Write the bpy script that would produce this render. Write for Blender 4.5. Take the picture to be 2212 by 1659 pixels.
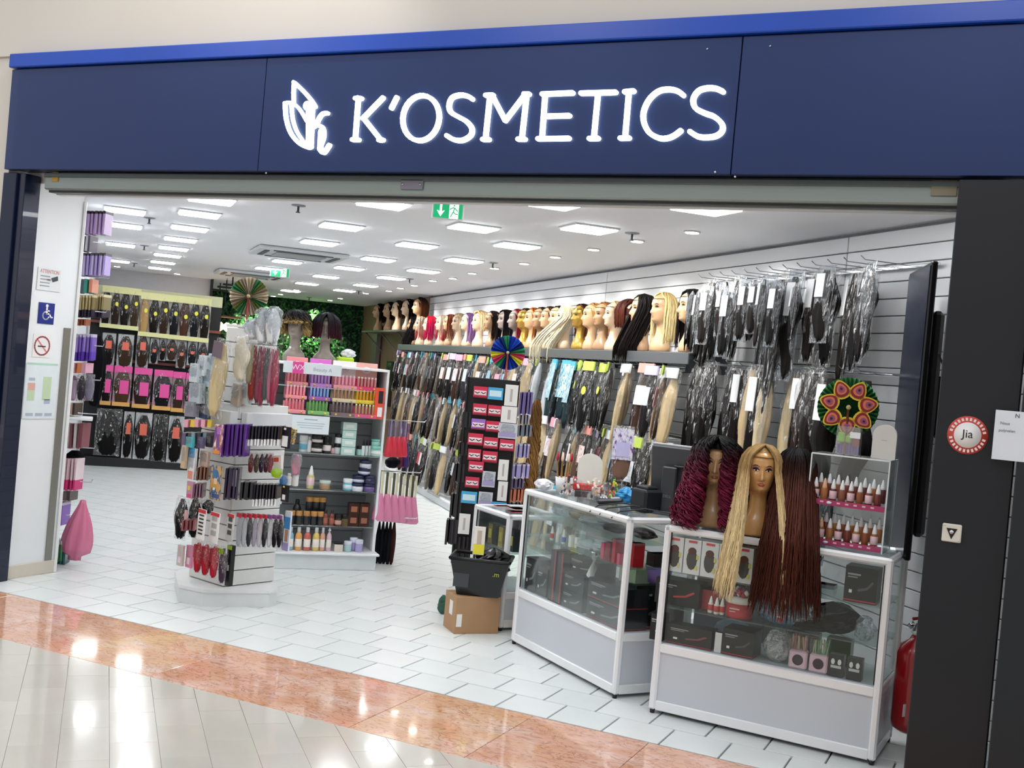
import bpy, math, random
import numpy as np
from mathutils import Vector, Matrix
random.seed(7); rng = np.random.default_rng(7)
for o in list(bpy.data.objects): bpy.data.objects.remove(o)
S = bpy.context.scene; COL = S.collection
# ------------------------------------------------------------------ camera
PW, PH, FP = 2212., 1659., 2412.9
YAW, PIT, ROL, HC = .4359, -.0131, .0893, 1.7
fw = Vector((-math.sin(YAW)*math.cos(PIT), math.cos(YAW)*math.cos(PIT), math.sin(PIT)))
rt = Vector((math.cos(YAW), math.sin(YAW), 0)); up = rt.cross(fw)
r2 = rt*math.cos(ROL)+up*math.sin(ROL); u2 = -rt*math.sin(ROL)+up*math.cos(ROL)
CP = Vector((0, 0, HC))
cam = bpy.data.objects.new('camera', bpy.data.cameras.new('camera')); COL.objects.link(cam)
cam.data.sensor_width = 36; cam.data.lens = FP/PW*36; cam.data.clip_start = .05
m = Matrix((r2, u2, -fw)).transposed().to_4x4(); m.translation = CP; cam.matrix_world = m
S.camera = cam
# ------------------------------------------------------------------ light
S.view_settings.view_transform = 'Standard'; S.view_settings.look = 'None'
S.view_settings.exposure = 0.15; S.view_settings.gamma = 1; S.view_settings.use_curve_mapping = False
S.cycles.transparent_max_bounces = 20
w = bpy.data.worlds.new('mall_air'); S.world = w; w.use_nodes = True
w.node_tree.nodes['Background'].inputs[0].default_value = (.93, .95, 1, 1)
w.node_tree.nodes['Background'].inputs[1].default_value = .95
PANEL_POWER = 16.0; SPOT_POWER = 50.0
def lamp(name, typ, loc, energy, color=(1, 1, 1), size=.3, aim=None, **k):
    l = bpy.data.lights.new(name, typ); l.energy = energy; l.color = color
    if typ == 'AREA': l.size = size; l.shape = k.get('shape', 'SQUARE'); l.size_y = k.get('size_y', size)
    if typ == 'SPOT': l.spot_size = k.get('cone', 1.2); l.spot_blend = .6; l.shadow_soft_size = .04
    o = bpy.data.objects.new(name, l); o.location = loc; COL.objects.link(o)
    if aim is not None: o.rotation_euler = (Vector(aim)-Vector(loc)).to_track_quat('-Z', 'Y').to_euler()
    return o
# mall ceiling lights in front of the shop
for i, x in enumerate((-7.5, -4.0, -.5)):
    lamp('mall_light', 'AREA', (x, 1.2, 5.2), 25, (1, .95, .88), 1.0, aim=(x-.2, 3.6, 0))
lamp('mall_downlight', 'SPOT', (-3.9, 4.25, 5.0), 70, (1, .97, .93), aim=(-4.4, 5.2, 3.6), cone=1.6)
# ------------------------------------------------------------------ pixel helpers (photo pixel -> point on a real surface)
def ray(px, py): return fw + r2*((px-PW/2)/FP) - u2*((py-PH/2)/FP)
def fl(px, py, z=0.):
    d = ray(px, py); return CP + d*((z-HC)/d.z)
def dp(px, py, D): return CP + ray(px, py)*D
def depth(P): return (Vector(P)-CP).dot(fw)
def pln(px, py, P, n):
    d = ray(px, py); return CP + d*((Vector(P)-CP).dot(n)/d.dot(n))
def zat(py, P):
    lo, hi = -1., 6.
    for _ in range(40):
        mm = (lo+hi)/2; q = Vector((P[0], P[1], mm))-CP
        y = PH/2-FP*q.dot(u2)/q.dot(fw)
        if y > py: lo = mm
        else: hi = mm
    return lo
WA = Vector((-.456, 6.393, 0)); WB = Vector((-8.611, 15.203, 0))
WU = (WB-WA).normalized(); WN = Vector((-WU.y, WU.x, 0)); WN = WN if WN.x < 0 else -WN
WT = math.atan2(-WU.y, -WU.x)                 # rotation of things that hang on the right wall and face the room
def wl(px, py, off):
    P = pln(px, py, WA+WN*off, WN); return (P-WA).dot(WU), P.z
def wp(t, off, z): return WA+WU*t+WN*off+Vector((0, 0, z))
def sp(a, b, z=0.): return Vector(((b-a)*.70711, (a+b)*.70711, z))
A45 = math.pi/4
# ------------------------------------------------------------------ materials
MC = {}
def rgb(c):
    if isinstance(c, str):
        v = [int(c[i:i+2], 16)/255 for i in (0, 2, 4)]
        return tuple(x/12.92 if x <= .04045 else ((x+.055)/1.055)**2.4 for x in v)
    return c
def nd(nt, t, **k):
    n = nt.nodes.new(t)
    for a, b in k.items(): setattr(n, a, b)
    return n
def base(name):
    mt = bpy.data.materials.new(name); mt.use_nodes = True; nt = mt.node_tree
    return mt, nt, nt.nodes['Principled BSDF']
def coords(nt, kind='Object', scale=(1, 1, 1)):
    tc = nd(nt, 'ShaderNodeTexCoord'); mp = nd(nt, 'ShaderNodeMapping'); mp.inputs['Scale'].default_value = scale
    nt.links.new(tc.outputs[kind], mp.inputs[0]); return mp.outputs[0]
def M(c, rough=.5, metal=0., var=.06, scale=12., bump=0., coat=0., spec=.5, stretch=(1, 1, 1), trans=0.):
    key = ('M', c, rough, metal, var, scale, bump, coat, spec, stretch, trans)
    if key in MC: return MC[key]
    mt, nt, b = base('surface'); col = rgb(c)
    b.inputs['Roughness'].default_value = rough; b.inputs['Metallic'].default_value = metal
    b.inputs['Coat Weight'].default_value = coat; b.inputs['Specular IOR Level'].default_value = spec
    if trans: b.inputs['Transmission Weight'].default_value = trans
    no = nd(nt, 'ShaderNodeTexNoise'); no.inputs['Scale'].default_value = scale; no.inputs['Detail'].default_value = 4
    nt.links.new(coords(nt, scale=stretch), no.inputs['Vector'])
    mx = nd(nt, 'ShaderNodeMix', data_type='RGBA')
    mx.inputs[6].default_value = (*[max(0, x*(1-var)) for x in col], 1); mx.inputs[7].default_value = (*[min(1, x*(1+var)) for x in col], 1)
    nt.links.new(no.outputs[0], mx.inputs[0]); nt.links.new(mx.outputs[2], b.inputs['Base Color'])
    if bump:
        bp = nd(nt, 'ShaderNodeBump'); bp.inputs['Strength'].default_value = bump; bp.inputs['Distance'].default_value = .01
        nt.links.new(no.outputs[0], bp.inputs['Height']); nt.links.new(bp.outputs[0], b.inputs['Normal'])
    MC[key] = mt; return mt
def EM(c, s):
    key = ('E', c, s)
    if key in MC: return MC[key]
    mt, nt, b = base('light_surface'); b.inputs['Base Color'].default_value = (*rgb(c), 1)
    b.inputs['Emission Color'].default_value = (*rgb(c), 1); b.inputs['Emission Strength'].default_value = s
    MC[key] = mt; return mt
def FILM(alpha=.22, tint='ffffff', white=.08, crinkle=1.0, scale=38, fr=.6):
    key = ('F', alpha, tint, white, crinkle, scale, fr)
    if key in MC: return MC[key]
    mt, nt, b = base('clear_film'); nt.nodes.remove(b); out = nt.nodes['Material Output']
    tr = nd(nt, 'ShaderNodeBsdfTransparent'); tr.inputs[0].default_value = (*rgb(tint), 1)
    gl = nd(nt, 'ShaderNodeBsdfGlossy'); gl.inputs['Roughness'].default_value = .07
    df = nd(nt, 'ShaderNodeBsdfDiffuse'); df.inputs[0].default_value = (*rgb(tint), 1)
    lw = nd(nt, 'ShaderNodeLayerWeight'); lw.inputs[0].default_value = .25
    ma = nd(nt, 'ShaderNodeMath', operation='MULTIPLY_ADD'); ma.inputs[1].default_value = fr; ma.inputs[2].default_value = alpha; ma.use_clamp = True
    m1 = nd(nt, 'ShaderNodeMixShader'); m2 = nd(nt, 'ShaderNodeMixShader'); m1.inputs[0].default_value = white
    L = nt.links.new
    L(lw.outputs['Fresnel'], ma.inputs[0]); L(ma.outputs[0], m2.inputs[0])
    L(tr.outputs[0], m1.inputs[1]); L(df.outputs[0], m1.inputs[2]); L(m1.outputs[0], m2.inputs[1]); L(gl.outputs[0], m2.inputs[2]); L(m2.outputs[0], out.inputs[0])
    if crinkle:
        no = nd(nt, 'ShaderNodeTexNoise'); no.inputs['Scale'].default_value = scale; no.inputs['Detail'].default_value = 3
        L(coords(nt), no.inputs['Vector']); bp = nd(nt, 'ShaderNodeBump'); bp.inputs['Strength'].default_value = crinkle; bp.inputs['Distance'].default_value = .06
        L(no.outputs[0], bp.inputs['Height']); L(bp.outputs[0], gl.inputs['Normal']); L(bp.outputs[0], lw.inputs['Normal'])
        n3 = nd(nt, 'ShaderNodeTexNoise'); n3.inputs['Scale'].default_value = scale*.8; n3.inputs['Detail'].default_value = 3; n3.inputs['Distortion'].default_value = 1.2
        L(no.inputs['Vector'].links[0].from_socket, n3.inputs['Vector'])       # milky creases, whitened to paint in the sparkle of light on crumpled plastic
        rg = nd(nt, 'ShaderNodeMapRange'); rg.inputs[1].default_value = .585; rg.inputs[2].default_value = .66; rg.inputs[3].default_value = white; rg.inputs[4].default_value = white+.62*crinkle
        L(n3.outputs[0], rg.inputs[0]); L(rg.outputs[0], m1.inputs[0])
    MC[key] = mt; return mt
GLASS = FILM(.03, 'fafdfc', .0, 0, fr=.25); ACRYL = FILM(.08, 'f8fbfb', .05, 0, fr=.4)
def HAIR(attr=True, c='1a1414', rough=.38):
    key = ('H', attr, c, rough)
    if key in MC: return MC[key]
    mt, nt, b = base('hair_fibre'); L = nt.links.new
    b.inputs['Roughness'].default_value = rough+.06; b.inputs['Specular IOR Level'].default_value = .10
    no = nd(nt, 'ShaderNodeTexNoise'); no.inputs['Scale'].default_value = 60; no.inputs['Detail'].default_value = 3
    L(coords(nt, scale=(6, 6, .18)), no.inputs['Vector'])
    rm = nd(nt, 'ShaderNodeMapRange'); rm.inputs[3].default_value = .55; rm.inputs[4].default_value = 1.5; L(no.outputs[0], rm.inputs[0])
    mx = nd(nt, 'ShaderNodeMix', data_type='RGBA', blend_type='MULTIPLY'); mx.inputs[0].default_value = 1
    if attr:
        at = nd(nt, 'ShaderNodeAttribute', attribute_name='Col'); L(at.outputs['Color'], mx.inputs[6])
    else: mx.inputs[6].default_value = (*rgb(c), 1)
    L(rm.outputs[0], mx.inputs[7]); L(mx.outputs[2], b.inputs['Base Color'])
    bp = nd(nt, 'ShaderNodeBump'); bp.inputs['Strength'].default_value = .5; bp.inputs['Distance'].default_value = .004
    L(no.outputs[0], bp.inputs['Height']); L(bp.outputs[0], b.inputs['Normal'])
    MC[key] = mt; return mt
def PRINT(c1, c2, c3, scale=14., rough=.3, seed=0., mid=.5):
    """flat print on packaging: patches of three colours"""
    key = ('P', c1, c2, c3, scale, rough, seed, mid)
    if key in MC: return MC[key]
    mt, nt, b = base('printed_card'); L = nt.links.new
    b.inputs['Roughness'].default_value = rough; b.inputs['Coat Weight'].default_value = .3
    mp = coords(nt); nt.nodes['Mapping'].inputs['Location'].default_value = (seed, seed*.7, seed*1.3)
    no = nd(nt, 'ShaderNodeTexNoise'); no.inputs['Scale'].default_value = scale; no.inputs['Detail'].default_value = 1.5
    L(mp, no.inputs['Vector']); cr = nd(nt, 'ShaderNodeValToRGB'); cr.color_ramp.interpolation = 'CONSTANT'
    e = cr.color_ramp.elements; e[0].position = 0; e[0].color = (*rgb(c1), 1); e[1].position = mid; e[1].color = (*rgb(c2), 1)
    q = e.new(mid+.1); q.color = (*rgb(c3), 1)
    L(no.outputs[0], cr.inputs[0]); L(cr.outputs[0], b.inputs['Base Color'])
    MC[key] = mt; return mt
WHITE = M('eef0f2', .35); ALU = M('eceff2', .3, .25, .02); BLACK = M('0c0d10', .4); CHROME = M('c8ccd0', .18, 1., .02)
# ------------------------------------------------------------------ mesh builder
class MB:
    def __init__(s): s.v = []; s.f = []; s.mi = []; s.sm = []
    def add(s, vs, fs, mi=0, sm=False):
        n = len(s.v); s.v += [tuple(v) for v in vs]; s.f += [tuple(i+n for i in f) for f in fs]; s.mi += [mi]*len(fs); s.sm += [sm]*len(fs); return s
    def box(s, c, d, rot=None, mi=0, bev=0.):
        x, y, z = d[0]/2, d[1]/2, d[2]/2; c = Vector(c); b = min(bev, x*.9, y*.9, z*.9)
        if b <= 0:
            vs = [Vector((i*x, j*y, k*z)) for i in (-1, 1) for j in (-1, 1) for k in (-1, 1)]
            fs = [(0, 1, 3, 2), (4, 6, 7, 5), (0, 4, 5, 1), (2, 3, 7, 6), (0, 2, 6, 4), (1, 5, 7, 3)]
        else:
            vs = []; ix = {}
            for i in (-1, 1):
                for j in (-1, 1):
                    for k in (-1, 1):
                        for a in range(3):
                            p = [i*(x-b), j*(y-b), k*(z-b)]; p[a] = (i*x, j*y, k*z)[a]
                            ix[(i, j, k, a)] = len(vs); vs.append(Vector(p))
            fs = []
            for a in range(3):
                o1, o2 = [q for q in range(3) if q != a]
                for sg in (-1, 1):
                    cyc = []
                    for (p, q) in ((-1, -1), (1, -1), (1, 1), (-1, 1)):
                        k = [0, 0, 0]; k[a] = sg; k[o1] = p; k[o2] = q; cyc.append(ix[(*k, a)])
                    if (sg > 0) ^ (a == 1): fs.append(tuple(cyc))
                    else: fs.append(tuple(reversed(cyc)))
                for p in (-1, 1):
                    for q in (-1, 1):
                        k1 = [0, 0, 0]; k1[a] = -1; k1[o1] = p; k1[o2] = q; k2 = list(k1); k2[a] = 1
                        fs.append((ix[(*k1, o1)], ix[(*k2, o1)], ix[(*k2, o2)], ix[(*k1, o2)]))
            for i in (-1, 1):
                for j in (-1, 1):
                    for k in (-1, 1): fs.append(tuple(ix[(i, j, k, a)] for a in range(3)))
        if rot is not None: vs = [rot @ v for v in vs]
        return s.add([v+c for v in vs], fs, mi)
    def tube(s, pts, r, n=8, mi=0, cap=True, sm=True):
        pts = [Vector(p) for p in pts]; rs = r if hasattr(r, '__len__') else [r]*len(pts); vs = []; fs = []
        ref = Vector((0, 0, 1))
        for i, p in enumerate(pts):
            t = (pts[min(i+1, len(pts)-1)]-pts[max(i-1, 0)]).normalized()
            a = t.cross(ref)
            if a.length < .05: a = t.cross(Vector((1, 0, 0)))
            a.normalize(); b = t.cross(a)
            vs += [p+(a*math.cos(2*math.pi*k/n)+b*math.sin(2*math.pi*k/n))*rs[i] for k in range(n)]
        for i in range(len(pts)-1):
            for k in range(n): fs.append((i*n+k, i*n+(k+1) % n, (i+1)*n+(k+1) % n, (i+1)*n+k))
        if cap: fs += [tuple(range(n)), tuple(reversed(range((len(pts)-1)*n, len(pts)*n)))]
        return s.add(vs, fs, mi, sm)
    def lathe(s, prof, n=16, c=(0, 0, 0), sx=1., sy=1., mi=0, sm=True, fold=0., nf=6):
        vs = []; fs = []; c = Vector(c)
        for i, (r, z) in enumerate(prof):
            for k in range(n):
                a = 2*math.pi*k/n; q = r*(1+fold*(i/(len(prof)-1))*math.sin(a*nf))
                vs.append(c+Vector((q*math.cos(a)*sx, q*math.sin(a)*sy, z)))
        for i in range(len(prof)-1):
            for k in range(n): fs.append((i*n+k, i*n+(k+1) % n, (i+1)*n+(k+1) % n, (i+1)*n+k))
        fs += [tuple(reversed(range(n))), tuple(range((len(prof)-1)*n, len(prof)*n))]
        return s.add(vs, fs, mi, sm)
    def prism(s, poly, d0, d1, mi=0, ax='y'):
        """polygon in (x,z) extruded along y from d0 (front) to d1"""
        n = len(poly)
        f = (lambda p, d: (p[0], d, p[1])) if ax == 'y' else (lambda p, d: (p[0], p[1], d))
        vs = [f(p, d0) for p in poly]+[f(p, d1) for p in poly]
        fs = [tuple(range(n)), tuple(reversed(range(n, 2*n)))]+[(i, i+n, (i+1) % n+n, (i+1) % n) for i in range(n)]
        return s.add(vs, fs, mi)
    def stroke(s, pts, w, d0, d1, mi=0, rnd=True):
        """flat band with round ends in the xz plane"""
        for (a, b) in zip(pts[:-1], pts[1:]):
            a = Vector(a); b = Vector(b); t = b-a
            if t.length < 1e-6: continue
            an = math.atan2(t.y, t.x); poly = []
            for e, c0 in ((b, an-math.pi/2), (a, an+math.pi/2)):
                k = 6 if rnd else 1
                for i in range(k+1): q = c0+math.pi*i/k; poly.append((e.x+math.cos(q)*w/2, e.y+math.sin(q)*w/2))
            s.prism(poly, d0, d1, mi)
        return s
    def mesh(s, mats, name='m'):
        me = bpy.data.meshes.new(name); me.from_pydata(s.v, [], s.f)
        for x in (mats if isinstance(mats, (list, tuple)) else [mats]): me.materials.append(x)
        me.polygons.foreach_set('material_index', s.mi); me.polygons.foreach_set('use_smooth', s.sm); me.update(); return me
    def obj(s, name, mats, parent=None, loc=None, rz=0.):
        return ob(name, s.mesh(mats, name), parent, loc, rz)
def ob(name, me, parent=None, loc=None, rz=0.):
    o = bpy.data.objects.new(name, me); COL.objects.link(o)
    if parent is not None: o.parent = parent
    if loc is not None: o.location = loc
    o.rotation_euler.z = rz; return o
LONG = []
def tag(o, label, cat, group=None):
    if len(label.split()) > 16: LONG.append(label)
    o['label'] = label; o['category'] = cat
    if group: o['group'] = group
    return o
def thing(name, label, cat, loc=(0, 0, 0), rz=0., group=None):
    return tag(ob(name, None, None, loc, rz), label, cat, group)
def struct(o): o['kind'] = 'structure'; return o
def stuff(o): o['kind'] = 'stuff'; return o
def dup(r, loc=None, rz=None, label=None, group=None, scale=None):
    c = r.copy(); COL.objects.link(c)
    if loc is not None: c.location = loc
    if rz is not None: c.rotation_euler.z = rz
    if scale is not None: c.scale = scale if hasattr(scale, '__len__') else (scale,)*3
    if label: c['label'] = label
    if group: c['group'] = group
    for ch in r.children:
        d = ch.copy(); COL.objects.link(d); d.parent = c
        for g in ch.children: e = g.copy(); COL.objects.link(e); e.parent = d
    return c
ORD = 'first second third fourth fifth sixth seventh eighth ninth tenth eleventh twelfth thirteenth fourteenth fifteenth sixteenth seventeenth eighteenth nineteenth twentieth'.split()
TENS = {2: 'twenty', 3: 'thirty', 4: 'forty', 5: 'fifty', 6: 'sixty', 7: 'seventy'}
def nth(i):
    if i < 20: return ORD[i]
    t, u = divmod(i+1, 10); return TENS[t]+('-'+ORD[u-1] if u else 'th').replace('ythirty', 'thirty') if u else TENS[t][:-1]+'ieth'
def pos(i, n, what='from the left'): return 'leftmost' if i == 0 and what == 'from the left' else nth(i)+' '+what
def text(body, size, mat, parent, loc, name='lettering', depth=.0008, align='CENTER', rz=0., shear=0, sx=1.):
    cu = bpy.data.curves.new('txt', 'FONT'); cu.body = body; cu.size = size; cu.extrude = depth; cu.align_x = align; cu.align_y = 'CENTER'; cu.resolution_u = 3; cu.shear = shear
    t = bpy.data.objects.new('txt', cu); COL.objects.link(t)
    dg = bpy.context.evaluated_depsgraph_get(); me = bpy.data.meshes.new_from_object(t.evaluated_get(dg)); bpy.data.objects.remove(t)
    me.transform(Matrix.Rotation(math.pi/2, 4, 'X') @ Matrix.Scale(sx, 4, (1, 0, 0))); me.materials.clear(); me.materials.append(mat)
    return ob(name, me, parent, loc, rz)
def face_cam(P):  # z rotation that turns local -Y to the viewer's side
    return math.atan2(-P[0], P[1])
# ================================================================== SETTING
CZ = 2.72; FY = 5.2
tile_m = [M(c, .34, 0, .05, 5, .02) for c in ('dce1e0', 'd9dfde', 'dfe3e2', 'd7dddc')]
grout = M('7f8684', .8)
def slab(): return MB().box((0, 0, -.01), (1, 1, .02), bev=.006)
# shop floor: running-bond tiles parallel to the shop front
sub = struct(MB().box((-9, 14.1, -.026), (26, 18, .02)).obj('floor', grout))
TW, TD = .2875, .2712; TX0, TY0 = -1.456, 5.112
tmesh = []
for mt in tile_m: tmesh.append(MB().box((0, 0, -.008), (TW-.009, TD-.009, .016), bev=.002).mesh(mt, 'tile'))
sh = [0, -.135, .02, -.11, .05]
cand = []; rest = []
for j in range(0, 64):
    y = TY0+(j+.5)*TD; off = (sh[j] if j < 5 else (0 if j % 2 == 0 else -.14))
    for i in range(-60, 12):
        x = TX0+off+(i+.5)*TW
        q = Vector((x, y, 0))-CP; zz = q.dot(fw); px = PW/2+FP*q.dot(r2)/zz
        if px < -160 or px > PW+160 or x > .6: continue
        (cand if len(cand) < 300 and j < 15 else rest).append((x, y))
for k, (x, y) in enumerate(cand):
    o = ob('tile', tmesh[(k*7+k//5) % 4], sub, (x, y, random.uniform(-.0006, .0006)))
mb = MB()
for (x, y) in rest: mb.box((x, y, -.008), (TW-.006, TD-.006, .016))
if rest: stuff(mb.obj('tile_field', tile_m[0], sub))
# marble border
def marble_mat(k):
    mt, nt, b = base('veined_marble'); L = nt.links.new
    mp = coords(nt, scale=(.8, 1.7, 1)); nt.nodes['Mapping'].inputs['Location'].default_value = (k*3.1, k*1.7, 0)
    n1 = nd(nt, 'ShaderNodeTexNoise'); n1.inputs['Scale'].default_value = 3.5; n1.inputs['Detail'].default_value = 6
    n2 = nd(nt, 'ShaderNodeTexNoise'); n2.inputs['Scale'].default_value = 11; n2.inputs['Detail'].default_value = 3; n2.inputs['Distortion'].default_value = 1.6
    L(mp, n1.inputs['Vector']); L(mp, n2.inputs['Vector'])
    c1 = nd(nt, 'ShaderNodeValToRGB'); e = c1.color_ramp.elements
    e[0].position = .3; e[0].color = (*rgb('dca680'), 1); e[1].position = .72; e[1].color = (*rgb('e8cabc'), 1); q = e.new(.5); q.color = (*rgb('e2b692' if k % 2 else 'dfae96'), 1)
    c2 = nd(nt, 'ShaderNodeValToRGB'); e = c2.color_ramp.elements
    e[0].position = .45; e[0].color = (1, 1, 1, 1); e[1].position = .535; e[1].color = (1, 1, 1, 1); q = e.new(.492); q.color = (.5, .31, .22, 1)
    mx = nd(nt, 'ShaderNodeMix', data_type='RGBA', blend_type='MULTIPLY'); mx.inputs[0].default_value = .7
    L(n1.outputs[0], c1.inputs[0]); L(n2.outputs[0], c2.inputs[0]); L(c1.outputs[0], mx.inputs[6]); L(c2.outputs[0], mx.inputs[7]); L(mx.outputs[2], b.inputs['Base Color'])
    b.inputs['Roughness'].default_value = .08; b.inputs['Coat Weight'].default_value = .4; return mt
mar = [marble_mat(k) for k in range(3)]
bor = struct(MB().box((-5.5, 4.735, -.026), (14, .77, .02)).obj('trim_1', grout))
for i in range(24):
    x = -12+.6*i
    if x > 1.2: break
    MB().box((0, 0, -.008), (.597, .742, .016), bev=.002).obj('marble_slab', mar[i % 3], bor, (x, 4.731, 0))
# mall floor: polished small tiles laid at 45 degrees
mf = struct(MB().box((-3, 0, -.026), (22, 8.7, .02)).obj('floor', M('bdb8ad', .5)))
mt4 = [M(c, .12, 0, .05, 6, 0, .3) for c in ('cdc9bf', 'cac6bc', 'd0ccc3')]
mm = [MB().box((0, 0, -.008), (.3903, .1946, .016), bev=.0006).mesh(q, 'tile') for q in mt4]
k = 0
for i in range(-40, 40):
    for j in range(-30, 60):
        s1 = 1.03/1.4142+(i+.5)*.1956; s2 = 6.62/1.4142+(j+.5*(i % 2)+.5)*.3912   # (x+y), (y-x)
        x = (s1-s2)*.70711; y = (s1+s2)*.70711
        if y > 4.348-.205 or y < .6: continue
        q = Vector((x, y, 0))-CP; zz = q.dot(fw)
        if zz < .5: continue
        px = PW/2+FP*q.dot(r2)/zz; py = PH/2-FP*q.dot(u2)/zz
        if -250 < px < PW+200 and py < PH+200: ob('tile', mm[(i*3+j*5) % 3], mf, (x, y, 0), -A45); k += 1
mb = MB()
for i in range(-40, 40):    # cut tiles against the border
    for j in range(-30, 60):
        s1 = 1.03/1.4142+(i+.5)*.1956; s2 = 6.62/1.4142+(j+.5*(i % 2)+.5)*.3912
        x = (s1-s2)*.70711; y = (s1+s2)*.70711
        if not (4.143 < y < 4.36+.21) or not -8 < x < 2: continue
        cs = [Vector((x, y))+Vector(((a-b)*.70711, -(a+b)*.70711)) for a, b in ((-.1947, -.0967), (.1947, -.0967), (.1947, .0967), (-.1947, .0967))]
        poly = []
        for a in range(4):
            p, q = cs[a], cs[(a+1) % 4]
            if p.y <= 4.355: poly.append(p)
            if (p.y <= 4.355) != (q.y <= 4.355): poly.append(p.lerp(q, (4.355-p.y)/(q.y-p.y)))
        if len(poly) > 2: mb.prism([tuple(p) for p in poly], 0, -.016, ax='z')
stuff(mb.obj('cut_tiles', mt4[0], mf))
# upper mall wall, blue beam, fascia
cream = M('d3cdc3', .6, 0, .03, 2)
struct(MB().box((-4, FY+.2, 4.75), (14, .3, 2.56)).obj('wall_front', cream))
struct(MB().box((-8.2, FY+.22, 1.75), (3.88, .3, 3.45)).obj('wall_left', cream))
struct(MB().box((-4, -3.2, 3), (24, .2, 6)).obj('wall_mall', M('d8d2c8', .6)))
blue = M('0d47b4', .3, 0, .12, 3)
struct(MB().box((-1.9, FY+.03, 3.415), (8.65, .12, .09), bev=.006).obj('trim_2', blue))
sign = thing('shop_sign', 'dark navy fascia board with glowing white shop name over the entrance', 'sign', (0, FY, 0))
navy = M('1c3162', .42, .45, .05, 3, 0, .3)
jx = (-6.225, pln(566, 250, (0, FY, 0), Vector((0, 1, 0))).x, pln(1590, 240, (0, FY, 0), Vector((0, 1, 0))).x, 2.4)
for a, b in zip(jx[:-1], jx[1:]):
    MB().box(((a+b)/2, .03, 3.038), (b-a-.004, .06, .654), bev=.003).obj('sign_panel', navy, sign)
MB().box((-1.9, .12, 3.04), (8.6, .1, .64)).obj('backing', BLACK, sign)
GLOW = EM('fbfff4', 2.6)
def spt(cx, cy, ox, oy=120, k=3.687):
    P = pln(ox+cx/k, oy+cy/k, (0, FY-.03, 0), Vector((0, 1, 0))); return (P.x, P.z)
A_ = lambda *p: [spt(a, b, 560) for a, b in p]
B_ = lambda *p: [spt(a, b, 1100) for a, b in p]
def ell(cx, cy, rx, ry, n=30, sk=.06):
    return [(cx+rx*math.cos(2*math.pi*i/n)-sk*ry*math.sin(2*math.pi*i/n), cy+ry*math.sin(2*math.pi*i/n)) for i in range(n+1)]
def arcs(pts, n=5):   # catmull-rom smoothing
    p = [pts[0]]+list(pts)+[pts[-1]]; out = []
    for i in range(1, len(p)-2):
        for k in range(n):
            t = k/n; q = []
            for c in (0, 1): a, b, d, e = p[i-1][c], p[i][c], p[i+1][c], p[i+2][c]; q.append(.5*(2*b+(d-a)*t+(2*a-5*b+4*d-e)*t*t+(3*b-a-3*d+e)*t**3))
            out.append(tuple(q))
    return out+[pts[-1]]
LET = [
 [A_((775, 330), (750, 665)), A_((752, 335), (800, 335)), A_((728, 665), (778, 665)), A_((972, 330), (812, 495)), A_((818, 495), (955, 668)), A_((940, 668), (972, 666))],
 [A_((1082, 328), (1040, 412))],
 [A_(*ell(1275, 492, 145, 180))],
 [A_(*arcs([(1685, 340), (1650, 318), (1590, 308), (1525, 330), (1500, 390), (1515, 445), (1580, 485), (1640, 520), (1682, 575), (1672, 630), (1610, 668), (1540, 665), (1482, 632)]))],
 [A_((1825, 315), (1790, 655)), A_((1792, 310), (1850, 308)), A_((1768, 662), (1818, 662)), A_((1845, 315), (1948, 512)), A_((1948, 512), (2105, 305)), A_((2118, 310), (2080, 655)), A_((2098, 300), (2138, 300)), A_((2050, 660), (2105, 660))],
 [B_((275, 300), (250, 650)), B_((252, 300), (495, 290)), B_((268, 477), (468, 472)), B_((218, 657), (465, 653))],
 [B_((562, 293), (838, 285)), B_((697, 295), (663, 650)), B_((628, 655), (698, 653))],
 [B_((943, 285), (913, 645)), B_((910, 282), (982, 275)), B_((875, 652), (945, 650))],
 [B_(*arcs([(1378, 308), (1330, 275), (1260, 262), (1180, 278), (1105, 345), (1062, 440), (1065, 530), (1110, 610), (1190, 652), (1260, 650), (1315, 625), (1358, 592)]))],
 [B_(*arcs([(1695, 280), (1640, 256), (1570, 252), (1500, 275), (1458, 340), (1475, 410), (1550, 452), (1625, 480), (1685, 535), (1690, 590), (1645, 632), (1570, 645), (1495, 638), (1432, 600)]))]]
for st in LET:
    mb = MB()
    for p in st: mb.stroke(p, .0235, -.022, 0)
    mb.obj('letter', GLOW, sign)
mb = MB()
for p, wd in ((arcs([(262, 205), (340, 280), (400, 350), (432, 400)]), .034), ([(262, 205), (258, 290), (260, 390)], .03), (arcs([(190, 375), (200, 500), (235, 610), (300, 690), (370, 728), (400, 722)]), .034),
              (arcs([(190, 372), (245, 370), (305, 420), (365, 520)]), .026), (arcs([(240, 385), (252, 500), (285, 600), (345, 690)]), .026), ([(372, 395), (378, 400)], .095), ([(385, 430), (385, 700)], .062), ([(408, 400), (395, 715)], .045),
              (arcs([(530, 452), (490, 460), (460, 500), (440, 545), (405, 570)]), .036), (arcs([(440, 545), (490, 570), (498, 640), (470, 730), (500, 768), (545, 708)]), .04), ([(478, 600), (470, 740)], .05)):
    mb.stroke(A_(*p), wd*.56, -.022, 0)
mb.obj('lotus_emblem', GLOW, sign)
for i, (px, py) in enumerate(((1528, 105), (1664, 99), (1545, 372), (1588, 382), (575, 374))):
    P = pln(px, py, (0, FY-.002, 0), Vector((0, 1, 0))); MB().lathe([(.005, -.003), (.005, .003)], 8, (0, 0, 0)).obj('screw', CHROME, sign, (P.x, -.002, P.z)).rotation_euler.x = math.pi/2
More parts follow.
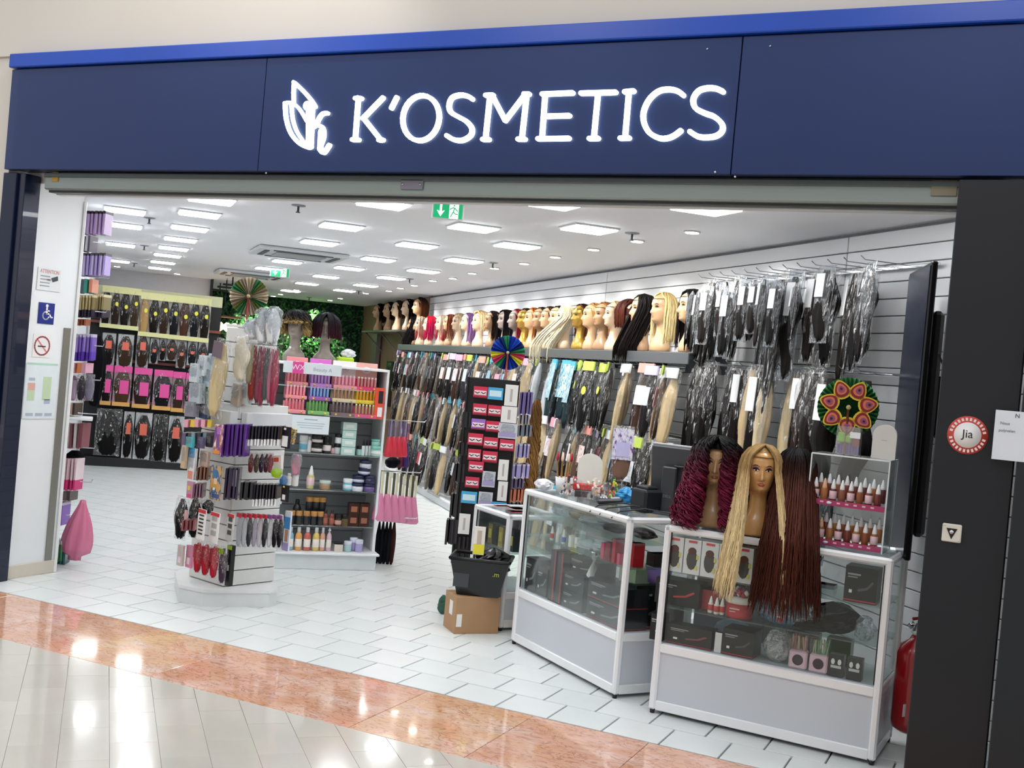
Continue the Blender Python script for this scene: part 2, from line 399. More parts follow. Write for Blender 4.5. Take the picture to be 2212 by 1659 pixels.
# rolling shutter box under the fascia
shut = thing('roller_shutter', 'grey-green metal roller shutter box running under the navy fascia', 'shutter', (0, FY, 0))
gg = M('8f9a98', .35, .5, .08, 8, 0, .0, .5, (.3, 1, 6))
MB().box((-3.15, .16, 2.655), (5.58, .16, .115), bev=.008).obj('box', gg, shut)
MB().box((-3.15, .11, 2.69), (5.58, .08, .03), bev=.004).obj('upper_rail', M('5d676a', .35, .5), shut)
MB().box((-3.15, .17, 2.594), (5.58, .10, .02), bev=.004).obj('bottom_slat', M('454b4e', .3, .5), shut)
MB().box((-3.15, .2, 2.585), (5.56, .05, .018), bev=.003).obj('rubber_seal', M('d5d8d8', .4), shut)
yl = M('b98a2a', .5); pu = M('7b7786', .5)
P = pln(120, 382, (0, FY+.08, 0), Vector((0, 1, 0))); MB().box((P.x, .077, P.z), (.055, .006, .06)).obj('sticker', yl, shut)
P = pln(891, 399, (0, FY+.08, 0), Vector((0, 1, 0))); MB().box((P.x, .075, P.z), (.14, .01, .055), bev=.002).obj('rating_plate', pu, shut)
for dx in (-.055, .055): MB().lathe([(.006, -.004), (.006, .004)], 8).obj('bolt', CHROME, shut, (P.x+dx, .068, P.z)).rotation_euler.x = math.pi/2
P = pln(2040, 407, (0, FY+.08, 0), Vector((0, 1, 0))); MB().box((P.x, .075, P.z), (.11, .008, .07), bev=.003).obj('tape_patch', M('8d8574', .7), shut)
# left pillar
pl_ = thing('left_pillar', 'dark blue lacquered pillar at the left edge of the shop front', 'pillar', (0, 0, 0))
dn = M('0a1733', .22, .2, .05, 3, 0, .4)
MB().box((-6.17, 5.28, 1.345), (.12, .15, 2.69), bev=.004).obj('outer_face', M('101c38', .3, .2, .05, 3), pl_)
MB().box((-6.08, 5.29, 1.345), (.06, .13, 2.69), bev=.004).obj('inner_face', dn, pl_)
# right pillar
pr_ = thing('right_pillar', 'dark anthracite clad pillar at the right edge of the shop front', 'pillar', (0, 0, 0))
an = M('23252b', .42, .3, .05, 3)
MB().box((-.21, FY+.12, 1.345), (.32, .3, 2.69), bev=.004).obj('cladding_panel', an, pr_)
MB().box((1.2, FY+.08, 1.345), (2.48, .3, 2.69), bev=.004).obj('cladding_panel', M('262b31', .4, .3, .05, 3), pr_)
# ceiling
ceil = M('f1f2f6', .6, 0, .02, 1)
cl = struct(MB().box((-9, 14.65, CZ+.06), (26, 18.5, .12)).obj('ceiling', ceil))
struct(MB().box((-3.2, 5.385, 3.2), (6.0, .03, 1.1)).obj('wall_lintel', ceil))
# right wall: slatwall boards with grooves
slat = M('e9ebee', .32, 0, .02, 2); dk = M('85888f', .5)
wr = struct(MB().box((0, 0, 1.36), (13.2, .04, 2.72)).obj('wall_right', dk, None, wp(5.6, -.06, 0), WT))
sm = {}
panels = [(-1.0, .965), (.972, 4.83), (4.837, 9.76), (9.767, 12.0)]
for (t0, t1) in panels:
    for i in range(27):
        z = .05+.1*i
        key = round(t1-t0, 3)
        if key not in sm: sm[key] = MB().box((0, 0, 0), (key-.004, .03, .094), bev=.003).mesh(slat, 'slat')
        ob('slat', sm[key], wr, Vector((5.6-(t0+t1)/2, -.045, z)))
# brown slatted wood wall further back
ww = struct(MB().box((0, 0, 1.36), (7.2, .05, 2.72)).obj('wall_wood', M('3a2c22', .6), None, wp(15.6, -.06, 0), WT))
wd_ = M('8a6f57', .5, 0, .15, 8, .1, 0, .5, (6, 6, .3)); wsm = MB().box((0, 0, 0), (.046, .03, 2.7)).mesh(wd_, 'slat')
for i in range(116): ob('slat', wsm, ww, (3.55-i*.061, -.03, 1.36))
# back walls
struct(MB().box((0, .1, 1.36), (3.0, .2, 2.72)).obj('wall_back', M('c9cbd2', .5), None, sp(18.8, 0., 0), A45))
struct(MB().box((0, 0, 1.36), (.03, .26, 2.72)).obj('trim_3', BLACK, None, sp(18.8, 1.52, 0), A45))
gw = struct(MB().box((0, .1, 1.36), (6.5, .2, 2.72)).obj('wall_green', M('0e2a22', .8, 0, .4, 3), None, sp(22.8, 2.4, 0), A45))
struct(MB().box((0, 0, 1.36), (12.9, .1, 2.72)).obj('wall_side', M('d5d7dc', .5), None, sp(14.85, -.30, 0), A45+math.pi/2))
mb = MB()
for i in range(5200):
    x = random.uniform(-2.6, 2.6); z = random.uniform(.6, 2.7); y = -random.uniform(.0, .14)
    R = Matrix.Rotation(random.uniform(0, 6.28), 3, 'Y') @ Matrix.Rotation(random.uniform(-.9, .9), 3, 'X'); s_ = random.uniform(.03, .065)
    mb.add([Vector((x, y, z))+R @ Vector(p) for p in ((-s_*.4, 0, 0), (0, -.01, -s_), (s_*.4, 0, 0), (0, -.01, s_))], [(0, 1, 2, 3)], random.choice((0, 0, 1, 2)))
stuff(mb.obj('foliage', [M('1d5a2c', .5), M('2f7a34', .5), M('123f2a', .5)], gw))
for x in (-.55, .62): lamp('wall_washer', 'SPOT', sp(22.35, 2.4+x+.9, 2.66), 260, (1, 1, .55), aim=sp(22.75, 2.4+x+.9, 2.0), cone=1.5)
# left entrance column with notices and baseboard
struct(MB().box((-6.25, 5.575, 1.36), (.32, .40, 2.72)).obj('wall_column', M('e6eaec', .5, 0, .02, 2)))
struct(MB().box((-6.085, 5.575, .045), (.014, .40, .09), bev=.003).obj('baseboard_left', M('d2cabb', .4)))
struct(MB().box((-6.083, 5.71, .9), (.008, .055, 1.62)).obj('trim_4', M('8e8c86', .35, .6, .05, 4)))
struct(MB().box((0, 0, 1.3), (.02, .06, 2.6), bev=.004).obj('trim_5', WHITE, None, sp(8.40, -.215, 0), A45))
XP = Vector((1, 0, 0))
def onc(px, py): return pln(px, py, (-6.088, 5.5, 0), XP)      # point on the column face
def plate(px0, py0, px1, py1, label, cat, mat, th=.004, bev=.002):
    a, b = onc(px0, py0), onc(px1, py1); c = onc((px0+px1)/2, (py0+py1)/2)
    t = thing('notice' if cat == 'notice' else 'sign', label, cat, (c.x, c.y, c.z), math.pi/2)
    wdt = abs(onc(px1, (py0+py1)/2).y-onc(px0, (py0+py1)/2).y); h = abs(onc((px0+px1)/2, py0).z-onc((px0+px1)/2, py1).z)
    MB().box((0, -th/2, 0), (wdt, th, h), bev=bev).obj('board', mat, t); return t, wdt, h
t, w_, h_ = plate(80, 590, 131, 618, 'small white camera warning sign with pink heading on the white column', 'sign', M('dfe3e4', .4))
h_ = .155
t.children[0].scale = (1, 1, 1)
bpy.data.objects.remove(t.children[0]); MB().box((0, -.002, 0), (w_, .004, h_), bev=.0018).obj('board', M('dfe3e4', .4), t)
text('ATTENTION', .036, M('cf7f86', .5), t, (0, -.0045, .052), sx=.8)
gy = M('8b949a', .5)
mb = MB()
for i in range(4): mb.box((-.035, -.0045, .02-.022*i), (.08, .001, .007))
mb.prism([(.015, .012), (.07, .03), (.075, .0), (.03, -.015)], -.0055, -.004, 1); mb.lathe([(.018, -.0008), (.018, .0008)], 12, (.0, -.0045, 0), mi=1)
stuff(mb.obj('print', [gy, M('3a4448', .5)], t))
t, w_, h_ = plate(82, 654, 117, 700, 'blue accessibility sign with white wheelchair symbol on the white column', 'sign', M('12257f', .35))
mb = MB(); wh = M('f2f4f6', .4)
k = .0011
P_ = lambda *q: [((x-50)*k, (60-y)*k) for x, y in q]
mb.lathe([(.0095, -.0006), (.0095, .0006)], 14, (0, 0, 0)); mb2 = MB()
for (a, b_, c_) in [(P_((50, 26), (52, 62)), .013, 0), (P_((52, 42), (70, 44)), .008, 0), (P_((52, 62), (74, 62), (86, 86), (94, 82)), .010, 0)]: mb2.stroke(a, b_, -.006, -.004)
mb2.stroke([((46-50)*k+.026*math.cos(q), (60-74)*k+.026*math.sin(q)) for q in [math.radians(100+i*22) for i in range(12)]], .008, -.006, -.004)
mb2.prism([(.011*math.cos(q*.5236), .011*math.sin(q*.5236)+(60-13)*k) for q in range(12)], -.006, -.004)
mb2.obj('wheelchair_symbol', wh, t)
t, w_, h_ = plate(71, 722, 110, 772, 'faded no smoking sticker with red ring on the white column', 'sign', M('e8e6e4', .5), .001, 0)
pk = M('d9868a', .5); mb = MB(); mb.stroke([(.062*math.cos(q*.262), .062*math.sin(q*.262)) for q in range(25)], .011, -.003, -.001); mb.stroke([(-.044, .044), (.044, -.044)], .010, -.0028, -.001)
mb.obj('red_ring', pk, t); MB().stroke([(-.035, -.004), (.03, -.004)], .008, -.0032, -.0022, rnd=False).obj('cigarette', M('17171a', .5), t)
t, w_, h_ = plate(52, 785, 122, 905, 'pale evacuation plan poster with green and red floor plans on the white column', 'notice', M('dde6ea', .4), .003)
mb = MB(); mb.box((0, -.0035, h_/2-.004), (w_*.95, .001, .012), mi=0)
for i, (x, z, a, b_, c_) in enumerate(((-.08, .03, .06, .05, 2), (-.08, -.03, .06, .07, 1), (.05, .02, .07, .16, 1), (.06, -.07, .05, .03, 3), (-.08, .08, .05, .02, 3))): mb.box((x, -.0035, z), (a, .001, b_), mi=c_)
for i in range(3): mb.box((-.08+.08*i, -.0035, -h_/2+.03), (.06, .001, .02), mi=3)
stuff(mb.obj('print', [M('a9d2bb', .5), M('bed3b0', .5), M('d8a89c', .5), M('a8b6c8', .5)], t))
# ------------------------------------------------------------------ ceiling fittings
pan = EM('fbfdff', PANEL_POWER); frm = M('d4d7dc', .4)
G = 'square light panels in the shop ceiling'
def panel0():
    t = thing('ceiling_light', 'x', 'light'); MB().box((0, 0, -.006), (.33, .33, .012), bev=.004).obj('frame', frm, t)
    MB().box((0, 0, -.017), (.30, .30, .012), bev=.003).obj('diffuser', pan, t); return t
p0 = panel0(); rows = [('leftmost', [(270, 456), (268, 488), (260, 529), (254, 564)]), ('second', [(457, 433), (431, 463), (410, 494), (390, 518), (375, 537), (362, 552), (352, 567), (345, 580)]),
 ('third', [(828, 442), (737, 490), (690, 525), (620, 566), (580, 581)]), ('fourth', [(1192, 441), (1022, 493), (900, 531), (817, 561), (754, 580), (704, 598), (663, 613)]),
 ('rightmost', [(1525, 452), (1272, 496), (1116, 532), (1002, 564), (914, 586), (845, 601), (790, 617), (744, 628)])]
first = True
for rn, L_ in rows:
    for i, (px, py) in enumerate(L_):
        P = fl(px, py, CZ-.014); lb = 'glowing square ceiling panel, %s from the front in the %s row of lights' % (nth(i), rn)
        if first: p0.location = (P.x, P.y, CZ); p0.rotation_euler.z = A45; p0['label'] = lb; p0['group'] = G; first = False
        else: dup(p0, (P.x, P.y, CZ), A45, lb, G)
for i, x in enumerate((-.75, -1.5, -2.3, -3.8, -5.2)):  # added panels hidden by the fascia, put in to brighten the right wall
    dup(p0, (x, 5.72, CZ), 0, 'added unseen light panel behind the fascia, %s from the right' % nth(i), G)
for i, (a, b_) in enumerate(((19.5, 2.9), (20.8, 2.2))):
    dup(p0, sp(a, b_, CZ), A45, 'glowing square ceiling panel far back near the green wall, %s' % ('nearer', 'farther')[i], G)
sp_e = EM('fff6ea', 25.)
d0 = thing('downlight', 'x', 'light'); MB().lathe([(.055, 0), (.058, -.008), (.045, -.01)], 16).obj('trim_ring', frm, d0); MB().lathe([(.044, -.006), (.044, -.013)], 16).obj('bulb', sp_e, d0)
dl = [(1495, 503), (1376, 522), (1282, 540), (1199, 556), (1132, 570), (1068, 580), (1020, 591), (978, 602), (935, 607), (895, 617), (865, 623), (840, 629), (790, 634), (735, 645), (713, 649), (640, 627), (622, 630), (606, 636), (590, 640), (383, 592), (253, 576)]
for i, (px, py) in enumerate(dl):
    P = fl(px, py, CZ-.01)
    lb = 'small round ceiling downlight, %s from the front along the right wall' % nth(i) if i < 13 else 'small round ceiling downlight near the back wall, %s from the right' % nth(i-13)
    o = d0 if i == 0 else dup(d0)
    o.location = (P.x, P.y, CZ); o['label'] = lb; o['group'] = 'round downlights in the shop ceiling'
    if i < 13: lamp('downlight_beam', 'SPOT', (P.x, P.y, CZ-.03), SPOT_POWER, (1, .97, .93), aim=(P-WN*.9-Vector((0, 0, 1.6))), cone=1.9)
lamp('downlight_beam', 'SPOT', (-1.0, 5.95, CZ-.03), 26, (1, .97, .93), aim=wp(.3, .1, .8), cone=1.7)  # added hidden downlight that brightens the slatwall beside the television
dup(d0, (-1.0, 5.95, CZ), 0, 'added unseen downlight behind the fascia at the right', 'round downlights in the shop ceiling')
cass = [(645, 545, 'front'), (540, 590, 'rear')]
for px, py, wn in cass:
    P = fl(px, py, CZ); t = thing('air_conditioner', 'square white ceiling air conditioner cassette, %s one of two' % wn, 'air conditioner', (P.x, P.y, CZ-.002), A45)
    MB().box((0, 0, -.02), (.92, .92, .036), bev=.012).obj('cover', M('d3d6da', .4), t); MB().box((0, 0, -.045), (.5, .5, .012), bev=.004).obj('intake_grille', M('a0a4a6', .5), t)
    for i in range(4):
        q = i*math.pi/2; MB().box((0, 0, -.042), (.6 if i % 2 == 0 else .05, .05 if i % 2 == 0 else .6, .008)).obj('air_vane', M('4a4e50', .5), t, (math.sin(q)*.36, math.cos(q)*.36, 0))
for i, (px, py) in enumerate(((645, 443), (323, 470), (1366, 503), (1065, 567), (312, 530), (290, 568), (775, 628), (885, 602), (668, 642))):
    P = fl(px, py, CZ); t = thing('sprinkler', 'small metal sprinkler head on the ceiling, %s from the front' % nth(i), 'sprinkler', (P.x, P.y, CZ), 0, 'ceiling sprinklers')
    MB().lathe([(.05, 0), (.05, -.006), (.03, -.01)], 14).obj('plate', M('8d9196', .4, .5), t); MB().lathe([(.008, -.008), (.008, -.045), (.016, -.05), (.016, -.055)], 8).obj('nozzle', M('6c7075', .4, .6), t)
gr = EM('12945e', .9); ew = EM('f2fff8', 1.3)
def exit_sign(px, py, D, wd, lb, rz, mirror=1):
    P = dp(px, py, D); t = thing('exit_sign', lb, 'exit sign', P, rz); h = wd*.52; q = wd/2
    MB().box((0, 0, 0), (wd+.012, .02, h+.012), bev=.003).obj('housing', M('e3e8e8', .3), t)
    MB().box((-wd*.22, -.0115, 0), (wd*.52, .004, h)).obj('green_panel', gr, t); MB().box((wd*.42, -.0115, 0), (wd*.12, .004, h)).obj('green_panel', gr, t)
    MB().box((wd*.20, -.0115, 0), (wd*.30, .004, h*.98)).obj('white_panel', ew, t)
    mb = MB(); a = -wd*.24
    mb.stroke([(a, h*.38), (a, -h*.3)], wd*.07, -.0145, -.0115, rnd=False); mb.prism([(a-wd*.13, -h*.02), (a, -h*.12), (a+wd*.13, -h*.02), (a, -h*.42)], -.0145, -.0115); mb.obj('arrow', ew, t)
    mb = MB(); c = wd*.2
    for p in ([(c+.01*wd, h*.12), (c-.02*wd, -h*.08), (c-.1*wd, -h*.4)], [(c-.02*wd, -h*.08), (c+.05*wd, -h*.2), (c+.13*wd, -h*.22)], [(c-.13*wd, h*.08), (c-.03*wd, h*.2), (c+.03*wd, h*.16), (c+.12*wd, -h*.02)]): mb.stroke(p, wd*.035, -.0145, -.0125)
    mb.prism([(c+wd*.03*math.cos(i*.7854), h*.33+wd*.03*math.sin(i*.7854)) for i in range(8)], -.0145, -.0125); mb.obj('running_figure', gr, t)
    for s_ in (-.3, .3): MB().tube([(wd*s_, 0, h/2), (wd*s_, 0, CZ-P.z)], .003, 6).obj('hanger', CHROME, t)
exit_sign(968, 455, 6.9, .185, 'green emergency exit sign with white arrow hanging just inside the entrance', YAW)
exit_sign(605, 587, 14.3, .24, 'small green exit sign hanging far back under the ceiling', YAW)
# wall-mounted bits on the right pillar
def onp(px, py): return pln(px, py, (0, FY-.032, 0), Vector((0, 1, 0)))
P = onp(2090, 940); t = thing('round_sticker', 'round white sticker with red lettered ring reading Jia on the right pillar', 'sticker', P, 0)
MB().lathe([(.082, -.001), (.082, .001)], 32).obj('red_ring', M('c8473f', .4), t).rotation_euler.x = math.pi/2
MB().lathe([(.055, -.0015), (.055, .0015)], 32).obj('white_disc', M('ecebea', .4), t).rotation_euler.x = math.pi/2
text('Jia', .05, M('101010', .4), t, (0, -.002, .004)); mb = MB()
for i in range(26):
    if i in (0, 13): continue
    q = i*2*math.pi/26; mb.box((.068*math.cos(q), -.0016, .068*math.sin(q)), (.009, .0012, .013), Matrix.Rotation(-q+math.pi/2, 3, 'Y'))
stuff(mb.obj('ring_lettering', M('f0dcd8', .4), t))
P = onp(2056, 1151); t = thing('key_switch', 'square cream key switch with black triangle on the right pillar', 'switch', P, 0)
MB().box((0, -.006, 0), (.078, .012, .078), bev=.004).obj('plate', M('d9d5c8', .35), t); MB().prism([(-.022, .02), (.022, .02), (0, -.026)], -.014, -.011).obj('triangle', BLACK, t); MB().lathe([(.009, -.004), (.009, .004)], 12).obj('key_barrel', CHROME, t, (0, -.015, .005)).rotation_euler.x = math.pi/2
for dx in (-.03, .03): MB().lathe([(.003, -.001), (.003, .001)], 8).obj('screw', CHROME, t, (dx, -.012, -dx)).rotation_euler.x = math.pi/2
P = onp(2152, 885); Q = onp(2157, 992); hh = P.z-Q.z
t = thing('paper_notice', 'white paper notice taped to the dark wall at the right edge', 'notice', (P.x+.12, FY-.073, (P.z+Q.z)/2), 0)
MB().box((0, 0, 0), (.24, .002, hh), bev=.0008).obj('sheet', M('dfe3ea', .5), t)
text('Nous', .017, M('7b8088', .5), t, (-.08, -.0015, .05)); text('polyvalen', .017, M('7b8088', .5), t, (-.07, -.0015, .02)); text('N', .024, M('30343a', .5), t, (-.035, -.0015, .085))
# ================================================================== MANNEQUIN HEADS AND WIGS
RING = [(0, .090, -.060, .060), (.012, .099, -.067, .067), (.05, .098, -.066, .064), (.082, .082, -.057, .058), (.103, .058, -.046, .054), (.13, .046, -.038, .054), (.17, .042, -.032, .056), (.198, .042, -.031, .060),
 (.211, .046, -.046, .064), (.219, .043, -.076, .068), (.233, .051, -.087, .075), (.255, .060, -.086, .082), (.275, .066, -.088, .088), (.30, .071, -.088, .092), (.325, .074, -.086, .095), (.35, .076, -.090, .096),
 (.375, .075, -.086, .095), (.40, .066, -.072, .086), (.416, .050, -.050, .064), (.427, .028, -.026, .036), (.431, .004, -.004, .004)]
RZ = np.array([r[0] for r in RING]); RV = np.array([r[1:] for r in RING])
def rint(z): return [float(np.interp(z, RZ, RV[:, i])) for i in range(3)]
G_ = lambda x, s: math.exp(-(x/s)**2)
def feat(x, z):
    ax = abs(x); f = 0.
    if .270 < z < .338: f += .023*G_(x, .0075+.004*max(0, 1-abs(z-.282)/.02))*min(1, (.338-z)/.05)*min(1, (z-.270)/.010)
    f -= .0095*G_(ax-.030, .017)*G_(z-.325, .012); f += .0045*G_(ax-.030, .0105)*G_(z-.325, .0075)
    f += .0055*G_(x, .018)*G_(z-.2625, .0042)+.0065*G_(x, .015)*G_(z-.2535, .0045)-.0015*G_(x, .02)*G_(z-.258, .0018)
    f += .004*G_(x, .014)*G_(z-.232, .007)+.003*G_(ax-.028, .018)*G_(z-.346, .006)+.004*G_(ax-.042, .015)*G_(z-.293, .014)
    return f
def front(x, z):
    rx, yf, yb = rint(z); q = max(-1, min(1, x/rx)); return yf*math.sqrt(1-q*q)**.92-feat(x, z)
def head_mesh(mat, ns=56, nz=70, tilt=0):
    zs = list(np.interp(np.linspace(0, 1, nz), [0, .3, .95, 1], [0, .2, .42, .431])); mb = MB(); vs = []; fs = []
    for z in zs:
        rx, yf, yb = rint(z)
        for k in range(ns):
            u = k/ns*2-1; a = math.pi*(u*(.55+.45*abs(u)))      # denser to the front
            x = rx*math.sin(a); c = math.cos(a)
            y = (yf*abs(c)**.92-feat(x, z)*max(0, c)**.5) if c > 0 else yb*abs(c)**.92
            if z < .02: y = y
            vs.append((x, y, z))
    for i in range(nz-1):
        for k in range(ns): fs.append((i*ns+k, i*ns+(k+1) % ns, (i+1)*ns+(k+1) % ns, (i+1)*ns+k))
    fs += [tuple(reversed(range(ns))), tuple(range((nz-1)*ns, nz*ns))]
    mb.add(vs, fs, 0, True); return mb.mesh(mat, 'head')
def decal(poly, off=.0009):
    """thin painted patch lying on the face; poly in (x, z)"""
    n = len(poly); mb = MB(); cx = sum(p[0] for p in poly)/n; cz = sum(p[1] for p in poly)/n; vs = []; K = 3
    for k in range(K+1):
        for p in poly:
            q = k/K; x = cx+(p[0]-cx)*q; z = cz+(p[1]-cz)*q; vs.append((x, front(x, z)-off, z))
    fs = []
    for k in range(K):
        for i in range(n): fs.append((k*n+i, k*n+(i+1) % n, (k+1)*n+(i+1) % n, (k+1)*n+i))
    mb.add(vs, fs, 0, True); return mb
def alm(cx, cz, w, hu, hd, n=10, tip=.002):
    up_ = [(cx-w+2*w*i/n, cz+hu*math.sin(math.pi*i/n)+tip*(i/n-.5)*(1 if cx > 0 else -1)) for i in range(n+1)]
    dn_ = [(cx+w-2*w*i/n, cz-hd*math.sin(math.pi*i/n)+tip*(.5-i/n)*(1 if cx > 0 else -1)) for i in range(1, n)]
    return up_+dn_
LIPS = [(-.019, .2585), (-.010, .2635), (-.004, .2655), (0, .264), (.004, .2655), (.010, .2635), (.019, .2585), (.012, .2515), (.005, .249), (-.005, .249), (-.012, .2515)]
FM = {}
def faceparts(t, lip='9e2b34', shadow=None, detail=False):
    lm = M(lip, .3, coat=.3); bm = M('2c1c16', .6)
    def part(nm, key, mk, mat, loc=None):
        if key not in FM: FM[key] = mk()
        k2 = (key, mat.name)
        if k2 not in FM: FM[k2] = FM[key].mesh(mat, nm)
        return ob(nm, FM[k2], t)
    part('lips', 'lips', lambda: decal(LIPS), lm)
    if detail: part('mouth_line', 'ml', lambda: decal([(-.017, .2583), (0, .2592), (.017, .2583), (0, .2574)], .0014), M('541018', .5))
    for s in (-1, 1):
        if shadow: part('eyeshadow', ('sh', s), lambda: decal(alm(s*.031, .330, .0185, .0125, .006, tip=.006), .0010), M(shadow, .5))
        part('eye', ('ey', s), lambda: decal(alm(s*.030, .3255, .0135, .0062, .0045), .0016), M('efe9e2', .15) if detail else M('5b4438', .3))
        if detail:
            part('iris', ('ir', s), lambda: decal([(s*.030+.0052*math.cos(q*.5236), .326+.0055*math.sin(q*.5236)) for q in range(12)], .0022), M('4a3524', .1))
            part('pupil', ('pu', s), lambda: decal([(s*.030+.0022*math.cos(q*.7854), .326+.0024*math.sin(q*.7854)) for q in range(8)], .0026), M('050505', .1))
        part('eyelashes', ('la', s), lambda: decal([(s*.030-.0145+.029*i/8, .3255+.0066*math.sin(math.pi*i/8)+.0004) for i in range(9)]+[(s*.030+.0150-.030*i/8, .3255+.0100*math.sin(math.pi*i/8)+.0012+(.004 if (i < 3 and s > 0) or (i > 5 and s < 0) else 0)) for i in range(9)], .0028), M('0d0a0a', .6))
        part('eyebrow', ('br', s), lambda: decal([(s*q[0], q[1]) for q in ((.012, .3430), (.026, .3520), (.038, .3525), (.050, .3440), (.038, .3495), (.026, .3475))][::s], .0012), bm)
SK = {}
def mannequin(label, skin, loc, rz, scale=1., group=None, hi=False, rough=.35, metal=0., lip='9e2b34', shadow=None, faces=True):
    mt = M(skin, rough, metal, .03, 6, 0, .2); key = (mt.name, hi)
    if key not in SK: SK[key] = head_mesh(mt) if hi else head_mesh(mt, 28, 36)
    t = thing('mannequin_head', label, 'mannequin head', loc, rz, group); t.scale = (scale,)*3
    ob('head', SK[key], t)
    if faces: faceparts(t, lip, shadow, hi)
    return t
# ---- hair: bundles of tapered strands grown over the skull
def strands(paths, rad, cols, mat, sides=4, name='hair', flat=.55):
    """paths (N,S,3) radii (N,S) colours (N,S,3)"""
    N, K, _ = paths.shape; tg = np.gradient(paths, axis=1); tg /= np.linalg.norm(tg, axis=2, keepdims=True)+1e-9
    cen = np.array([0, 0, 0.]); out = paths-paths.mean(axis=(0, 1)); out[..., 2] *= .2; out -= (out*tg).sum(-1, keepdims=True)*tg
    out /= np.linalg.norm(out, axis=2, keepdims=True)+1e-9; sd = np.cross(tg, out)
    a = np.arange(sides)/sides*2*np.pi
    v = paths[:, :, None]+rad[:, :, None, None]*(np.cos(a)[None, None, :, None]*sd[:, :, None]+flat*np.sin(a)[None, None, :, None]*out[:, :, None])
    idx = np.arange(N*K*sides).reshape(N, K, sides); i0 = idx[:, :-1]; i1 = idx[:, 1:]
    f = np.stack([i0, np.roll(i0, -1, 2), np.roll(i1, -1, 2), i1], -1).reshape(-1, 4)
    me = bpy.data.meshes.new(name); nv = N*K*sides; me.vertices.add(nv); me.vertices.foreach_set('co', v.reshape(-1))
    me.loops.add(f.size); me.loops.foreach_set('vertex_index', f.reshape(-1).astype(np.int32)); me.polygons.add(len(f))
    me.polygons.foreach_set('loop_start', np.arange(len(f), dtype=np.int32)*4); me.update(calc_edges=True)
    me.polygons.foreach_set('use_smooth', np.ones(len(f), bool)); ca = me.color_attributes.new('Col', 'FLOAT_COLOR', 'POINT')
    c4 = np.ones((N, K, sides, 4)); c4[..., :3] = cols[:, :, None, :]; ca.data.foreach_set('color', c4.reshape(-1)); me.materials.append(mat); return me
def wig_mesh(L, root, tip, n=150, K=14, r=.006, phif=58, spread=.0, curl=0., curln=6, inward=0., seed=1, mix=.35, vol=1.0, back=False, var=.25, front_pull=0., drape=0., taper=.4, bang=0., part=0.):
    g = np.random.default_rng(seed); P = np.zeros((n, K, 3)); s = np.linspace(0, 1, K)
    pf = math.radians(phif); ph = g.uniform(-math.pi, math.pi, n); ph = np.where(g.random(n) < .4, np.sign(ph)*(pf+np.abs(ph)/math.pi*1.2), ph)
    sg = np.sign(ph)+(ph == 0); cz, h = .325, .114*(1+(vol-1)*.3); cy = .004
    Ls = L*g.uniform(.82, 1.05, n); arc = .16; tot = arc+Ls; lay = g.uniform(.94, 1.10, n)*(1+.06*(vol-1))
    for k in range(K):
        d = s[k]*tot; al = np.minimum(d/arc, 1)*math.pi/2; hang = np.maximum(d-arc, 0)
        pe = np.minimum(np.maximum(np.abs(ph), pf*np.clip(al/1.0, 0, 1)**.7), math.pi) if not bang else np.abs(ph)
        a = sg*pe; rx = .085*vol*lay; ry = .106*vol*lay
        sa = np.sin(al)**.85; rr = 1+spread*hang/.3-inward*(hang/np.maximum(L, .01))**2
        x = rx*sa*np.sin(a)*rr+part*(1-sa); y = cy-ry*sa*np.cos(a)*rr; z = cz+h*np.cos(al)*(.985+(lay-1)*.35)-hang
        y = y-front_pull*np.clip(hang/.2, 0, 1)*(pe < 1.7)*.05
        y = y-drape*np.clip(hang/.3, 0, 1)
        if bang: z = np.where((np.abs(a) < pf) & (d > arc*.55+bang), np.maximum(z, .345-bang*.2), z)
        P[:, k] = np.stack([x, y, z], 1)
    fr = g.uniform(.8, 1.2, n)*curln; p0 = g.uniform(0, 6.28, n)
    if curl > .012: ci = np.floor(ph*11)+37*np.floor(lay*45); p0 = (ci*2.399) % 6.28+g.normal(0, .3, n); fr = curln*(1+.35*np.sin(ci*1.7))
    for k in range(K):
        am = curl*min(1, s[k]*2.2); P[:, k, 0] += am*np.cos(p0+fr*s[k]*6.28); P[:, k, 1] += am*np.sin(p0+fr*s[k]*6.28)
        if curl > .012: P[:, k, 0] += .014*np.sin(p0*3+s[k]*7)*s[k]; P[:, k, 2] += .012*np.cos(p0*5+s[k]*9)*s[k]
        P[:, k, :2] += g.normal(0, .0016+.004*s[k]*(.3+min(L, .5)), (n, 2))*(.5)
    R = r*(1-(1-taper)*s[None, :]**2)*g.uniform(.7, 1.25, (n, 1)); R = np.repeat(R, 1, 0); R[:, -1] *= .25
    c1 = np.array(rgb(root)); c2 = np.array(rgb(tip)); q = np.clip((s-mix*.5)/max(mix, .01), 0, 1)[None, :, None]
    C = (c1*(1-q)+c2*q)*g.uniform(1-var, 1+var, (n, 1, 1))
    return P, R, np.broadcast_to(C, (n, K, 3)).copy()
HM = HAIR()
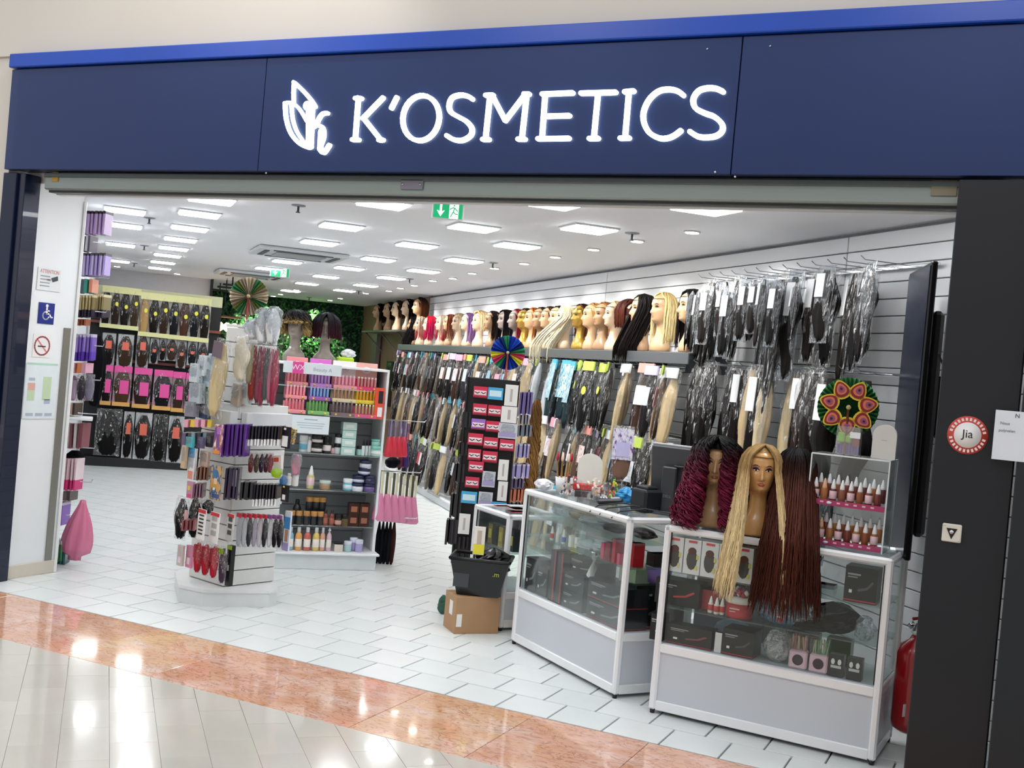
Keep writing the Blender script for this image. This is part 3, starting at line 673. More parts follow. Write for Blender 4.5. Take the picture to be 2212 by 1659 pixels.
def wig(label, loc, rz, root, tip, scale=1., group=None, cap=True, rough=None, sides=4, cat='wig', **k):
    t = thing('wig', label, cat, loc, rz, group); t.scale = (scale,)*3
    P, R, C = wig_mesh(k.pop('L', .3), root, tip, **k)
    ob('hair', strands(P, R, C, HM, sides), t)
    if cap:
        vol = k.get('vol', 1.); mb = MB(); vs = []; fs = []; ns, nz = 24, 9
        for i in range(nz):
            al = math.pi/2*(i/(nz-1))*1.12; 
            for j in range(ns):
                a = 2*math.pi*j/ns; rr = math.sin(min(al, 1.62))
                zf = .325+.108*math.cos(al)*(.98+.03*vol)
                if math.cos(a) > .45: zf = max(zf, .388)
                vs.append((.082*rr*math.sin(a), .004-.101*rr*math.cos(a)*(1 if math.cos(a) < .45 else .93), zf))
        for i in range(nz-1):
            for j in range(ns): fs.append((i*ns+j, i*ns+(j+1) % ns, (i+1)*ns+(j+1) % ns, (i+1)*ns+j))
        mb.add(vs, fs, 0, True); mb.obj('cap', HAIR(False, root), t)
    return t
# ================================================================== GENERIC GOODS (unit meshes, scaled per thing)
U = {}
def unit(key, f):
    if key not in U: U[key] = f()
    return U[key]
def tuft_me(col, wavy, v):
    def f():
        g = random.Random(v*13+int(wavy*100)); mb = MB(); n = 20; K = 16; vs = []; fs = []; p0 = g.uniform(0, 6)
        for k in range(K):
            s = k/(K-1); rw = (.14+.30*min(1, s*3.2))*(1-.35*max(0, s-.6)/.4) if k < K-1 else .16
            for j in range(n):
                a = 2*math.pi*j/n; q = rw*(1+.12*math.sin(a*7+p0)+.05*math.sin(a*13+s*3))
                vs.append((q*math.cos(a)+wavy*.12*math.sin(s*11+p0), q*math.sin(a)*1.0+wavy*.1*math.cos(s*9+p0), -.06-s*.9+(.03*math.sin(a*5) if k == K-1 else 0)))
        for k in range(K-1):
            for j in range(n): fs.append((k*n+j, k*n+(j+1) % n, (k+1)*n+(j+1) % n, (k+1)*n+j))
        fs += [tuple(reversed(range(n))), tuple(range((K-1)*n, K*n))]
        mb.add(vs, fs, 0, True); return mb.mesh(HAIR(False, col, .32), 'hair')
    return unit(('tuft', col, wavy, v), f)
def bag_me(film, v, flare=0., cr=.05):
    def f():
        g = random.Random(v*7+3); mb = MB(); nx, nz = 6, 13; vs = []; fs = []
        for sd in (-1, 1):
            for k in range(nz):
                for i in range(nx):
                    x = i/(nx-1)-.5; z = -k/(nz-1); e = 1 if 0 < i < nx-1 and 0 < k < nz-1 else 0
                    vs.append((x*(1+flare*(-z))+g.uniform(-1, 1)*.02, sd*(.06+.44*e*math.sin(math.pi*min(1, .15-z)))+e*g.uniform(-1, 1)*cr*2, z+g.uniform(-1, 1)*.006))
        N = nx*nz
        for sd in (0, 1):
            for k in range(nz-1):
                for i in range(nx-1):
                    q = (sd*N+k*nx+i, sd*N+k*nx+i+1, sd*N+(k+1)*nx+i+1, sd*N+(k+1)*nx+i); fs.append(q if sd else tuple(reversed(q)))
        for k in range(nz-1):
            for i in (0, nx-1): fs.append((k*nx+i, (k+1)*nx+i, N+(k+1)*nx+i, N+k*nx+i))
        for i in range(nx-1):
            for k in (0, nz-1): fs.append((k*nx+i, k*nx+i+1, N+k*nx+i+1, N+k*nx+i))
        mb.add(vs, fs, 0, True); return mb.mesh(film, 'bag')
    return unit(('bag', film.name, v, flare, cr), f)
def box_me(mat, x, z, w, h, d=.1, y=0., nm='card', bev=.0):
    return unit(('box', mat.name, x, z, w, h, d, y, nm), lambda: MB().box((x, y, z), (w, d, h), bev=bev).mesh(mat, nm))
def disc_me(mat, x, z, r, asp, y=-.56):
    return unit(('disc', mat.name, x, z, r, asp), lambda: MB().prism([(x+r*math.cos(i*.5236), z+r*asp*math.sin(i*.5236)) for i in range(12)], y, y+.04).mesh(mat, 'sticker'))
def goods(name, label, cat, P, rz, dim, parts, group=None, tilt=0., roll=0.):
    t = tag(ob(name, None, None, P), label, cat, group); t.rotation_euler = (tilt, roll, rz); t.scale = dim
    for nm, me in parts: ob(nm, me, t)
    return t
F1 = FILM(.06, 'ffffff', .015, 1.0, 11, fr=.30); F2 = FILM(.05, 'ffffff', .015, 1.0, 9, fr=.28); F3 = FILM(.12, 'f2f6fa', .05, 1.0, 14, fr=.45)
WT_ = M('f1f3f4', .45); BLK = ['14100f', '0f0d0e', '1b1412', '17120f']
def hair_bag(col, wavy, v, tagc=None, film=F1, card=None, head=None, stick=None, insert=None):
    p = [('hair', tuft_me(col, wavy, v))]
    if insert: p.append(('insert_card', box_me(insert, 0, -.33, .96, .56, .05, -.50, 'insert_card')))
    if film: p.append(('bag', bag_me(film, v)))
    if tagc: p.append(('tag', box_me(tagc, .02*(v % 3-1), -.27, .5, .30, .06, -.6, 'tag')))
    if head: p.append(('header_card', box_me(head, 0, -.05, 1.0, .13, .16, -.4, 'header_card')))
    if card: p.append(('label_card', box_me(card, 0, -.42, .62, .26, .06, -.57, 'label_card')))
    if stick: p.append(('sticker', disc_me(stick, .05, -.40, .2, .3)))
    return p
# ------------------------------------------------------------------ goods on the right slatwall
hook_m = CHROME
def rail(t0, t1, z, off, label, sp_=.16):
    r = thing('hook_rail', label, 'hook rail', wp((t0+t1)/2, 0, z), WT, 'hook rails on the right slatwall')
    MB().box((0, -.0, 0), (t1-t0, .012, .02), bev=.003).obj('bar', hook_m, r).location.y = -.035
    n = int((t1-t0)/sp_); hm = MB().tube([(0, 0, 0), (0, -off+.03, 0), (0, -off, .02)], .003, 5).mesh(hook_m, 'hook')
    for i in range(n): ob('hook', hm, r, (-(t1-t0)/2+(i+.5)*sp_, -.035, 0))
rail(.05, 2.25, 2.47, .36, 'chrome hook rail holding the top row of bagged hair near the television')
rail(.05, 2.2, 1.86, .36, 'chrome hook rail holding the second row of hair above the counter')
rail(2.3, 12., 1.83, .36, 'long chrome hook rail just under the wig shelf')
rail(2.3, 11.5, 1.28, .42, 'long chrome hook rail at mid height of the right wall', .2)
rail(2.3, 11.0, .70, .5, 'low chrome hook rail of the right wall', .2)
def ppx(P):
    q = Vector(P)-CP; zz = q.dot(fw); return PW/2+FP*q.dot(r2)/zz, PH/2-FP*q.dot(u2)/zz
R = random.Random(5)
TG1 = 'clear bags of hair on the top hooks'
top = []
for i, t in enumerate(np.arange(.22, 2.3, .098)):
    kind = i % 5; h = (.56, .60, .5, .66, .44)[kind]+R.uniform(-.03, .03); long = (9 <= i <= 12)
    if long: h = .98
    top.append((t, h, i))
for t, h, i in top:
    off = .30+R.uniform(-.1, .06); tg = WT_ if i not in (0, 1, 2) else None; c = BLK[i % 4]
    goods('hair_bag', 'black hair in clear bag%s, %s from the television, top row' % (' with white tag' if tg else '', nth(i)), 'hair extension',
          wp(t, off, 2.46), WT+R.uniform(-.5, .25), (.135, .07, h), hair_bag(c, .4*(i % 3), i % 3, tg, F1 if i % 4 else F3), TG1, -.07)
for i, t in enumerate(np.arange(.85, 2.3, .15)):   # front layer of tags
    goods('hair_bag', 'short white-tagged hair bag in front of the top row, %s from the right' % nth(i), 'hair extension', wp(t, .43+R.uniform(-.03, .02), 2.40+R.uniform(-.04, .03)), WT+R.uniform(-.6, .3),
          (.12, .05, .34+.06*(i % 3)), hair_bag(BLK[i % 4], .2, (i+1) % 3, WT_, F3), 'short tagged hair bags in front of the top row', -.06)
COLS2 = ['0f0c0c', '0f0c0c', '120e0d', '17110f', '1a1412', '2a1a14', '0f0c0c', 'd8c49c', 'd9c7a4', '14100f', 'cbb38a', '14100f', '1a1412', '14100f', '120e0d']
NM = {'d8c49c': 'pale blonde', 'd9c7a4': 'cream blonde', 'cbb38a': 'sandy blonde', '2a1a14': 'dark brown'}
for i, t in enumerate(np.arange(.18, 2.25, .118)):
    c = COLS2[i % 15]; wav = .9 if i < 4 else .25; fm = None if i < 4 else F1
    goods('hair_bundle' if i < 4 else 'hair_bag', ('loose thick bundle of wavy black hair' if i < 4 else 'bagged %s hair' % NM.get(c, 'black'))+' on the second row, %s from the television' % nth(i), 'hair extension',
          wp(t, .33+R.uniform(-.08, .06), 1.87-(.02 if i < 4 else 0)), WT+R.uniform(-.5, .2), (.19 if i < 4 else .15, .1, .68 if i < 4 else .62+.1*(i % 2)), hair_bag(c, wav, i % 3, WT_ if i in (2, 6, 9, 12) else None, fm), 'hair on the second hook row above the counter', -.06)
for i, t in enumerate(np.arange(.5, 2.2, .2)):
    goods('hair_bag', 'bag of hair hanging low behind the counter, %s from the right' % nth(i), 'hair extension', wp(t, .3, 1.25), WT+R.uniform(-.4, .2), (.15, .08, .5), hair_bag(BLK[i % 4], .3, i % 3, WT_ if i % 2 else None, F3), 'bags of hair behind the counter', -.05)
# braid packs under the wig shelf and lower rows
PR = [PRINT('e8eef2', 'c9d6dc', 'a9c3a0', 9, seed=1), PRINT('cfe3ea', '3f9fb8', 'f1f4f6', 8, seed=2), PRINT('f0f2f4', 'e3a8b8', 'd5dbe2', 8, seed=3), PRINT('efe9e4', 'e49b8c', 'f4f4f4', 9, seed=4), PRINT('eef3f0', 'b8c8d4', 'dcd3ea', 10, seed=5), PRINT('f4f0ee', 'd9837c', 'efe3da', 10, seed=6)]
HD = [M('b9cf5a', .4), M('49a7be', .4), M('e7a4b6', .4), M('e8a092', .4), M('c3b6dc', .4), M('e8ecef', .4)]
HDN = ['lime', 'turquoise', 'pink', 'coral', 'lilac', 'white']
CB = ['14110f', '1c1512', '5b4636', '120f10', '3a2419', 'b09a72', '0e0d10', '6d5a48', '241814', '8c8274', '2b2530', '1a1a1e']
def band(t0, t1, z, h, off, grp, seed, step0, step1, kinds, wdt, row):
    rr = random.Random(seed); t = t0; i = 0
    while t < t1:
        k = kinds(t, rr); c = CB[rr.randrange(12)]; f = F2 if i % 3 else F1; cp = rr.choice(range(6))
        if k in ('dark', 'plain') and rr.random() < .45: pp = hair_bag(c, .15, i % 3, None, F1, M(rr.choice(('eceef0', 'e6a0b0', 'd8dde4', 'c84a5a', 'efe6da', '8fb8c8')), .4), HD[cp]); nm = 'labelled hair pack with %s header' % HDN[cp]
        elif k == 'lime': pp = hair_bag('101010', .2, i % 3, None, F1, None, HD[0], M('d6e34a', .4) if i % 2 else None, None); nm = 'black braiding pack with lime header'
        elif k == 'teal': pp = hair_bag('20343a', .1, i % 3, None, F2, None, HD[1], None, PR[1]); nm = 'turquoise printed braiding hair pack'
        elif k == 'white': pp = hair_bag('c8ccd0', 0., i % 3, None, F2); nm = 'long silver grey hair pack'
        elif k == 'print': pp = hair_bag(c, .1, i % 3, None, f, PR[cp], HD[cp]); nm = 'printed hair pack with %s header' % HDN[cp]
        elif k == 'blonde': pp = hair_bag('cdb68c', .15, i % 3, None, F2, None, HD[5]); nm = 'blonde hair pack with white header'
        elif k == 'dark': pp = hair_bag(c, .15, i % 3, None, F1, None, None, None, None); nm = 'clear hair pack'
        else: pp = hair_bag(c, .1, i % 3, None, f, None, HD[cp]); nm = 'hair pack with %s header' % HDN[cp]
        hh = h*rr.uniform(.9, 1.04)
        P = wp(t, off+rr.uniform(-.05, .05), z+rr.uniform(-.015, .015))
        goods('hair_pack', '%s, %s from the counter, %s' % (nm, nth(i), row), 'hair extension', P, WT+rr.uniform(-.55, .15), (wdt*rr.uniform(1.2, 1.45), .08, hh), pp, grp, -.13)
        t += step0+(step1-step0)*(t-t0)/(t1-t0); i += 1
def k1(t, r):
    if t < 3.3: return r.choice(('print', 'blonde', 'dark'))
    if t < 4.4: return 'lime'
    if t < 5.0: return 'teal'
    if t < 5.3: return 'white'
    return r.choice(('print', 'print', 'plain', 'dark'))
band(2.30, 12.0, 1.81, .60, .40, 'hair packs hanging under the wig shelf', 11, .14, .19, k1, .15, 'row under the wig shelf')
def k2(t, r): return r.choice(('print', 'dark', 'dark', 'blonde', 'plain') if t < 5 else ('dark', 'dark', 'plain', 'blonde'))
band(2.30, 11.4, 1.27, .60, .46, 'hair packs in the middle row of the right wall', 12, .145, .20, k2, .155, 'middle row')
band(3.6, 10.8, .70, .58, .56, 'hair packs in the bottom row of the right wall', 13, .2, .24, lambda t, r: r.choice(('dark', 'blonde', 'plain', 'print')), .16, 'bottom row')
# low plinth below the rows
t = thing('wall_plinth', 'low white plinth under the hanging hair along the right wall', 'plinth', wp(6.6, .33, 0), WT); MB().box((0, 0, .05), (9.4, .6, .1), bev=.006).obj('base', WHITE, t); MB().box((0, -.306, .05), (9.4, .01, .07)).obj('kick_strip', M('c9cdd0', .4), t)
# wig shelf
dsh = M('4a4d52', .35, .5)
t = thing('wig_shelf', 'long dark grey metal wig shelf on the right slatwall', 'shelf', wp(7.3, .19, 1.925), WT)
for i in range(5): MB().box((4.0-i*2.02, 0, 0), (2.0, .36, .02), bev=.003).obj('shelf_board', dsh, t)
MB().box((-.0, -.18, -.035), (10.1, .012, .085), bev=.003).obj('front_rail', M('6a6e72', .35, .5), t)
for i in range(11): MB().prism([(-.01, 0), (.01, 0), (.01, -.03), (-.01, -.12)], -.17, .16).obj('bracket', dsh, t, (5.0-i*1.0, 0, -.01))
t = thing('high_wig_shelf', 'short grey wig shelf on slanting brackets high on the brown slatted wall', 'shelf', wp(14.0, .2, 2.15), WT)
MB().box((0, 0, 0), (3.4, .36, .03), bev=.003).obj('shelf_board', M('6b6762', .4, .4), t)
for x in (-1.4, 0, 1.4): MB().tube([(x, -.16, -.01), (x, .18, -.34)], .014, 6).obj('brace', M('6b6762', .4, .4), t)
MB().box((-1.9, .15, -.6), (.5, .08, 1.5)).obj('upright_panel', M('6f6660', .5), t)
# ---- the wigs on the shelf
SKN = {'beige': ('c9a37c', .35, 0), 'tan': ('a98562', .4, 0), 'gold': ('c9a24a', .25, .6), 'pale': ('ddc0a0', .4, 0), 'grey': ('8f8078', .45, 0)}
HEADS = [  # px, skin, root, tip, L, extra, label
 (1490, 'beige', '0c0a0b', '171013', .30, dict(n=190, vol=1.12, r=.008), 'long straight black wig, nearest head to the hanging hair'),
 (1428, 'beige', 'd2b67a', 'd9c38e', .26, dict(n=170, r=.008, phif=70), 'straight golden blonde wig on a beige head, second from the right end of the shelf'),
 (1385, 'beige', '0d0a0a', '140e0d', .42, dict(n=170, drape=.12, phif=52, r=.008), 'long black wig trailing over the shelf edge, third from the right end'),
 (1350, 'beige', '3a1a12', '4a2216', .13, dict(n=190, vol=1.12, inward=.12, r=.009, phif=95), 'smooth auburn bob with its back half turned to the room'),
 (1318, 'pale', 'cdb184', 'd8c294', .05, dict(n=90, phif=95), 'pale head with a short light blonde wig, left of the auburn bob'),
 (1294, 'tan', '8a5a30', 'a06a3a', .2, dict(n=120, phif=100, curl=.008, r=.008), 'tan head with made-up eyes and a wavy ginger wig'),
 (1270, 'beige', 'a27a44', 'b98f55', .12, dict(n=90, phif=105), 'beige head with a short honey wig swept back'),
 (1246, 'gold', '3a2013', '5a3420', .2, dict(n=140, phif=85, r=.008), 'shiny gold head under a brown wig'),
 (1212, 'pale', 'd6c6a4', 'ddd3b8', .46, dict(n=170, phif=60, front_pull=1.2, drape=.2, r=.007), 'platinum wig whose long hair flows down over the shelf edge'),
 (1196, 'beige', '110d0e', '151012', .3, dict(n=110, phif=90), 'head with a black wig behind the long platinum one'),
 (1178, 'beige', '4a2c1c', '5c3823', .22, dict(n=110, phif=85), 'beige head with a chestnut wig left of the platinum wig'),
 (1160, 'tan', '20140f', '2c1c14', .25, dict(n=110, phif=85), 'tan head with a dark brown shoulder-length wig'),
 (1143, 'beige', 'a2561f', 'b86a2a', .22, dict(n=110, phif=80), 'head with a copper orange wig above the bottle-green packs'),
 (1126, 'gold', '1c1310', '2a1a14', .12, dict(n=90, phif=100), 'small gold head with a short dark wig'),
 (1108, 'grey', '7a1420', 'a01a2a', .24, dict(n=110, phif=85), 'grey head with a bright red wig'),
 (1084, 'grey', '0d0b0d', '131014', .32, dict(n=150, vol=1.1), 'long black wig midway along the far half of the shelf'),
 (1056, 'tan', '1a1210', '2c1c15', .24, dict(n=110, phif=80), 'tan head with a dark wig and tilted chin'),
 (1028, 'pale', 'd0a878', 'd9b88c', .12, dict(n=150, vol=1.35, r=.01, phif=80), 'wide puffy peach blonde wig'),
 (1004, 'pale', '6a4a7a', '9a6fae', .3, dict(n=100, phif=80), 'head with a lilac tinted long wig'),
 (984, 'pale', 'cdb993', 'd8c8a6', .12, dict(n=130, vol=1.1, r=.009, phif=75), 'cream blonde bob in the far half of the shelf'),
 (966, 'beige', '6a2f1c', '84402a', .24, dict(n=100), 'reddish brown long wig beside the cream bob'),
 (948, 'pale', 'bfae98', 'a81c34', .26, dict(n=110, mix=.6), 'beige to crimson two-tone wig, nearer one of the pair'),
 (922, 'pale', 'c8102c', 'b81c50', .26, dict(n=110), 'hot pink and red wig with a scarlet crown'),
 (903, 'pale', 'c9b29a', 'c81c44', .24, dict(n=110, mix=.7), 'beige wig with magenta lengths'),
 (888, 'tan', '0d0b0d', '120f12', .4, dict(n=130, vol=1.15, drape=.1), 'long black wig at the far end of the shelf')]
for i, (px, sk, c1, c2, L, kw, lb) in enumerate(HEADS):
    t_, z_ = wl(px, 746, .22); P = wp(t_, .2+(.03 if i < 3 else 0), 1.935); s = 1.08 if i < 3 else 1.0
    rz = WT+(.0 if i != 3 else 2.2)+(.15 if i % 2 else -.1)
    c_, rg, mtl = SKN[sk]
    mannequin('%s mannequin head under the %s' % (sk, lb.split(',')[0]), c_, P, rz, s, 'mannequin heads on the long wig shelf', False, rg, mtl)
    wig(lb, P, rz, c1, c2, s, 'wigs on the long wig shelf', L=L, seed=20+i, **kw)
FAR = [(806, 'beige', '0f0c0e', '141013', .18), (828, 'beige', '0f0c0e', '1a1210', .16), (846, 'pale', '2a1c16', '3a261c', .14), (868, 'pale', '0c0a0c', '100d10', .2), (892, 'tan', '100d0f', '5a3018', .2)]
for i, (px, sk, c1, c2, L) in enumerate(FAR):
    t_, z_ = wl(px+4, 712, .25); t_ = min(t_, 15.6); P = wp(t_, .2, 2.165); c_, rg, mtl = SKN[sk]
    mannequin('%s mannequin head on the high far shelf, %s from the left' % (sk, nth(i)), c_, P, WT, 1.15, 'mannequin heads on the high far shelf', False, rg, mtl)
    wig('dark wig on the high far shelf, %s from the left' % nth(i), P, WT, c1, c2, 1.15, 'dark wigs on the high far shelf', L=L, n=110, seed=70+i, phif=85, r=.009)
# ================================================================== DISPLAY CASES
FRM = M('f0f2f5', .25, .15, .02); LAM = M('c9ced6', .4, 0, .02, 2); RUB = M('101215', .5)
def case(label, P, rz, w, d, h, zdeck, shelves, low=True, name='display_case'):
    t = thing(name, label, 'display case', P, rz); r = .021
    for sx in (0, 1):
        for sy in (0, 1): MB().box((0, 0, 0), (.036, .036, h-.03), bev=.009).obj('corner_post', FRM, t, (sx*(w-.036)+.018, sy*(d-.036)+.018, (h-.03)/2+.02))
    for sy in (0, 1): MB().box((0, 0, 0), (w, .036, .036), bev=.010).obj('top_rail', FRM, t, (w/2, sy*(d-.036)+.018, h-.018))
    for sx in (0, 1): MB().box((0, 0, 0), (.036, d, .036), bev=.010).obj('top_rail', FRM, t, (sx*(w-.036)+.018, d/2, h-.018))
    for sx in (0, 1):
        for sy in (0, 1): MB().lathe([(.012, 0), (.014, .02)], 10).obj('foot', RUB, t, (sx*(w-.036)+.018, sy*(d-.036)+.018, 0))
    if low:
        zl = zdeck
        MB().box((w/2, .018, zl-.02), (w-.07, .028, .045), bev=.004).obj('middle_rail', FRM, t); MB().box((w/2, .018, .045), (w-.07, .028, .05), bev=.004).obj('bottom_rail', FRM, t)
        MB().box((w/2, .022, (zl-.02+.045)/2), (w-.07, .012, zl-.11)).obj('front_panel', LAM, t)
        for sx in (0, 1):
            x = sx*(w-.036)+.018
            MB().box((x, d/2, (zl+.03)/2), (.012, d-.07, zl-.1)).obj('side_panel', LAM, t); MB().box((x, d/2, zl-.02), (.026, d-.07, .045), bev=.004).obj('side_rail', FRM, t); MB().box((x, d/2, .045), (.026, d-.07, .05), bev=.004).obj('side_rail', FRM, t)
        MB().box((w/2, d/2, zl), (w-.04, d-.04, .014)).obj('deck', M('c4cad0', .4), t)
        MB().box((w/2, d-.02, (zl+.04)/2), (w-.07, .01, zl-.06)).obj('back_panel', LAM, t)
    MB().box((w/2, .02, (zdeck+h)/2-.01), (w-.07, .004, h-zdeck-.05)).obj('front_glass', GLASS, t)
    for sx in (0, 1): MB().box((sx*(w-.04)+.02, d/2, (zdeck+h)/2-.01), (.004, d-.07, h-zdeck-.05)).obj('side_glass', GLASS, t)
    for x0, x1 in ((.036, .042), (w-.042, w-.036)): MB().box(((x0+x1)/2, .012, (zdeck+h)/2-.01), (x1-x0, .006, h-zdeck-.05)).obj('glass_gasket', RUB, t)
    MB().box((w/2, d/2, h-.006), (w-.06, d-.06, .006)).obj('top_glass', FILM(.06, 'f2f6f7', .06, 0, fr=.3), t)
    for z in shelves: MB().box((w/2, d/2, z), (w-.05, d-.06, .007)).obj('glass_shelf', FILM(.06, 'e8f3f0', .06, 0, fr=.3), t)
    return t
P3 = Vector((-1.655, 5.56, 0)); R3 = math.radians(-3.2); W3, D3 = 1.135, .47
c3 = case('right-hand glass display case carrying the three long wigs and the bottle stand', P3, R3, W3, D3, .975, .36, (.735, .55))
P2 = Vector((-2.81, 6.345, 0)); R2 = math.radians(-36.4); W2, D2 = 1.16, .47
c2 = case('middle glass display case angled beside the boxes, holding black boxes of appliances', P2, R2, W2, D2, .97, .345, (.69, .82))
def l3(x, y, z): return P3+Matrix.Rotation(R3, 3, 'Z') @ Vector((x, y, z))
def l2(x, y, z): return P2+Matrix.Rotation(R2, 3, 'Z') @ Vector((x, y, z))
P1 = Vector((-3.40, 6.86, 0)); R1 = math.radians(-36)
c1 = case('low white glass display table behind the shopping basket', P1, R1, .5, .42, .76, .25, (.5,), True)
def on3(px, y):   # local x on case 3 for a photo column, at local depth y
    n = Matrix.Rotation(R3, 3, 'Z') @ Vector((0, 1, 0)); q = pln(px, 1180, l3(0, y, 0), n); return (Matrix.Rotation(-R3, 3, 'Z') @ (q-P3)).x
def on2(px, y):
    n = Matrix.Rotation(R2, 3, 'Z') @ Vector((0, 1, 0)); q = pln(px, 1180, l2(0, y, 0), n); return (Matrix.Rotation(-R2, 3, 'Z') @ (q-P2)).x
# ---- the three big wigs on case 3
Q = l3(on3(1532, .17), .17, .978)
mannequin('tan mannequin bust under the burgundy curls at the left end of the right-hand case', 'c49a70', Q, YAW-.25, 1.03, None, True, .35, 0, '8e3a34', 'a07060')
wig('big curly wig with black roots and burgundy curls on the right-hand display case', Q, YAW-.25, '0d0a0c', '681a34', 1.05, L=.31, n=520, K=56, r=.0046, phif=27, curl=.024, curln=6, vol=1.3, spread=.5, mix=.42, seed=3, var=.35, taper=.7)
Q = l3(on3(1628, .10), .10, .978)
mannequin('golden tan mannequin bust with purple eyeshadow and red lips between the two dark wigs', 'cf9c62', Q, YAW-.12, 1.02, None, True, .3, 0, 'a82434', '8a4a86')
wig('very long straight honey blonde wig falling over the front edge of the right-hand case', Q, YAW-.12, 'a88a5c', 'dcc698', 1.03, L=.58, n=900, K=22, r=.0044, phif=42, vol=1.12, spread=.40, front_pull=1.5, drape=.12, mix=.5, seed=4, var=.22, part=.012)
Q = l3(on3(1704, .20), .20, .978)
mannequin('mannequin bust hidden under the long auburn wig', 'a07850', Q, YAW+2.9, 1.02, None, False)
wig('very long straight wig with black crown and auburn lengths seen from the back', Q, YAW+2.9+math.pi*0, '0c090a', '4c261d', 1.03, L=.64, n=1000, K=22, r=.0048, phif=25, vol=1.08, spread=.32, drape=-.21, mix=.22, seed=5, var=.22)
# ================================================================== HELPERS FOR SMALL GOODS
def hg(x0, y0, x1, y1, D, parts, name, label, cat, group=None, rz=None, d=.03, tilt=0., roll=0.):
    P = dp((x0+x1)/2, y0, D); return goods(name, label, cat, P, YAW if rz is None else rz, ((x1-x0)*D/FP, d, (y1-y0)*D/FP), parts, group, tilt, roll)
def flat(mat, nm='card', d=.6): return (nm, box_me(mat, 0, -.5, 1, 1, d, 0, nm, 0.))
def spot(mat, x, z, w, h, nm='label', y=-.34, d=.06): return (nm, box_me(mat, x, z, w, h, d, y, nm))
def cyl_me(mat, prof, n=14, key=None, sy=1.): return unit(('cyl', mat.name, tuple(prof), n, sy), lambda: MB().lathe(prof, n, sx=1, sy=sy).mesh(mat, 'body'))
BOT = [(.36, 0), (.5, .03), (.5, .62), (.40, .72), (.22, .78), (.22, .80)]; CAPP = [(.24, .79), (.26, .80), (.26, .97), (.2, 1.0)]
CONE = [(.30, .58), (.34, .60), (.30, .72), (.12, .97), (.06, 1.0)]; DBOT = [(.38, 0), (.46, .03), (.46, .56), (.32, .6)]
JAR = [(.46, 0), (.5, .05), (.5, .62), (.46, .66)]; LID = [(.5, .66), (.52, .68), (.52, .96), (.48, 1.0)]
PUMP = [(.16, .78), (.16, .86), (.3, .87), (.3, .93), (.1, .94), (.1, 1.0)]
def stand(kind, P, w, h, c, cc, label, group, cat=None, lab=None, rz=None, d=None):
    nm = {'bottle': 'bottle', 'jar': 'jar', 'box': 'product_box', 'drop': 'dropper_bottle', 'pump': 'pump_bottle', 'tube': 'tube'}[kind]
    t = tag(ob(nm, None, None, P), label, cat or {'box': 'box', 'jar': 'jar', 'tube': 'tube'}.get(kind, 'bottle'), group); t.rotation_euler.z = YAW if rz is None else rz
    t.scale = (w, d or w, h); m1 = M(c, .3, coat=.3); m2 = M(cc, .3)
    if kind == 'box':
        ob('carton', box_me(m1, 0, .5, 1, 1, 1, 0, 'carton'), t)
        if lab: ob('label', box_me(M(lab, .4), 0, .5, .6, .45, .04, -.51, 'label'), t)
        ob('flap', box_me(m2, 0, .985, 1.004, .03, 1.004, 0, 'flap'), t); return t
    pr = {'bottle': (BOT, CAPP), 'jar': (JAR, LID), 'drop': (DBOT, CONE), 'pump': (BOT, PUMP), 'tube': ([(.4, 0), (.5, .03), (.5, .8), (.44, .84)], [(.44, .84), (.46, .86), (.46, .98), (.38, 1.)])}[kind]
    ob('body', cyl_me(m1, pr[0]), t); ob('cap', cyl_me(m2, pr[1]), t)
    if lab: ob('label', cyl_me(M(lab, .5), [(.505, .16), (.505, .5)] if kind != 'tube' else [(.505, .2), (.505, .6)], 14), t)
    return t
# ================================================================== CASE 3 CONTENTS
def at3(px, y, z): return l3(on3(px, y), y, z)
g3 = 'white boxes of hair buns on the top glass shelf'
hb = M('2a1c1a', .5); ylw = M('d9d65a', .4)
for i, px in enumerate((1465, 1503, 1541, 1579, 1616)):
    P = at3(px, .075, .739); t = stand('box', P, .088, .178, 'e6e3e8', 'f4f2f4', 'white box with hair bun picture, %s on the upper case shelf' % pos(i, 5), g3, lab=None, rz=R3, d=.09)
    ob('picture', unit(('bunpic',), lambda: MB().prism([(.32*math.cos(q*.5236), .42+.3*math.sin(q*.5236)) for q in range(12)], -.52, -.5).mesh(M('4a4446', .5), 'picture')), t)
    ob('picture', unit(('bunp2',), lambda: MB().prism([(.25*math.cos(q*.5236), .66+.11*math.sin(q*.5236)) for q in range(12)], -.53, -.5).mesh(M('5a2a26', .5), 'picture')), t)
    ob('red_strip', box_me(M('d8485a', .4), 0, .93, .5, .06, .03, -.52, 'red_strip'), t)
    for k_, (x, z) in enumerate(((.33, .5), (.3, .2))): ob('sticker', box_me(ylw, x, z, .12, .12, .03, -.53, 'sticker'), t)
BXM = '17181b'
def appliance(P, rz, w, d, h, label, group=None, pic='6a4440', red=True, price=True, name='appliance_box'):
    t = tag(ob(name, None, None, P), label, 'box', group); t.rotation_euler.z = rz; t.scale = (w, d, h)
    ob('carton', box_me(M(BXM, .35), 0, .5, 1, 1, 1, 0, 'carton'), t)
    if red: ob('red_strip', box_me(M('b5303a', .35), 0, .05, 1.004, .04, 1.004, 0, 'red_strip'), t)
    ob('picture', unit(('ap', pic), lambda: MB().stroke([(-.05, .35), (.2, .42), (.36, .6)], .07, -.52, -.5).mesh(M(pic, .4), 'picture')), t)
    ob('lettering', unit(('ap2',), lambda: MB().box((-.22, -.51, .78), (.4, .02, .05)).box((-.26, -.51, .70), (.3, .02, .03)).mesh(M('9a9a9e', .4), 'lettering')), t)
    if price: ob('price_sticker', box_me(M('f2f2ee', .4), -.3, .3, .09, .09, .03, -.51, 'price_sticker'), t)
    return t
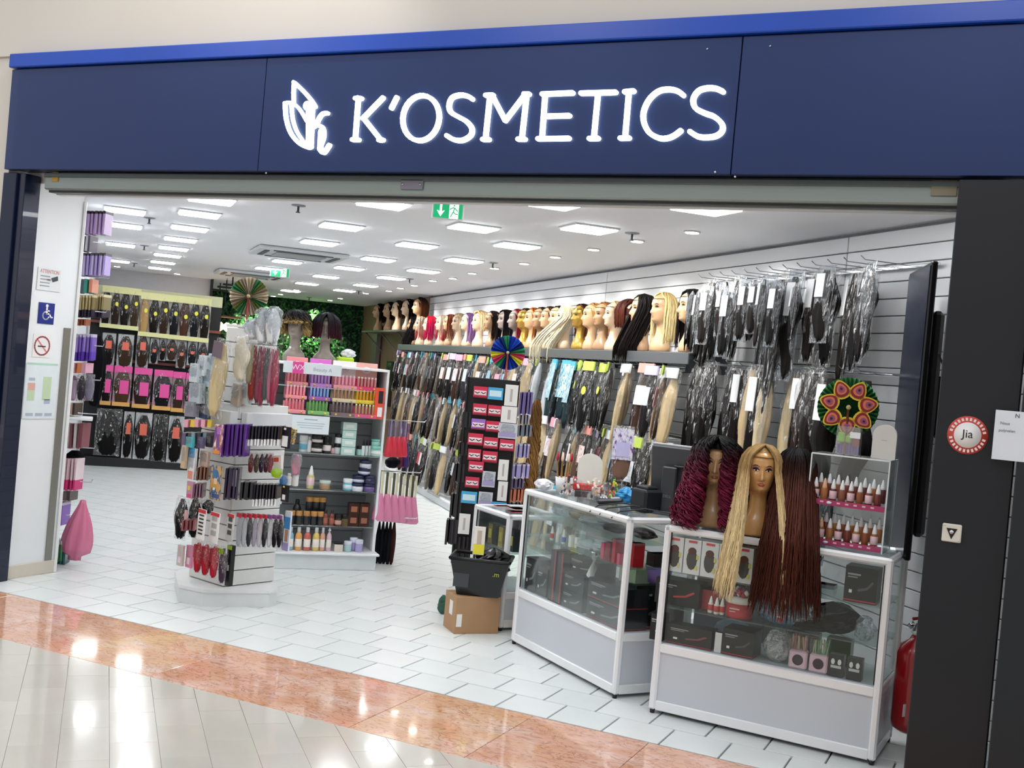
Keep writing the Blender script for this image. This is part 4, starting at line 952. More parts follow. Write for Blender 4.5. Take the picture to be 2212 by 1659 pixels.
appliance(at3(1872, .10, .739), R3, .15, .12, .17, 'black hair dryer box with yellow price sticker on the right of the upper case shelf', None, '5c565c')
appliance(at3(1480, .15, .554), R3, .24, .12, .13, 'black hot brush box with red handle picture on the middle case shelf', None, 'c8424a', False)
MB().lathe([(.33, -.01), (.33, .01)], 16, sx=.35).obj('x', BLACK).name = 'tmp'; bpy.data.objects.remove(bpy.data.objects['tmp'])
appliance(at3(1440, .08, .368), R3, .07, .08, .135, 'black upright box with two light blue vials at the left end of the case', None, '5ab4e0', False, False)
appliance(at3(1512, .09, .368), R3, .24, .09, .10, 'long flat black hair straightener box on the case deck', None, '8a4a48')
t = stand('box', at3(1572, .06, .368), .035, .10, 'dfe0e0', 'eeeeee', 'narrow white carton standing between the black boxes', None, rz=R3, d=.03)
appliance(at3(1622, .12, .368), R3, .16, .15, .13, 'black boxed hair dryer with white price dot on the case deck', None, '565258')
stand('box', at3(1545, .2, .554), .11, .10, 'b52c34', 'c84048', 'red carton behind the small nail glue bottles', None, rz=R3, d=.12)
for i, px in enumerate((1547, 1560, 1572)): stand('drop', at3(px, .08-.012*(i % 2), .554), .03, .085, 'f0eeec', 'f8f8f6', 'small white glue bottle with red label, %s of three' % nth(i), 'small glue bottles on the middle case shelf', lab='d04a48')
Q = at3(1610, .10, .554); t = tag(ob('candy_jar', None, None, Q), 'round red and white tub overflowing with wrapped charms on the middle shelf', 'tub')
MB().lathe([(.064, 0), (.068, .01), (.068, .075)], 24).obj('tub', M('bf3a44', .35), t); MB().lathe([(.0685, .075), (.0685, .105)], 24).obj('rim_band', M('e6e2dc', .4), t); MB().box((-.01, -.0685, .05), (.05, .002, .006)).obj('print_line', M('e8c8c4', .4), t); MB().box((-.02, -.0685, .036), (.03, .002, .004)).obj('print_line', M('e8c8c4', .4), t)
rj = random.Random(2); mb = MB()
for i in range(26):
    a, q = rj.uniform(0, 6.28), rj.uniform(0, .055); s_ = rj.uniform(.010, .017); mb.lathe([(s_*.3, -s_), (s_, 0), (s_*.3, s_)], 7, (q*math.cos(a), q*math.sin(a), .108+rj.uniform(0, .04)*(1-q*10)), mi=i % 3)
stuff(mb.obj('charms', [M('eae6e2', .3), M('c23a4a', .3), M('b04a78', .3)], t))
def crumple(P, rz, w, d, h, mat, label, cat, seed, name, n=18, amp=.22, group=None):
    g = random.Random(seed); mb = MB(); vs = []; fs = []; K = 12; ph = [g.uniform(0, 6) for _ in range(6)]
    for k in range(K):
        s = k/(K-1); rr = math.sin(math.pi*min(.98, max(.03, s*.93+.05)))**.55
        for j in range(n):
            a = 2*math.pi*j/n; q = rr*(1+amp*math.sin(a*3+ph[0]+s*4)*math.sin(s*7+ph[1])+amp*.6*math.sin(a*7+ph[2]-s*9)+g.uniform(-1, 1)*amp*.35)
            vs.append((q*math.cos(a)*w/2, q*math.sin(a)*d/2, h*s))
    for k in range(K-1):
        for j in range(n): fs.append((k*n+j, k*n+(j+1) % n, (k+1)*n+(j+1) % n, (k+1)*n+j))
    fs += [tuple(reversed(range(n))), tuple(range((K-1)*n, K*n))]
    mb.add(vs, fs, 0, False); o = mb.obj(name, mat, None, P, rz); return tag(o, label, cat, group) if label else o
crumple(at3(1705, .13, .554), R3, .27, .17, .13, M('3f93b8', .35, bump=.3), 'bright blue folded towel in clear wrap with a red seal on the middle shelf', 'towel', 3, 'wrapped_towel', amp=.06)
stuff_ = crumple(at3(1705, .125, .554), R3, .30, .20, .15, F3, 'clear plastic wrapping around the blue towel', 'wrapping', 4, 'plastic_wrap', amp=.08)
t = thing('red_seal', 'red heart-shaped seal on the wrapped blue towel', 'seal', at3(1700, .035, .60), R3); MB().prism([(-.022, .02), (0, .026), (.022, .02), (.016, -.012), (0, -.028), (-.016, -.012)], -.004, .004).obj('seal', M('b8485a', .4), t); MB().box((0, -.005, .006), (.026, .002, .008)).obj('lettering', WHITE, t)
bb = M('0b0c0d', .22, bump=.4)
crumple(at3(1820, .16, .554), R3, .22, .2, .15, bb, 'large crumpled black plastic bag on the middle case shelf', 'bag', 5, 'plastic_bag', amp=.2)
crumple(at3(1765, .10, .554), R3, .2, .1, .05, bb, 'flattened black plastic bag beside the blue towel', 'bag', 6, 'plastic_bag', amp=.25)
crumple(at3(1884, .10, .554), R3, .09, .1, .12, F3, 'crumpled clear plastic bag at the right of the middle shelf', 'bag', 7, 'plastic_bag', amp=.25)
crumple(at3(1700, .11, .368), R3, .14, .12, .17, FILM(.35, 'd8dce0', .4, 1, 30), 'see-through bag with a grey mesh wig cap on the case deck', 'bag', 8, 'mesh_bag', amp=.1)
crumple(at3(1600, .30, .368), R3, .2, .12, .13, M('9aa8c0', .5), 'pale blue cloth bundle at the back of the case deck', 'bundle', 9, 'cloth_bundle', amp=.1)
for i, (px, c) in enumerate(((1748, 'c9a0a0'), (1793, 'a8c8a0'))):
    P = at3(px, .07, .368); t = tag(ob('perm_rod_tub', None, None, P), 'pale pink tub of thin %s hair rods, %s of the pair' % (('beige', 'green')[i], ('left', 'right')[i]), 'tub', 'pink tubs of hair rods on the case deck')
    MB().box((0, 0, .045), (.088, .06, .09), bev=.008).obj('tub', M('e3c3d2', .35), t); mb = MB(); rr = random.Random(i)
    for k_ in range(22): x = rr.uniform(-.036, .036); mb.tube([(x, rr.uniform(-.02, .02), .085), (x+rr.uniform(-.01, .01), rr.uniform(-.02, .02), .155+rr.uniform(-.01, .01))], .0035, 5, mi=k_ % 3)
    stuff(mb.obj('hair_rods', [M(c, .4), M('d8c8a8', .4), M('b87878' if i == 0 else '6aa070', .4)], t)); MB().lathe([(.021, -.001), (.026, -.001), (.026, .001), (.021, .001)], 18).obj('ring_logo', M('3a2a34', .4), t, (.0, -.031, .045)).rotation_euler.x = math.pi/2
    MB().box((0, 0, .125), (.09, .062, .075)).obj('clear_bag', F2, t)
for i, px in enumerate((1832, 1872)):
    P = at3(px, .07, .368); t = tag(ob('false_hair_pack', None, None, P), 'black boxed hair piece with round white picture, %s at the right of the deck' % nth(i), 'box', 'black hair piece boxes'); t.rotation_euler.z = R3; t.scale = (.07, .05, .105)
    ob('carton', box_me(M('26262a', .25), 0, .5, 1, 1, 1, 0, 'carton'), t); ob('picture', box_me(M('c8ccd0', .3), 0, .45, .7, .12, .03, -.51, 'picture'), t)
    for x in (-.22, .22): ob('picture_dot', unit(('pd', x), lambda: MB().prism([(x+.13*math.cos(q*.7854), .68+.14*math.sin(q*.7854)) for q in range(8)], -.53, -.5).mesh(M('e4e6e8', .3), 'picture_dot')), t)
stand('box', at3(1835, .33, .368), .12, .13, '3c6a44', 'a84a3c', 'green and red carton at the back right of the deck', None, rz=R3, d=.08)
for i, (px, y, z, w_, h_, c) in enumerate(((1500, .36, .739, .12, .1, '9aa0a8'), (1700, .30, .739, .2, .03, '202226'), (1770, .32, .739, .2, .02, 'b4b8bc'), (1540, .36, .554, .1, .14, 'a08a80'), (1760, .38, .368, .14, .12, '2c2c30'), (1460, .3, .368, .13, .16, '26282b'), (1680, .38, .739, .1, .09, '8a8f96'))):
    stand('box', l3(on3(px, y), y, z), w_, h_, c, c, '%s carton pushed to the back of the right-hand case, %s of seven' % (('grey', 'black', 'silver', 'beige', 'charcoal', 'dark', 'pale grey')[i], nth(i)), 'cartons at the back of the right-hand case', rz=R3, d=.08)
# ---- acrylic stand with foundation bottles
A0 = at3(1829, .20, .978); AW, AD, AH = .37, .22, .445
t = thing('acrylic_stand', 'clear acrylic display stand with two tiers of foundation bottles on the right-hand case', 'display stand', A0, R3)
for x in (-AW/2, AW/2-.0): MB().box((x, 0, AH/2), (.005, AD, AH), bev=.001).obj('side_panel', ACRYL, t)
MB().box((0, 0, AH), (AW+.005, AD, .006), bev=.001).obj('top_panel', ACRYL, t); MB().box((0, AD/2, AH/2), (AW, .004, AH)).obj('back_panel', ACRYL, t)
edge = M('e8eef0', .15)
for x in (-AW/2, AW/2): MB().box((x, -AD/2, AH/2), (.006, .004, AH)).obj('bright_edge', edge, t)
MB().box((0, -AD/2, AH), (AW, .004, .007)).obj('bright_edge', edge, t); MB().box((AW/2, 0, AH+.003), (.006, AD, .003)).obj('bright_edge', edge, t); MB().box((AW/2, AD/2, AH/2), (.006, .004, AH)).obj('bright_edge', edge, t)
for z in (.012, .205):
    MB().box((0, 0, z), (AW-.01, AD-.02, .005)).obj('tier', ACRYL, t); MB().box((0, -AD/2-.006, z+.008), (AW-.012, .008, .026)).obj('pink_label_strip', M('b03a6c', .3), t)
    mb = MB()
    for k_ in range(8): mb.box((-AW/2+.03+k_*.04, -AD/2-.011, z+.010), (.016, .001, .008))
    stuff(mb.obj('shade_names', M('e8c0c8', .4), t)); MB().lathe([(.012, -.001), (.012, .001)], 10, sy=.6).obj('price_dot', WHITE, t, (-.08, -AD/2-.012, z+.008)).rotation_euler.x = math.pi/2
sk = ['5a2a22', 'a86a38', '5c2c26', '8a5240', '6a2e1c', '8e5430', '7a3420', '6e2a22']; sk2 = ['a8683c', '98603a', 'a86c44', '6c2c24', '74342a', 'a87038', '8a4c2a', '9a5c30']
for tier, (z, cs) in enumerate(((.212, sk), (.019, sk2))):
    for row in range(2):
        for i in range(8):
            P = A0+Matrix.Rotation(R3, 3, 'Z') @ Vector((-AW/2+.026+i*.0425+.008*row, -AD/2+.035+.065*row, z+(.02 if row else 0)))
            stand('drop', P, .036, .115, cs[(i+row*3) % 8], 'f0f0f2' if (i+row*4) % 7 != 1 or row else 'e8b890', 'white-capped %s foundation bottle, %s, %s row of the %s tier' % ('brown', pos(i, 8), ('front', 'back')[row], ('upper', 'lower')[tier]), 'foundation bottles in the acrylic stand', lab='e8c8d0' if (i+tier) % 2 == 0 and not row else None)
# top of the stand
P = at3(1890, .20, .978+AH+.004); t = thing('arched_sign_card', 'arched white card standing on top of the acrylic stand', 'sign', P, R3-.1)
ar = [(-.058, 0), (.058, 0)]+[(.058*math.cos(q*math.pi/12), .112+.055*math.sin(q*math.pi/12)) for q in range(13)]
MB().prism(ar, -.008, .008).obj('board', M('d6d3ce', .4), t); MB().box((0, -.0085, .09), (.03, .001, .004)).obj('faint_print', M('bdbab4', .5), t)
P = at3(1812, .2, .978+AH+.004); t = thing('brush_box', 'clear box of lime green and purple applicators on the acrylic stand', 'box', P, R3)
MB().box((0, 0, .07), (.115, .05, .14), bev=.002).obj('clear_box', FILM(.15, 'ffffff', .15, 0), t)
for i in range(8): MB().tube([(-.048+.0135*i, 0, .004), (-.048+.0135*i, 0, .05+.008*(i % 3))], .006, 8).obj('applicator', M('6a3fa8', .35), t)
MB().box((-.035, 0, .085), (.035, .03, .05), bev=.006).obj('applicator_head', M('9ade2a', .4), t); MB().box((0, 0, .078), (.028, .03, .036), bev=.006).obj('applicator_head', M('9ade2a', .4), t); MB().box((.036, 0, .066), (.036, .03, .045), bev=.006).obj('red_case', M('9a2434', .4), t); MB().box((.034, -.027, .10), (.05, .002, .03)).obj('label', WHITE, t)
# round pleated fan
def pleated_fan(P, rz, R_, label, cols, n=40, name='pleated_fan', motifs=0, handle='6a3020', hl=1.5):
    t = thing(name, label, 'fan', P, rz)
    mb = MB(); vs = [(0, 0, 0)]; fs = []
    for ring in (.18, .55, 1.):
        for k_ in range(n*2): a = math.pi*k_/n; vs.append((R_*ring*math.sin(a), (.006+.01*ring)*(1 if k_ % 2 else -1), R_*ring*math.cos(a)))
    m_ = n*2
    for k_ in range(m_): fs.append((0, 1+k_, 1+(k_+1) % m_))
    for r_ in range(2):
        for k_ in range(m_): fs.append((1+r_*m_+k_, 1+(r_+1)*m_+k_, 1+(r_+1)*m_+(k_+1) % m_, 1+r_*m_+(k_+1) % m_))
    mb.add(vs, fs); mb.mi = []
    for f in range(len(fs)): 
        k_ = f % m_; mb.mi.append(0 if motifs else (k_//3) % len(cols) if f > m_ else 0)
    mb.obj('leaf', [M(c, .5) for c in cols], t)
    for i in range(motifs):
        a = 2*math.pi*(i+.5)/motifs
        for j, (c, s_, yo) in enumerate((('e8c83a', 1., 0), ('8a1c22', .82, .003), ('d87a5a', .58, .006), ('a04a78', .36, .009), ('2a1830', .14, .012))):
            q = MB(); pts = [(.27*s_*R_*math.sin(u)*(1-.35*math.cos(u)) , R_*(.64+.04*(1-s_))+.33*s_*R_*math.cos(u)) for u in [2*math.pi*v/18 for v in range(18)]]
            q.prism([(x*math.cos(a)+z*math.sin(a), -x*math.sin(a)+z*math.cos(a)) for x, z in pts], -.019-yo, -.016-yo); q.obj('petal_print', M(c, .5), t)
    MB().tube([(0, -.02, .1*R_), (.0, -.022, -R_*hl)], [.006, .008], 8).obj('handle', M(handle, .4), t); MB().lathe([(.012, -.006), (.012, .006)], 10).obj('boss', M('b8a878', .4), t, (0, -.024, 0)).rotation_euler.x = math.pi/2
    return t
Pf = dp(1832, 880, depth(at3(1825, .24, 1.6)))
f1 = pleated_fan(Pf, YAW-.2, .148, 'round pleated fan with green, yellow and dark red flower petals above the acrylic stand', ['2c6a3a'], motifs=7, hl=1.55)
# ================================================================== TELEVISION, EXTINGUISHER
N_ = Vector((-.505, 5.80, 0)); F_ = Vector((-.665, 6.39, 0)); dv = (N_-F_).normalized(); tw = .80; rz = math.atan2(dv.y, dv.x)
t = thing('television', 'large dark upright television screen mounted beside the right pillar', 'television', (F_.x+dv.x*tw/2, F_.y+dv.y*tw/2, .955), rz)
MB().box((0, 0, .72), (tw*.76, .03, 1.45), bev=.006).obj('bezel', M('0d0e11', .25, .2), t); MB().box((0, -.017, .72), (tw*.76-.03, .004, 1.41)).obj('screen', M('081228', .2, 0, .02, 2), t)
MB().box((.03, .045, .66), (.5, .06, 1.1), bev=.02).obj('back_housing', M('121316', .35), t); MB().box((0, .14, .75), (.2, .14, .3)).obj('wall_mount', M('1a1b1e', .4), t)
MB().tube([(.28, .06, 1.0), (.32, .10, .9), (.34, .12, .78), (.30, .12, .66), (.30, .07, .6)], .005, 6).obj('power_cable', BLACK, t)
P = dp(1962, 1580, 5.45); t = thing('fire_extinguisher', 'red fire extinguisher hanging behind the right pillar', 'fire extinguisher', P, YAW)
rd = M('a8121c', .22, 0, .05, 6, 0, .6)
MB().lathe([(.05, 0), (.082, .02), (.088, .05), (.088, .38), (.075, .42), (.035, .45), (.026, .47)], 28).obj('cylinder', rd, t)
MB().lathe([(.024, .46), (.024, .50), (.016, .51), (.016, .53)], 14).obj('valve', CHROME, t); MB().box((0, 0, .485), (.052, .05, .02), bev=.006).obj('collar', WHITE, t)
MB().tube([(-.03, 0, .55), (.02, 0, .56), (.06, 0, .53)], .008, 8).obj('lever', M('a01820', .3), t); MB().tube([(-.02, 0, .53), (-.045, 0, .51)], .014, 8).obj('gauge', CHROME, t)
MB().tube([(.02, 0, .53), (.07, -.02, .5), (.095, -.02, .4), (.095, -.02, .2)], .009, 8).obj('hose', BLACK, t)
for x, z, w_, h_ in ((.0, .30, .05, .055), (.02, .16, .02, .085), (-.055, .12, .022, .06)): MB().box((x, -.089+abs(x)*.3, z), (w_, .003, h_), Matrix.Rotation(x*-9, 3, 'Z')).obj('label', WHITE, t)
# ================================================================== CASE 2 CONTENTS
def a2(x, y, z): return l2(x, y, z)
for i, (x, y, w_, d_, h_, z, lb) in enumerate(((.11, .10, .13, .12, .20, .353, 'tall black clipper box at the far left of the middle case'), (.25, .10, .12, .12, .17, .353, 'tall black box with red corner beside it in the middle case'),
    (.40, .16, .02, .16, .30, .353, ''), (.60, .12, .22, .16, .10, .353, 'lower black box in the middle stack of the middle case'), (.60, .12, .22, .16, .10, .455, 'upper black box in the middle stack of the middle case'), (.62, .15, .28, .14, .09, .557, 'flat black box topping the middle stack'),
    (.94, .12, .36, .16, .11, .353, 'lower long hair dryer box at the right of the middle case'), (.94, .12, .36, .16, .11, .465, 'upper long hair dryer box at the right of the middle case'))):
    if lb: appliance(a2(x, y, z), R2, w_, d_, h_, lb, 'black appliance boxes in the middle case', '8c9096', i > 5)
for i, x in enumerate((.375, .455)):
    t = thing('upright_carton', 'black upright carton with a red edge, %s of two in the middle case' % ('left', 'right')[i], 'box', a2(x, .08, .353), R2, 'upright red-edged cartons'); MB().box((0, 0, .15), (.06, .1, .3)).obj('carton', M('1c1d20', .35), t); MB().box((.026, -.051, .15), (.01, .004, .3)).obj('red_edge', M('b8343e', .35), t)
for i in range(8):
    x = .27+.034*i+(.02 if i > 4 else 0); k_ = 'drop' if i < 5 else 'box'
    stand(k_, a2(x, .07+.02*(i % 2), .694), .026, .085 if i < 5 else .06, 'f0f0ee', 'f6f6f4', 'small white %s, %s on the middle case glass shelf' % ('glue bottle' if i < 5 else 'carton', nth(i)), 'small white goods on the middle case shelf', lab=['d8503a', 'e0d23a', None, 'c84a6a', '4a6ac8', None, None, None][i], rz=R2)
for i, (x, c, w_, h_) in enumerate((((.86), 'd83a6a', .03, .09), ((.91), '8a1428', .05, .10), ((.97), 'c02030', .03, .13), ((1.02), 'e0507a', .025, .06))):
    stand('box', a2(x, .08, .694), w_, h_, c, c, '%s carton on the right of the middle case shelf' % ('pink', 'wine red', 'tall scarlet', 'small rose')[i], 'red cartons on the middle case shelf', rz=R2, d=.07)
cr2 = M('b9bfc4', .3, bump=.4)
for i, (x, y, z, w_, h_, m_) in enumerate(((.60, .12, .694, .14, .06, cr2), (.72, .15, .694, .18, .08, cr2), (.70, .3, .694, .2, .09, bb), (.30, .25, .824, .2, .06, M('8a7a5a', .4, bump=.4)), (.5, .2, .824, .24, .05, M('6f767c', .4, bump=.4)), (.15, .2, .824, .16, .09, F3), (.75, .2, .824, .22, .05, bb), (.95, .25, .824, .2, .06, M('3a2c30', .4)))):
    crumple(a2(x, y, z), R2, w_, .12, h_, m_, '%s bundle of wrapped hair accessories in the middle case, %s from the left' % (('grey', 'silver', 'black', 'gold', 'steel grey', 'clear', 'glossy black', 'dark plum')[i], nth(i)), 'bundle', 30+i, 'accessory_bundle', n=12, group='accessory bundles in the middle case')
P = a2(.745, .07, .57); t = thing('hair_clipper', 'white hair clipper leaning against the black boxes in the middle case', 'clipper', P, R2); MB().tube([(0, 0, .12), (.01, 0, .06), (-.02, 0, .0)], [.022, .02, .024], 10).obj('handle', WHITE, t); MB().box((0, 0, .13), (.04, .02, .02), bev=.003).obj('blade', CHROME, t)
stand('box', a2(.97, .2, .58), .16, .10, 'a9c09f', 'b4caa8', 'pale green carton on top of the long boxes', None, rz=R2, d=.1)
# seen through the right end
appliance(a2(1.06, .24, .353), R2+math.pi/2, .22, .08, .24, 'black hair clipper box facing out of the case end', None, '5a5a60')
t = thing('lilac_basket', 'lilac plastic basket at the right end of the middle case', 'basket', a2(1.05, .30, .60), R2+math.pi/2); MB().lathe([(.06, 0), (.075, .09), (.078, .09), (.066, .004)], 20).obj('basket', M('9a78c8', .4), t)
stand('box', a2(1.08, .12, .694), .07, .13, 'b01420', 'c02430', 'bright red carton seen through the case end', None, rz=R2+math.pi/2, d=.05)
stand('box', a2(1.06, .3, .694), .14, .07, '2a1a1e', '3a2428', 'dark maroon carton behind the bright red one', None, rz=R2+math.pi/2, d=.07)
# ---- on top of case 2 : till, monitor, mirror, cups
TZ = .972
def t2(px, y): return l2(on2(px, y), y, TZ)
def z_of(py, P): return zat(py, P)
P = l2(.93, .26, TZ); t = thing('till_box', 'black receipt printer on the middle case', 'printer', P, R2+.1)
MB().box((0, 0, .065), (.135, .13, .13), bev=.014).obj('housing', M('15181c', .35), t); MB().box((0, .0, .137), (.10, .08, .02), bev=.006).obj('paper_cover', M('1e2226', .3), t); MB().box((0, -.066, .12), (.12, .004, .012)).obj('front_edge', M('2c3238', .3), t)
P = l2(1.0, .40, TZ); t = thing('computer_monitor', 'grey backed computer monitor standing on the till counter', 'monitor', P, R2+.55)
MB().box((.06, .0, .25), (.42, .035, .26), Matrix.Rotation(.12, 3, 'X'), bev=.008).obj('screen_back', M('3c3f45', .4), t); MB().box((.06, -.004, .385), (.42, .03, .006), Matrix.Rotation(.12, 3, 'X')).obj('top_edge', M('b8bcc2', .3), t)
MB().box((-.02, -.05, .13), (.085, .02, .27), bev=.006).obj('stand_neck', M('33363b', .4), t); MB().box((0, -.03, .008), (.24, .16, .016), bev=.004).obj('stand_foot', M('4a4e54', .4), t); MB().box((.03, -.03, .27), (.06, .05, .012), bev=.003).obj('bracket', BLACK, t)
text('DELL', .022, M('777b80', .4), t, (-.02, -.0615, .1))
P = l2(.66, .20, TZ); t = thing('card_terminal', 'black and white card payment terminal lying on the middle case', 'card terminal', P, R2-.5)
MB().box((0, 0, .02), (.08, .15, .03), Matrix.Rotation(.12, 3, 'X'), bev=.01).obj('body', M('202328', .35), t); MB().box((0, .03, .04), (.06, .05, .004), Matrix.Rotation(.12, 3, 'X')).obj('screen', M('c8d4d8', .15), t)
for i in range(9): MB().box((-.02+.02*(i % 3), -.02-.016*(i//3), .036), (.012, .009, .005), bev=.002).obj('key', M('d0d2d4', .4), t)
P = l2(.36, .24, TZ); t = thing('arched_mirror', 'arched white mirror back on a red stand on the middle case', 'mirror', P, YAW-.05)
MB().prism([(x*1.28, z*1.1+.08) for x, z in ar], -.01, .006).obj('mirror_back', M('e4e2da', .4), t); MB().box((0, 0, .06), (.19, .05, .045), bev=.008).obj('red_stand', M('d61c1c', .3), t); MB().box((0, 0, .02), (.16, .08, .04), bev=.004).obj('foot_box', M('3a2c30', .4), t)
P = l2(.12, .2, TZ); t = thing('brush_cup', 'white cup of gold make-up brushes with red tips on the middle case', 'cup', P, R2); MB().lathe([(.035, 0), (.045, .09), (.042, .09), (.033, .004)], 20).obj('cup', M('e8e8ea', .4), t)
for i in range(7): a = i*.9; x = .026*math.cos(a); y = .026*math.sin(a); MB().tube([(x, y, .01), (x*2.0, y*1.6, .19)], .005, 6).obj('brush_handle', M('b98a4a', .35, .3), t); MB().lathe([(.006, .19), (.010, .205), (.006, .24)], 8, (x*2.0, y*1.6, 0)).obj('brush_tip', M('a41c20' if i % 3 else 'e8c8b8', .5), t)
P = l2(.02+.1, .1, TZ); t = thing('tissue_wrap', 'crumpled white tissue packet at the left corner of the middle case', 'packet', l2(.07, .1, TZ)); crumple((0, 0, 0), .2, .11, .08, .07, M('e4e4ea', .4), None, None, 91, 'wrap').parent = t
bins = [(.30, .14, .13, 'pink and clear tub of trinkets on the middle case', ['c83a5a', 'e8e4e4', '2a2c34', 'd8c8b8']), (.50, .20, .15, 'clear tray of pale nail tips on the middle case', ['e8d4c4', 'f0ece6', 'b89878', '9aa0a6']), (.45, .36, .12, 'clear pot of bright charms behind the tray', ['5ad03a', 'e8d23a', '17181c', 'd84a2a'])]
for i, (x, y, w_, lb, cs) in enumerate(bins):
    P = l2(x, y, TZ); t = thing('trinket_tray', lb, 'tray', P, R2); MB().box((0, 0, .05), (w_*1.1, .1, .10), bev=.003).obj('clear_box', F2, t); rr = random.Random(i+5); mb = MB()
    for k_ in range(34): s_ = rr.uniform(.008, .017); mb.box((rr.uniform(-.42, .42)*w_, rr.uniform(-.035, .035), rr.uniform(.01, .11)), (s_, s_, s_*rr.uniform(1, 3)), Matrix.Rotation(rr.uniform(-1, 1), 3, 'Y') @ Matrix.Rotation(rr.uniform(0, 3), 3, 'Z'), k_ % 4, .003)
    stuff(mb.obj('trinkets', [M(c, .3) for c in cs], t))
crumple(l2(.62, .34, TZ), R2, .13, .1, .10, M('2c8fc8', .35), 'bright blue plastic bag on the middle case', 'bag', 41, 'plastic_bag')
t = thing('keyboard', 'dark keyboard lying beside the monitor', 'keyboard', (-1.42, 6.42, .932), R2+.3); MB().box((0, 0, .01), (.36, .13, .018), bev=.004).obj('base', M('5a6066', .4), t)
kk = MB().box((0, 0, 0), (.02, .02, .006), bev=.002).mesh(M('22252a', .4), 'key')
for i in range(14):
    for j in range(4): ob('key', kk, t, (-.156+.024*i, -.042+.027*j, .021))
t = thing('till_counter', 'grey till counter behind the two glass cases', 'counter', (-1.38, 6.5, 0), R2+.2); MB().box((0, 0, .45), (.5, .4, .9), bev=.006).obj('cabinet', M('4a4f56', .5), t); MB().box((0, 0, .915), (.54, .44, .03), bev=.004).obj('worktop', M('6a7076', .4), t); MB().box((-.02, -.205, .6), (.4, .01, .02)).obj('handle', CHROME, t)
for i, (dx, dy, c, lb) in enumerate(((.1, -.1, '8a6a5a', 'small brown'), (.17, -.06, 'e8e8e8', 'small white'), (.21, -.12, 'c8e04a', 'small lime green'))): stand('box', Vector((-1.46+dx, 6.44+dy, .931)), .05, .05, c, c, '%s carton on the till counter beside the burgundy wig' % lb, 'small cartons on the till counter')
for i, xs in enumerate(((.80, .86), (.90, .98), (1.02, 1.0))):
    t = thing('cable', 'black cable draped over the front rail of the middle case, %s' % nth(i), 'cable', (0, 0, 0), 0, 'cables over the middle case'); MB().tube([l2(xs[0]+.1, .3, TZ+.02), l2(xs[0]+.05, .16, TZ+.035), l2(xs[0], .03, TZ+.012), l2(xs[0]-.03, -.004, TZ-.03)], .004, 6).obj('cord', BLACK, t)
# white printed hair pack leaning behind the printer
hg(1325, 920, 1372, 1040, 7.0, hair_bag('8a6a5a', .1, 1, None, F2, M('c9c4ec', .4), None, None, PRINT('e9e6ee', 'c8c2e4', '7a4a9a', 9, seed=9)), 'hair_pack', 'large lilac printed hair pack standing behind the receipt printer', 'hair extension', None, YAW, .05)
# ================================================================== BOXES AND BASKET
def carton(P, rz, w, d, h, label, lbls=()):
    t = thing('cardboard_box', label, 'box', P, rz); cm = M('b08a66', .75, 0, .08, 10, .1); MB().box((0, 0, h/2), (w, d, h), bev=.002).obj('carton', cm, t); MB().box((0, 0, h+.0005), (w, .05, .001)).obj('packing_tape', M('c8a47c', .3), t)
    for (x, y, z, a, b_, f) in lbls: MB().box((x, y, z), (a, .002, b_) if not f else (.002, a, b_)).obj('shipping_label', M('ecebe8', .5), t)
    return t
bx = Vector((-3.16, 6.325, 0)); bd = Vector((.69, .724, 0)).normalized(); bn = Vector((-bd.y, bd.x, 0))
cx_ = bx+bd*.15+bn*.11+Vector((-.02, -.035, 0))
carton(cx_, math.atan2(bd.y, bd.x), .30, .22, .235, 'brown cardboard box with white labels under the black basket', ((-.122, -.111, .085, .035, .08, 0), (-.151, -.02, .15, .06, .09, 1)))
carton(bx+bd*.44+bn*.03+Vector((.03, .03, 0)), math.atan2(bd.y, bd.x), .14, .22, .24, 'second brown cardboard box half hidden behind the middle case')
BP = cx_+Vector((.03, .02, .238)); t = thing('shopping_basket', 'black plastic shopping basket on the cardboard box', 'basket', BP, math.radians(20))
mb = MB(); w0, d0, w1, d1, hB = .27, .19, .38, .27, .235
vs = [(x*w0/2, y*d0/2, 0) for x, y in ((-1, -1), (1, -1), (1, 1), (-1, 1))]+[(x*w1/2, y*d1/2, hB) for x, y in ((-1, -1), (1, -1), (1, 1), (-1, 1))]
bk = M('0f1114', .32)
mb.add(vs, [(3, 2, 1, 0), (0, 1, 5, 4), (1, 2, 6, 5), (3, 0, 4, 7)]); mb.obj('shell', bk, t)
for i in range(11):
    u = -.45+.09*i; MB().tube([(u*w0, d0/2, .02), (u*w1, d1/2, hB)], .005, 5).obj('bar', bk, t)
for a, b_ in (((-1, -1), (1, -1)), ((1, -1), (1, 1)), ((1, 1), (-1, 1)), ((-1, 1), (-1, -1))): MB().tube([(a[0]*w1/2, a[1]*d1/2, hB), (b_[0]*w1/2, b_[1]*d1/2, hB)], .012, 6).obj('rim', bk, t)
MB().box((-.11, -.121, .12), (.10, .002, .13), Matrix.Rotation(-.17, 3, 'X')).obj('grey_label', M('3c4146', .4), t); text('.m', .045, M('b8c81c', .4), t, (.11, -.136, .155))
crumple(BP+Vector((.06, .03, .10)), .3, .2, .16, .2, bb, 'black plastic liner sticking out of the basket', 'bag', 55, 'bin_liner', amp=.3)
crumple(fl(955, 1326), .2, .07, .06, .13, M('2c5a4a', .35), 'green wrapped bottle lying against the cardboard box', 'bottle', 56, 'wrapped_bottle', n=10)
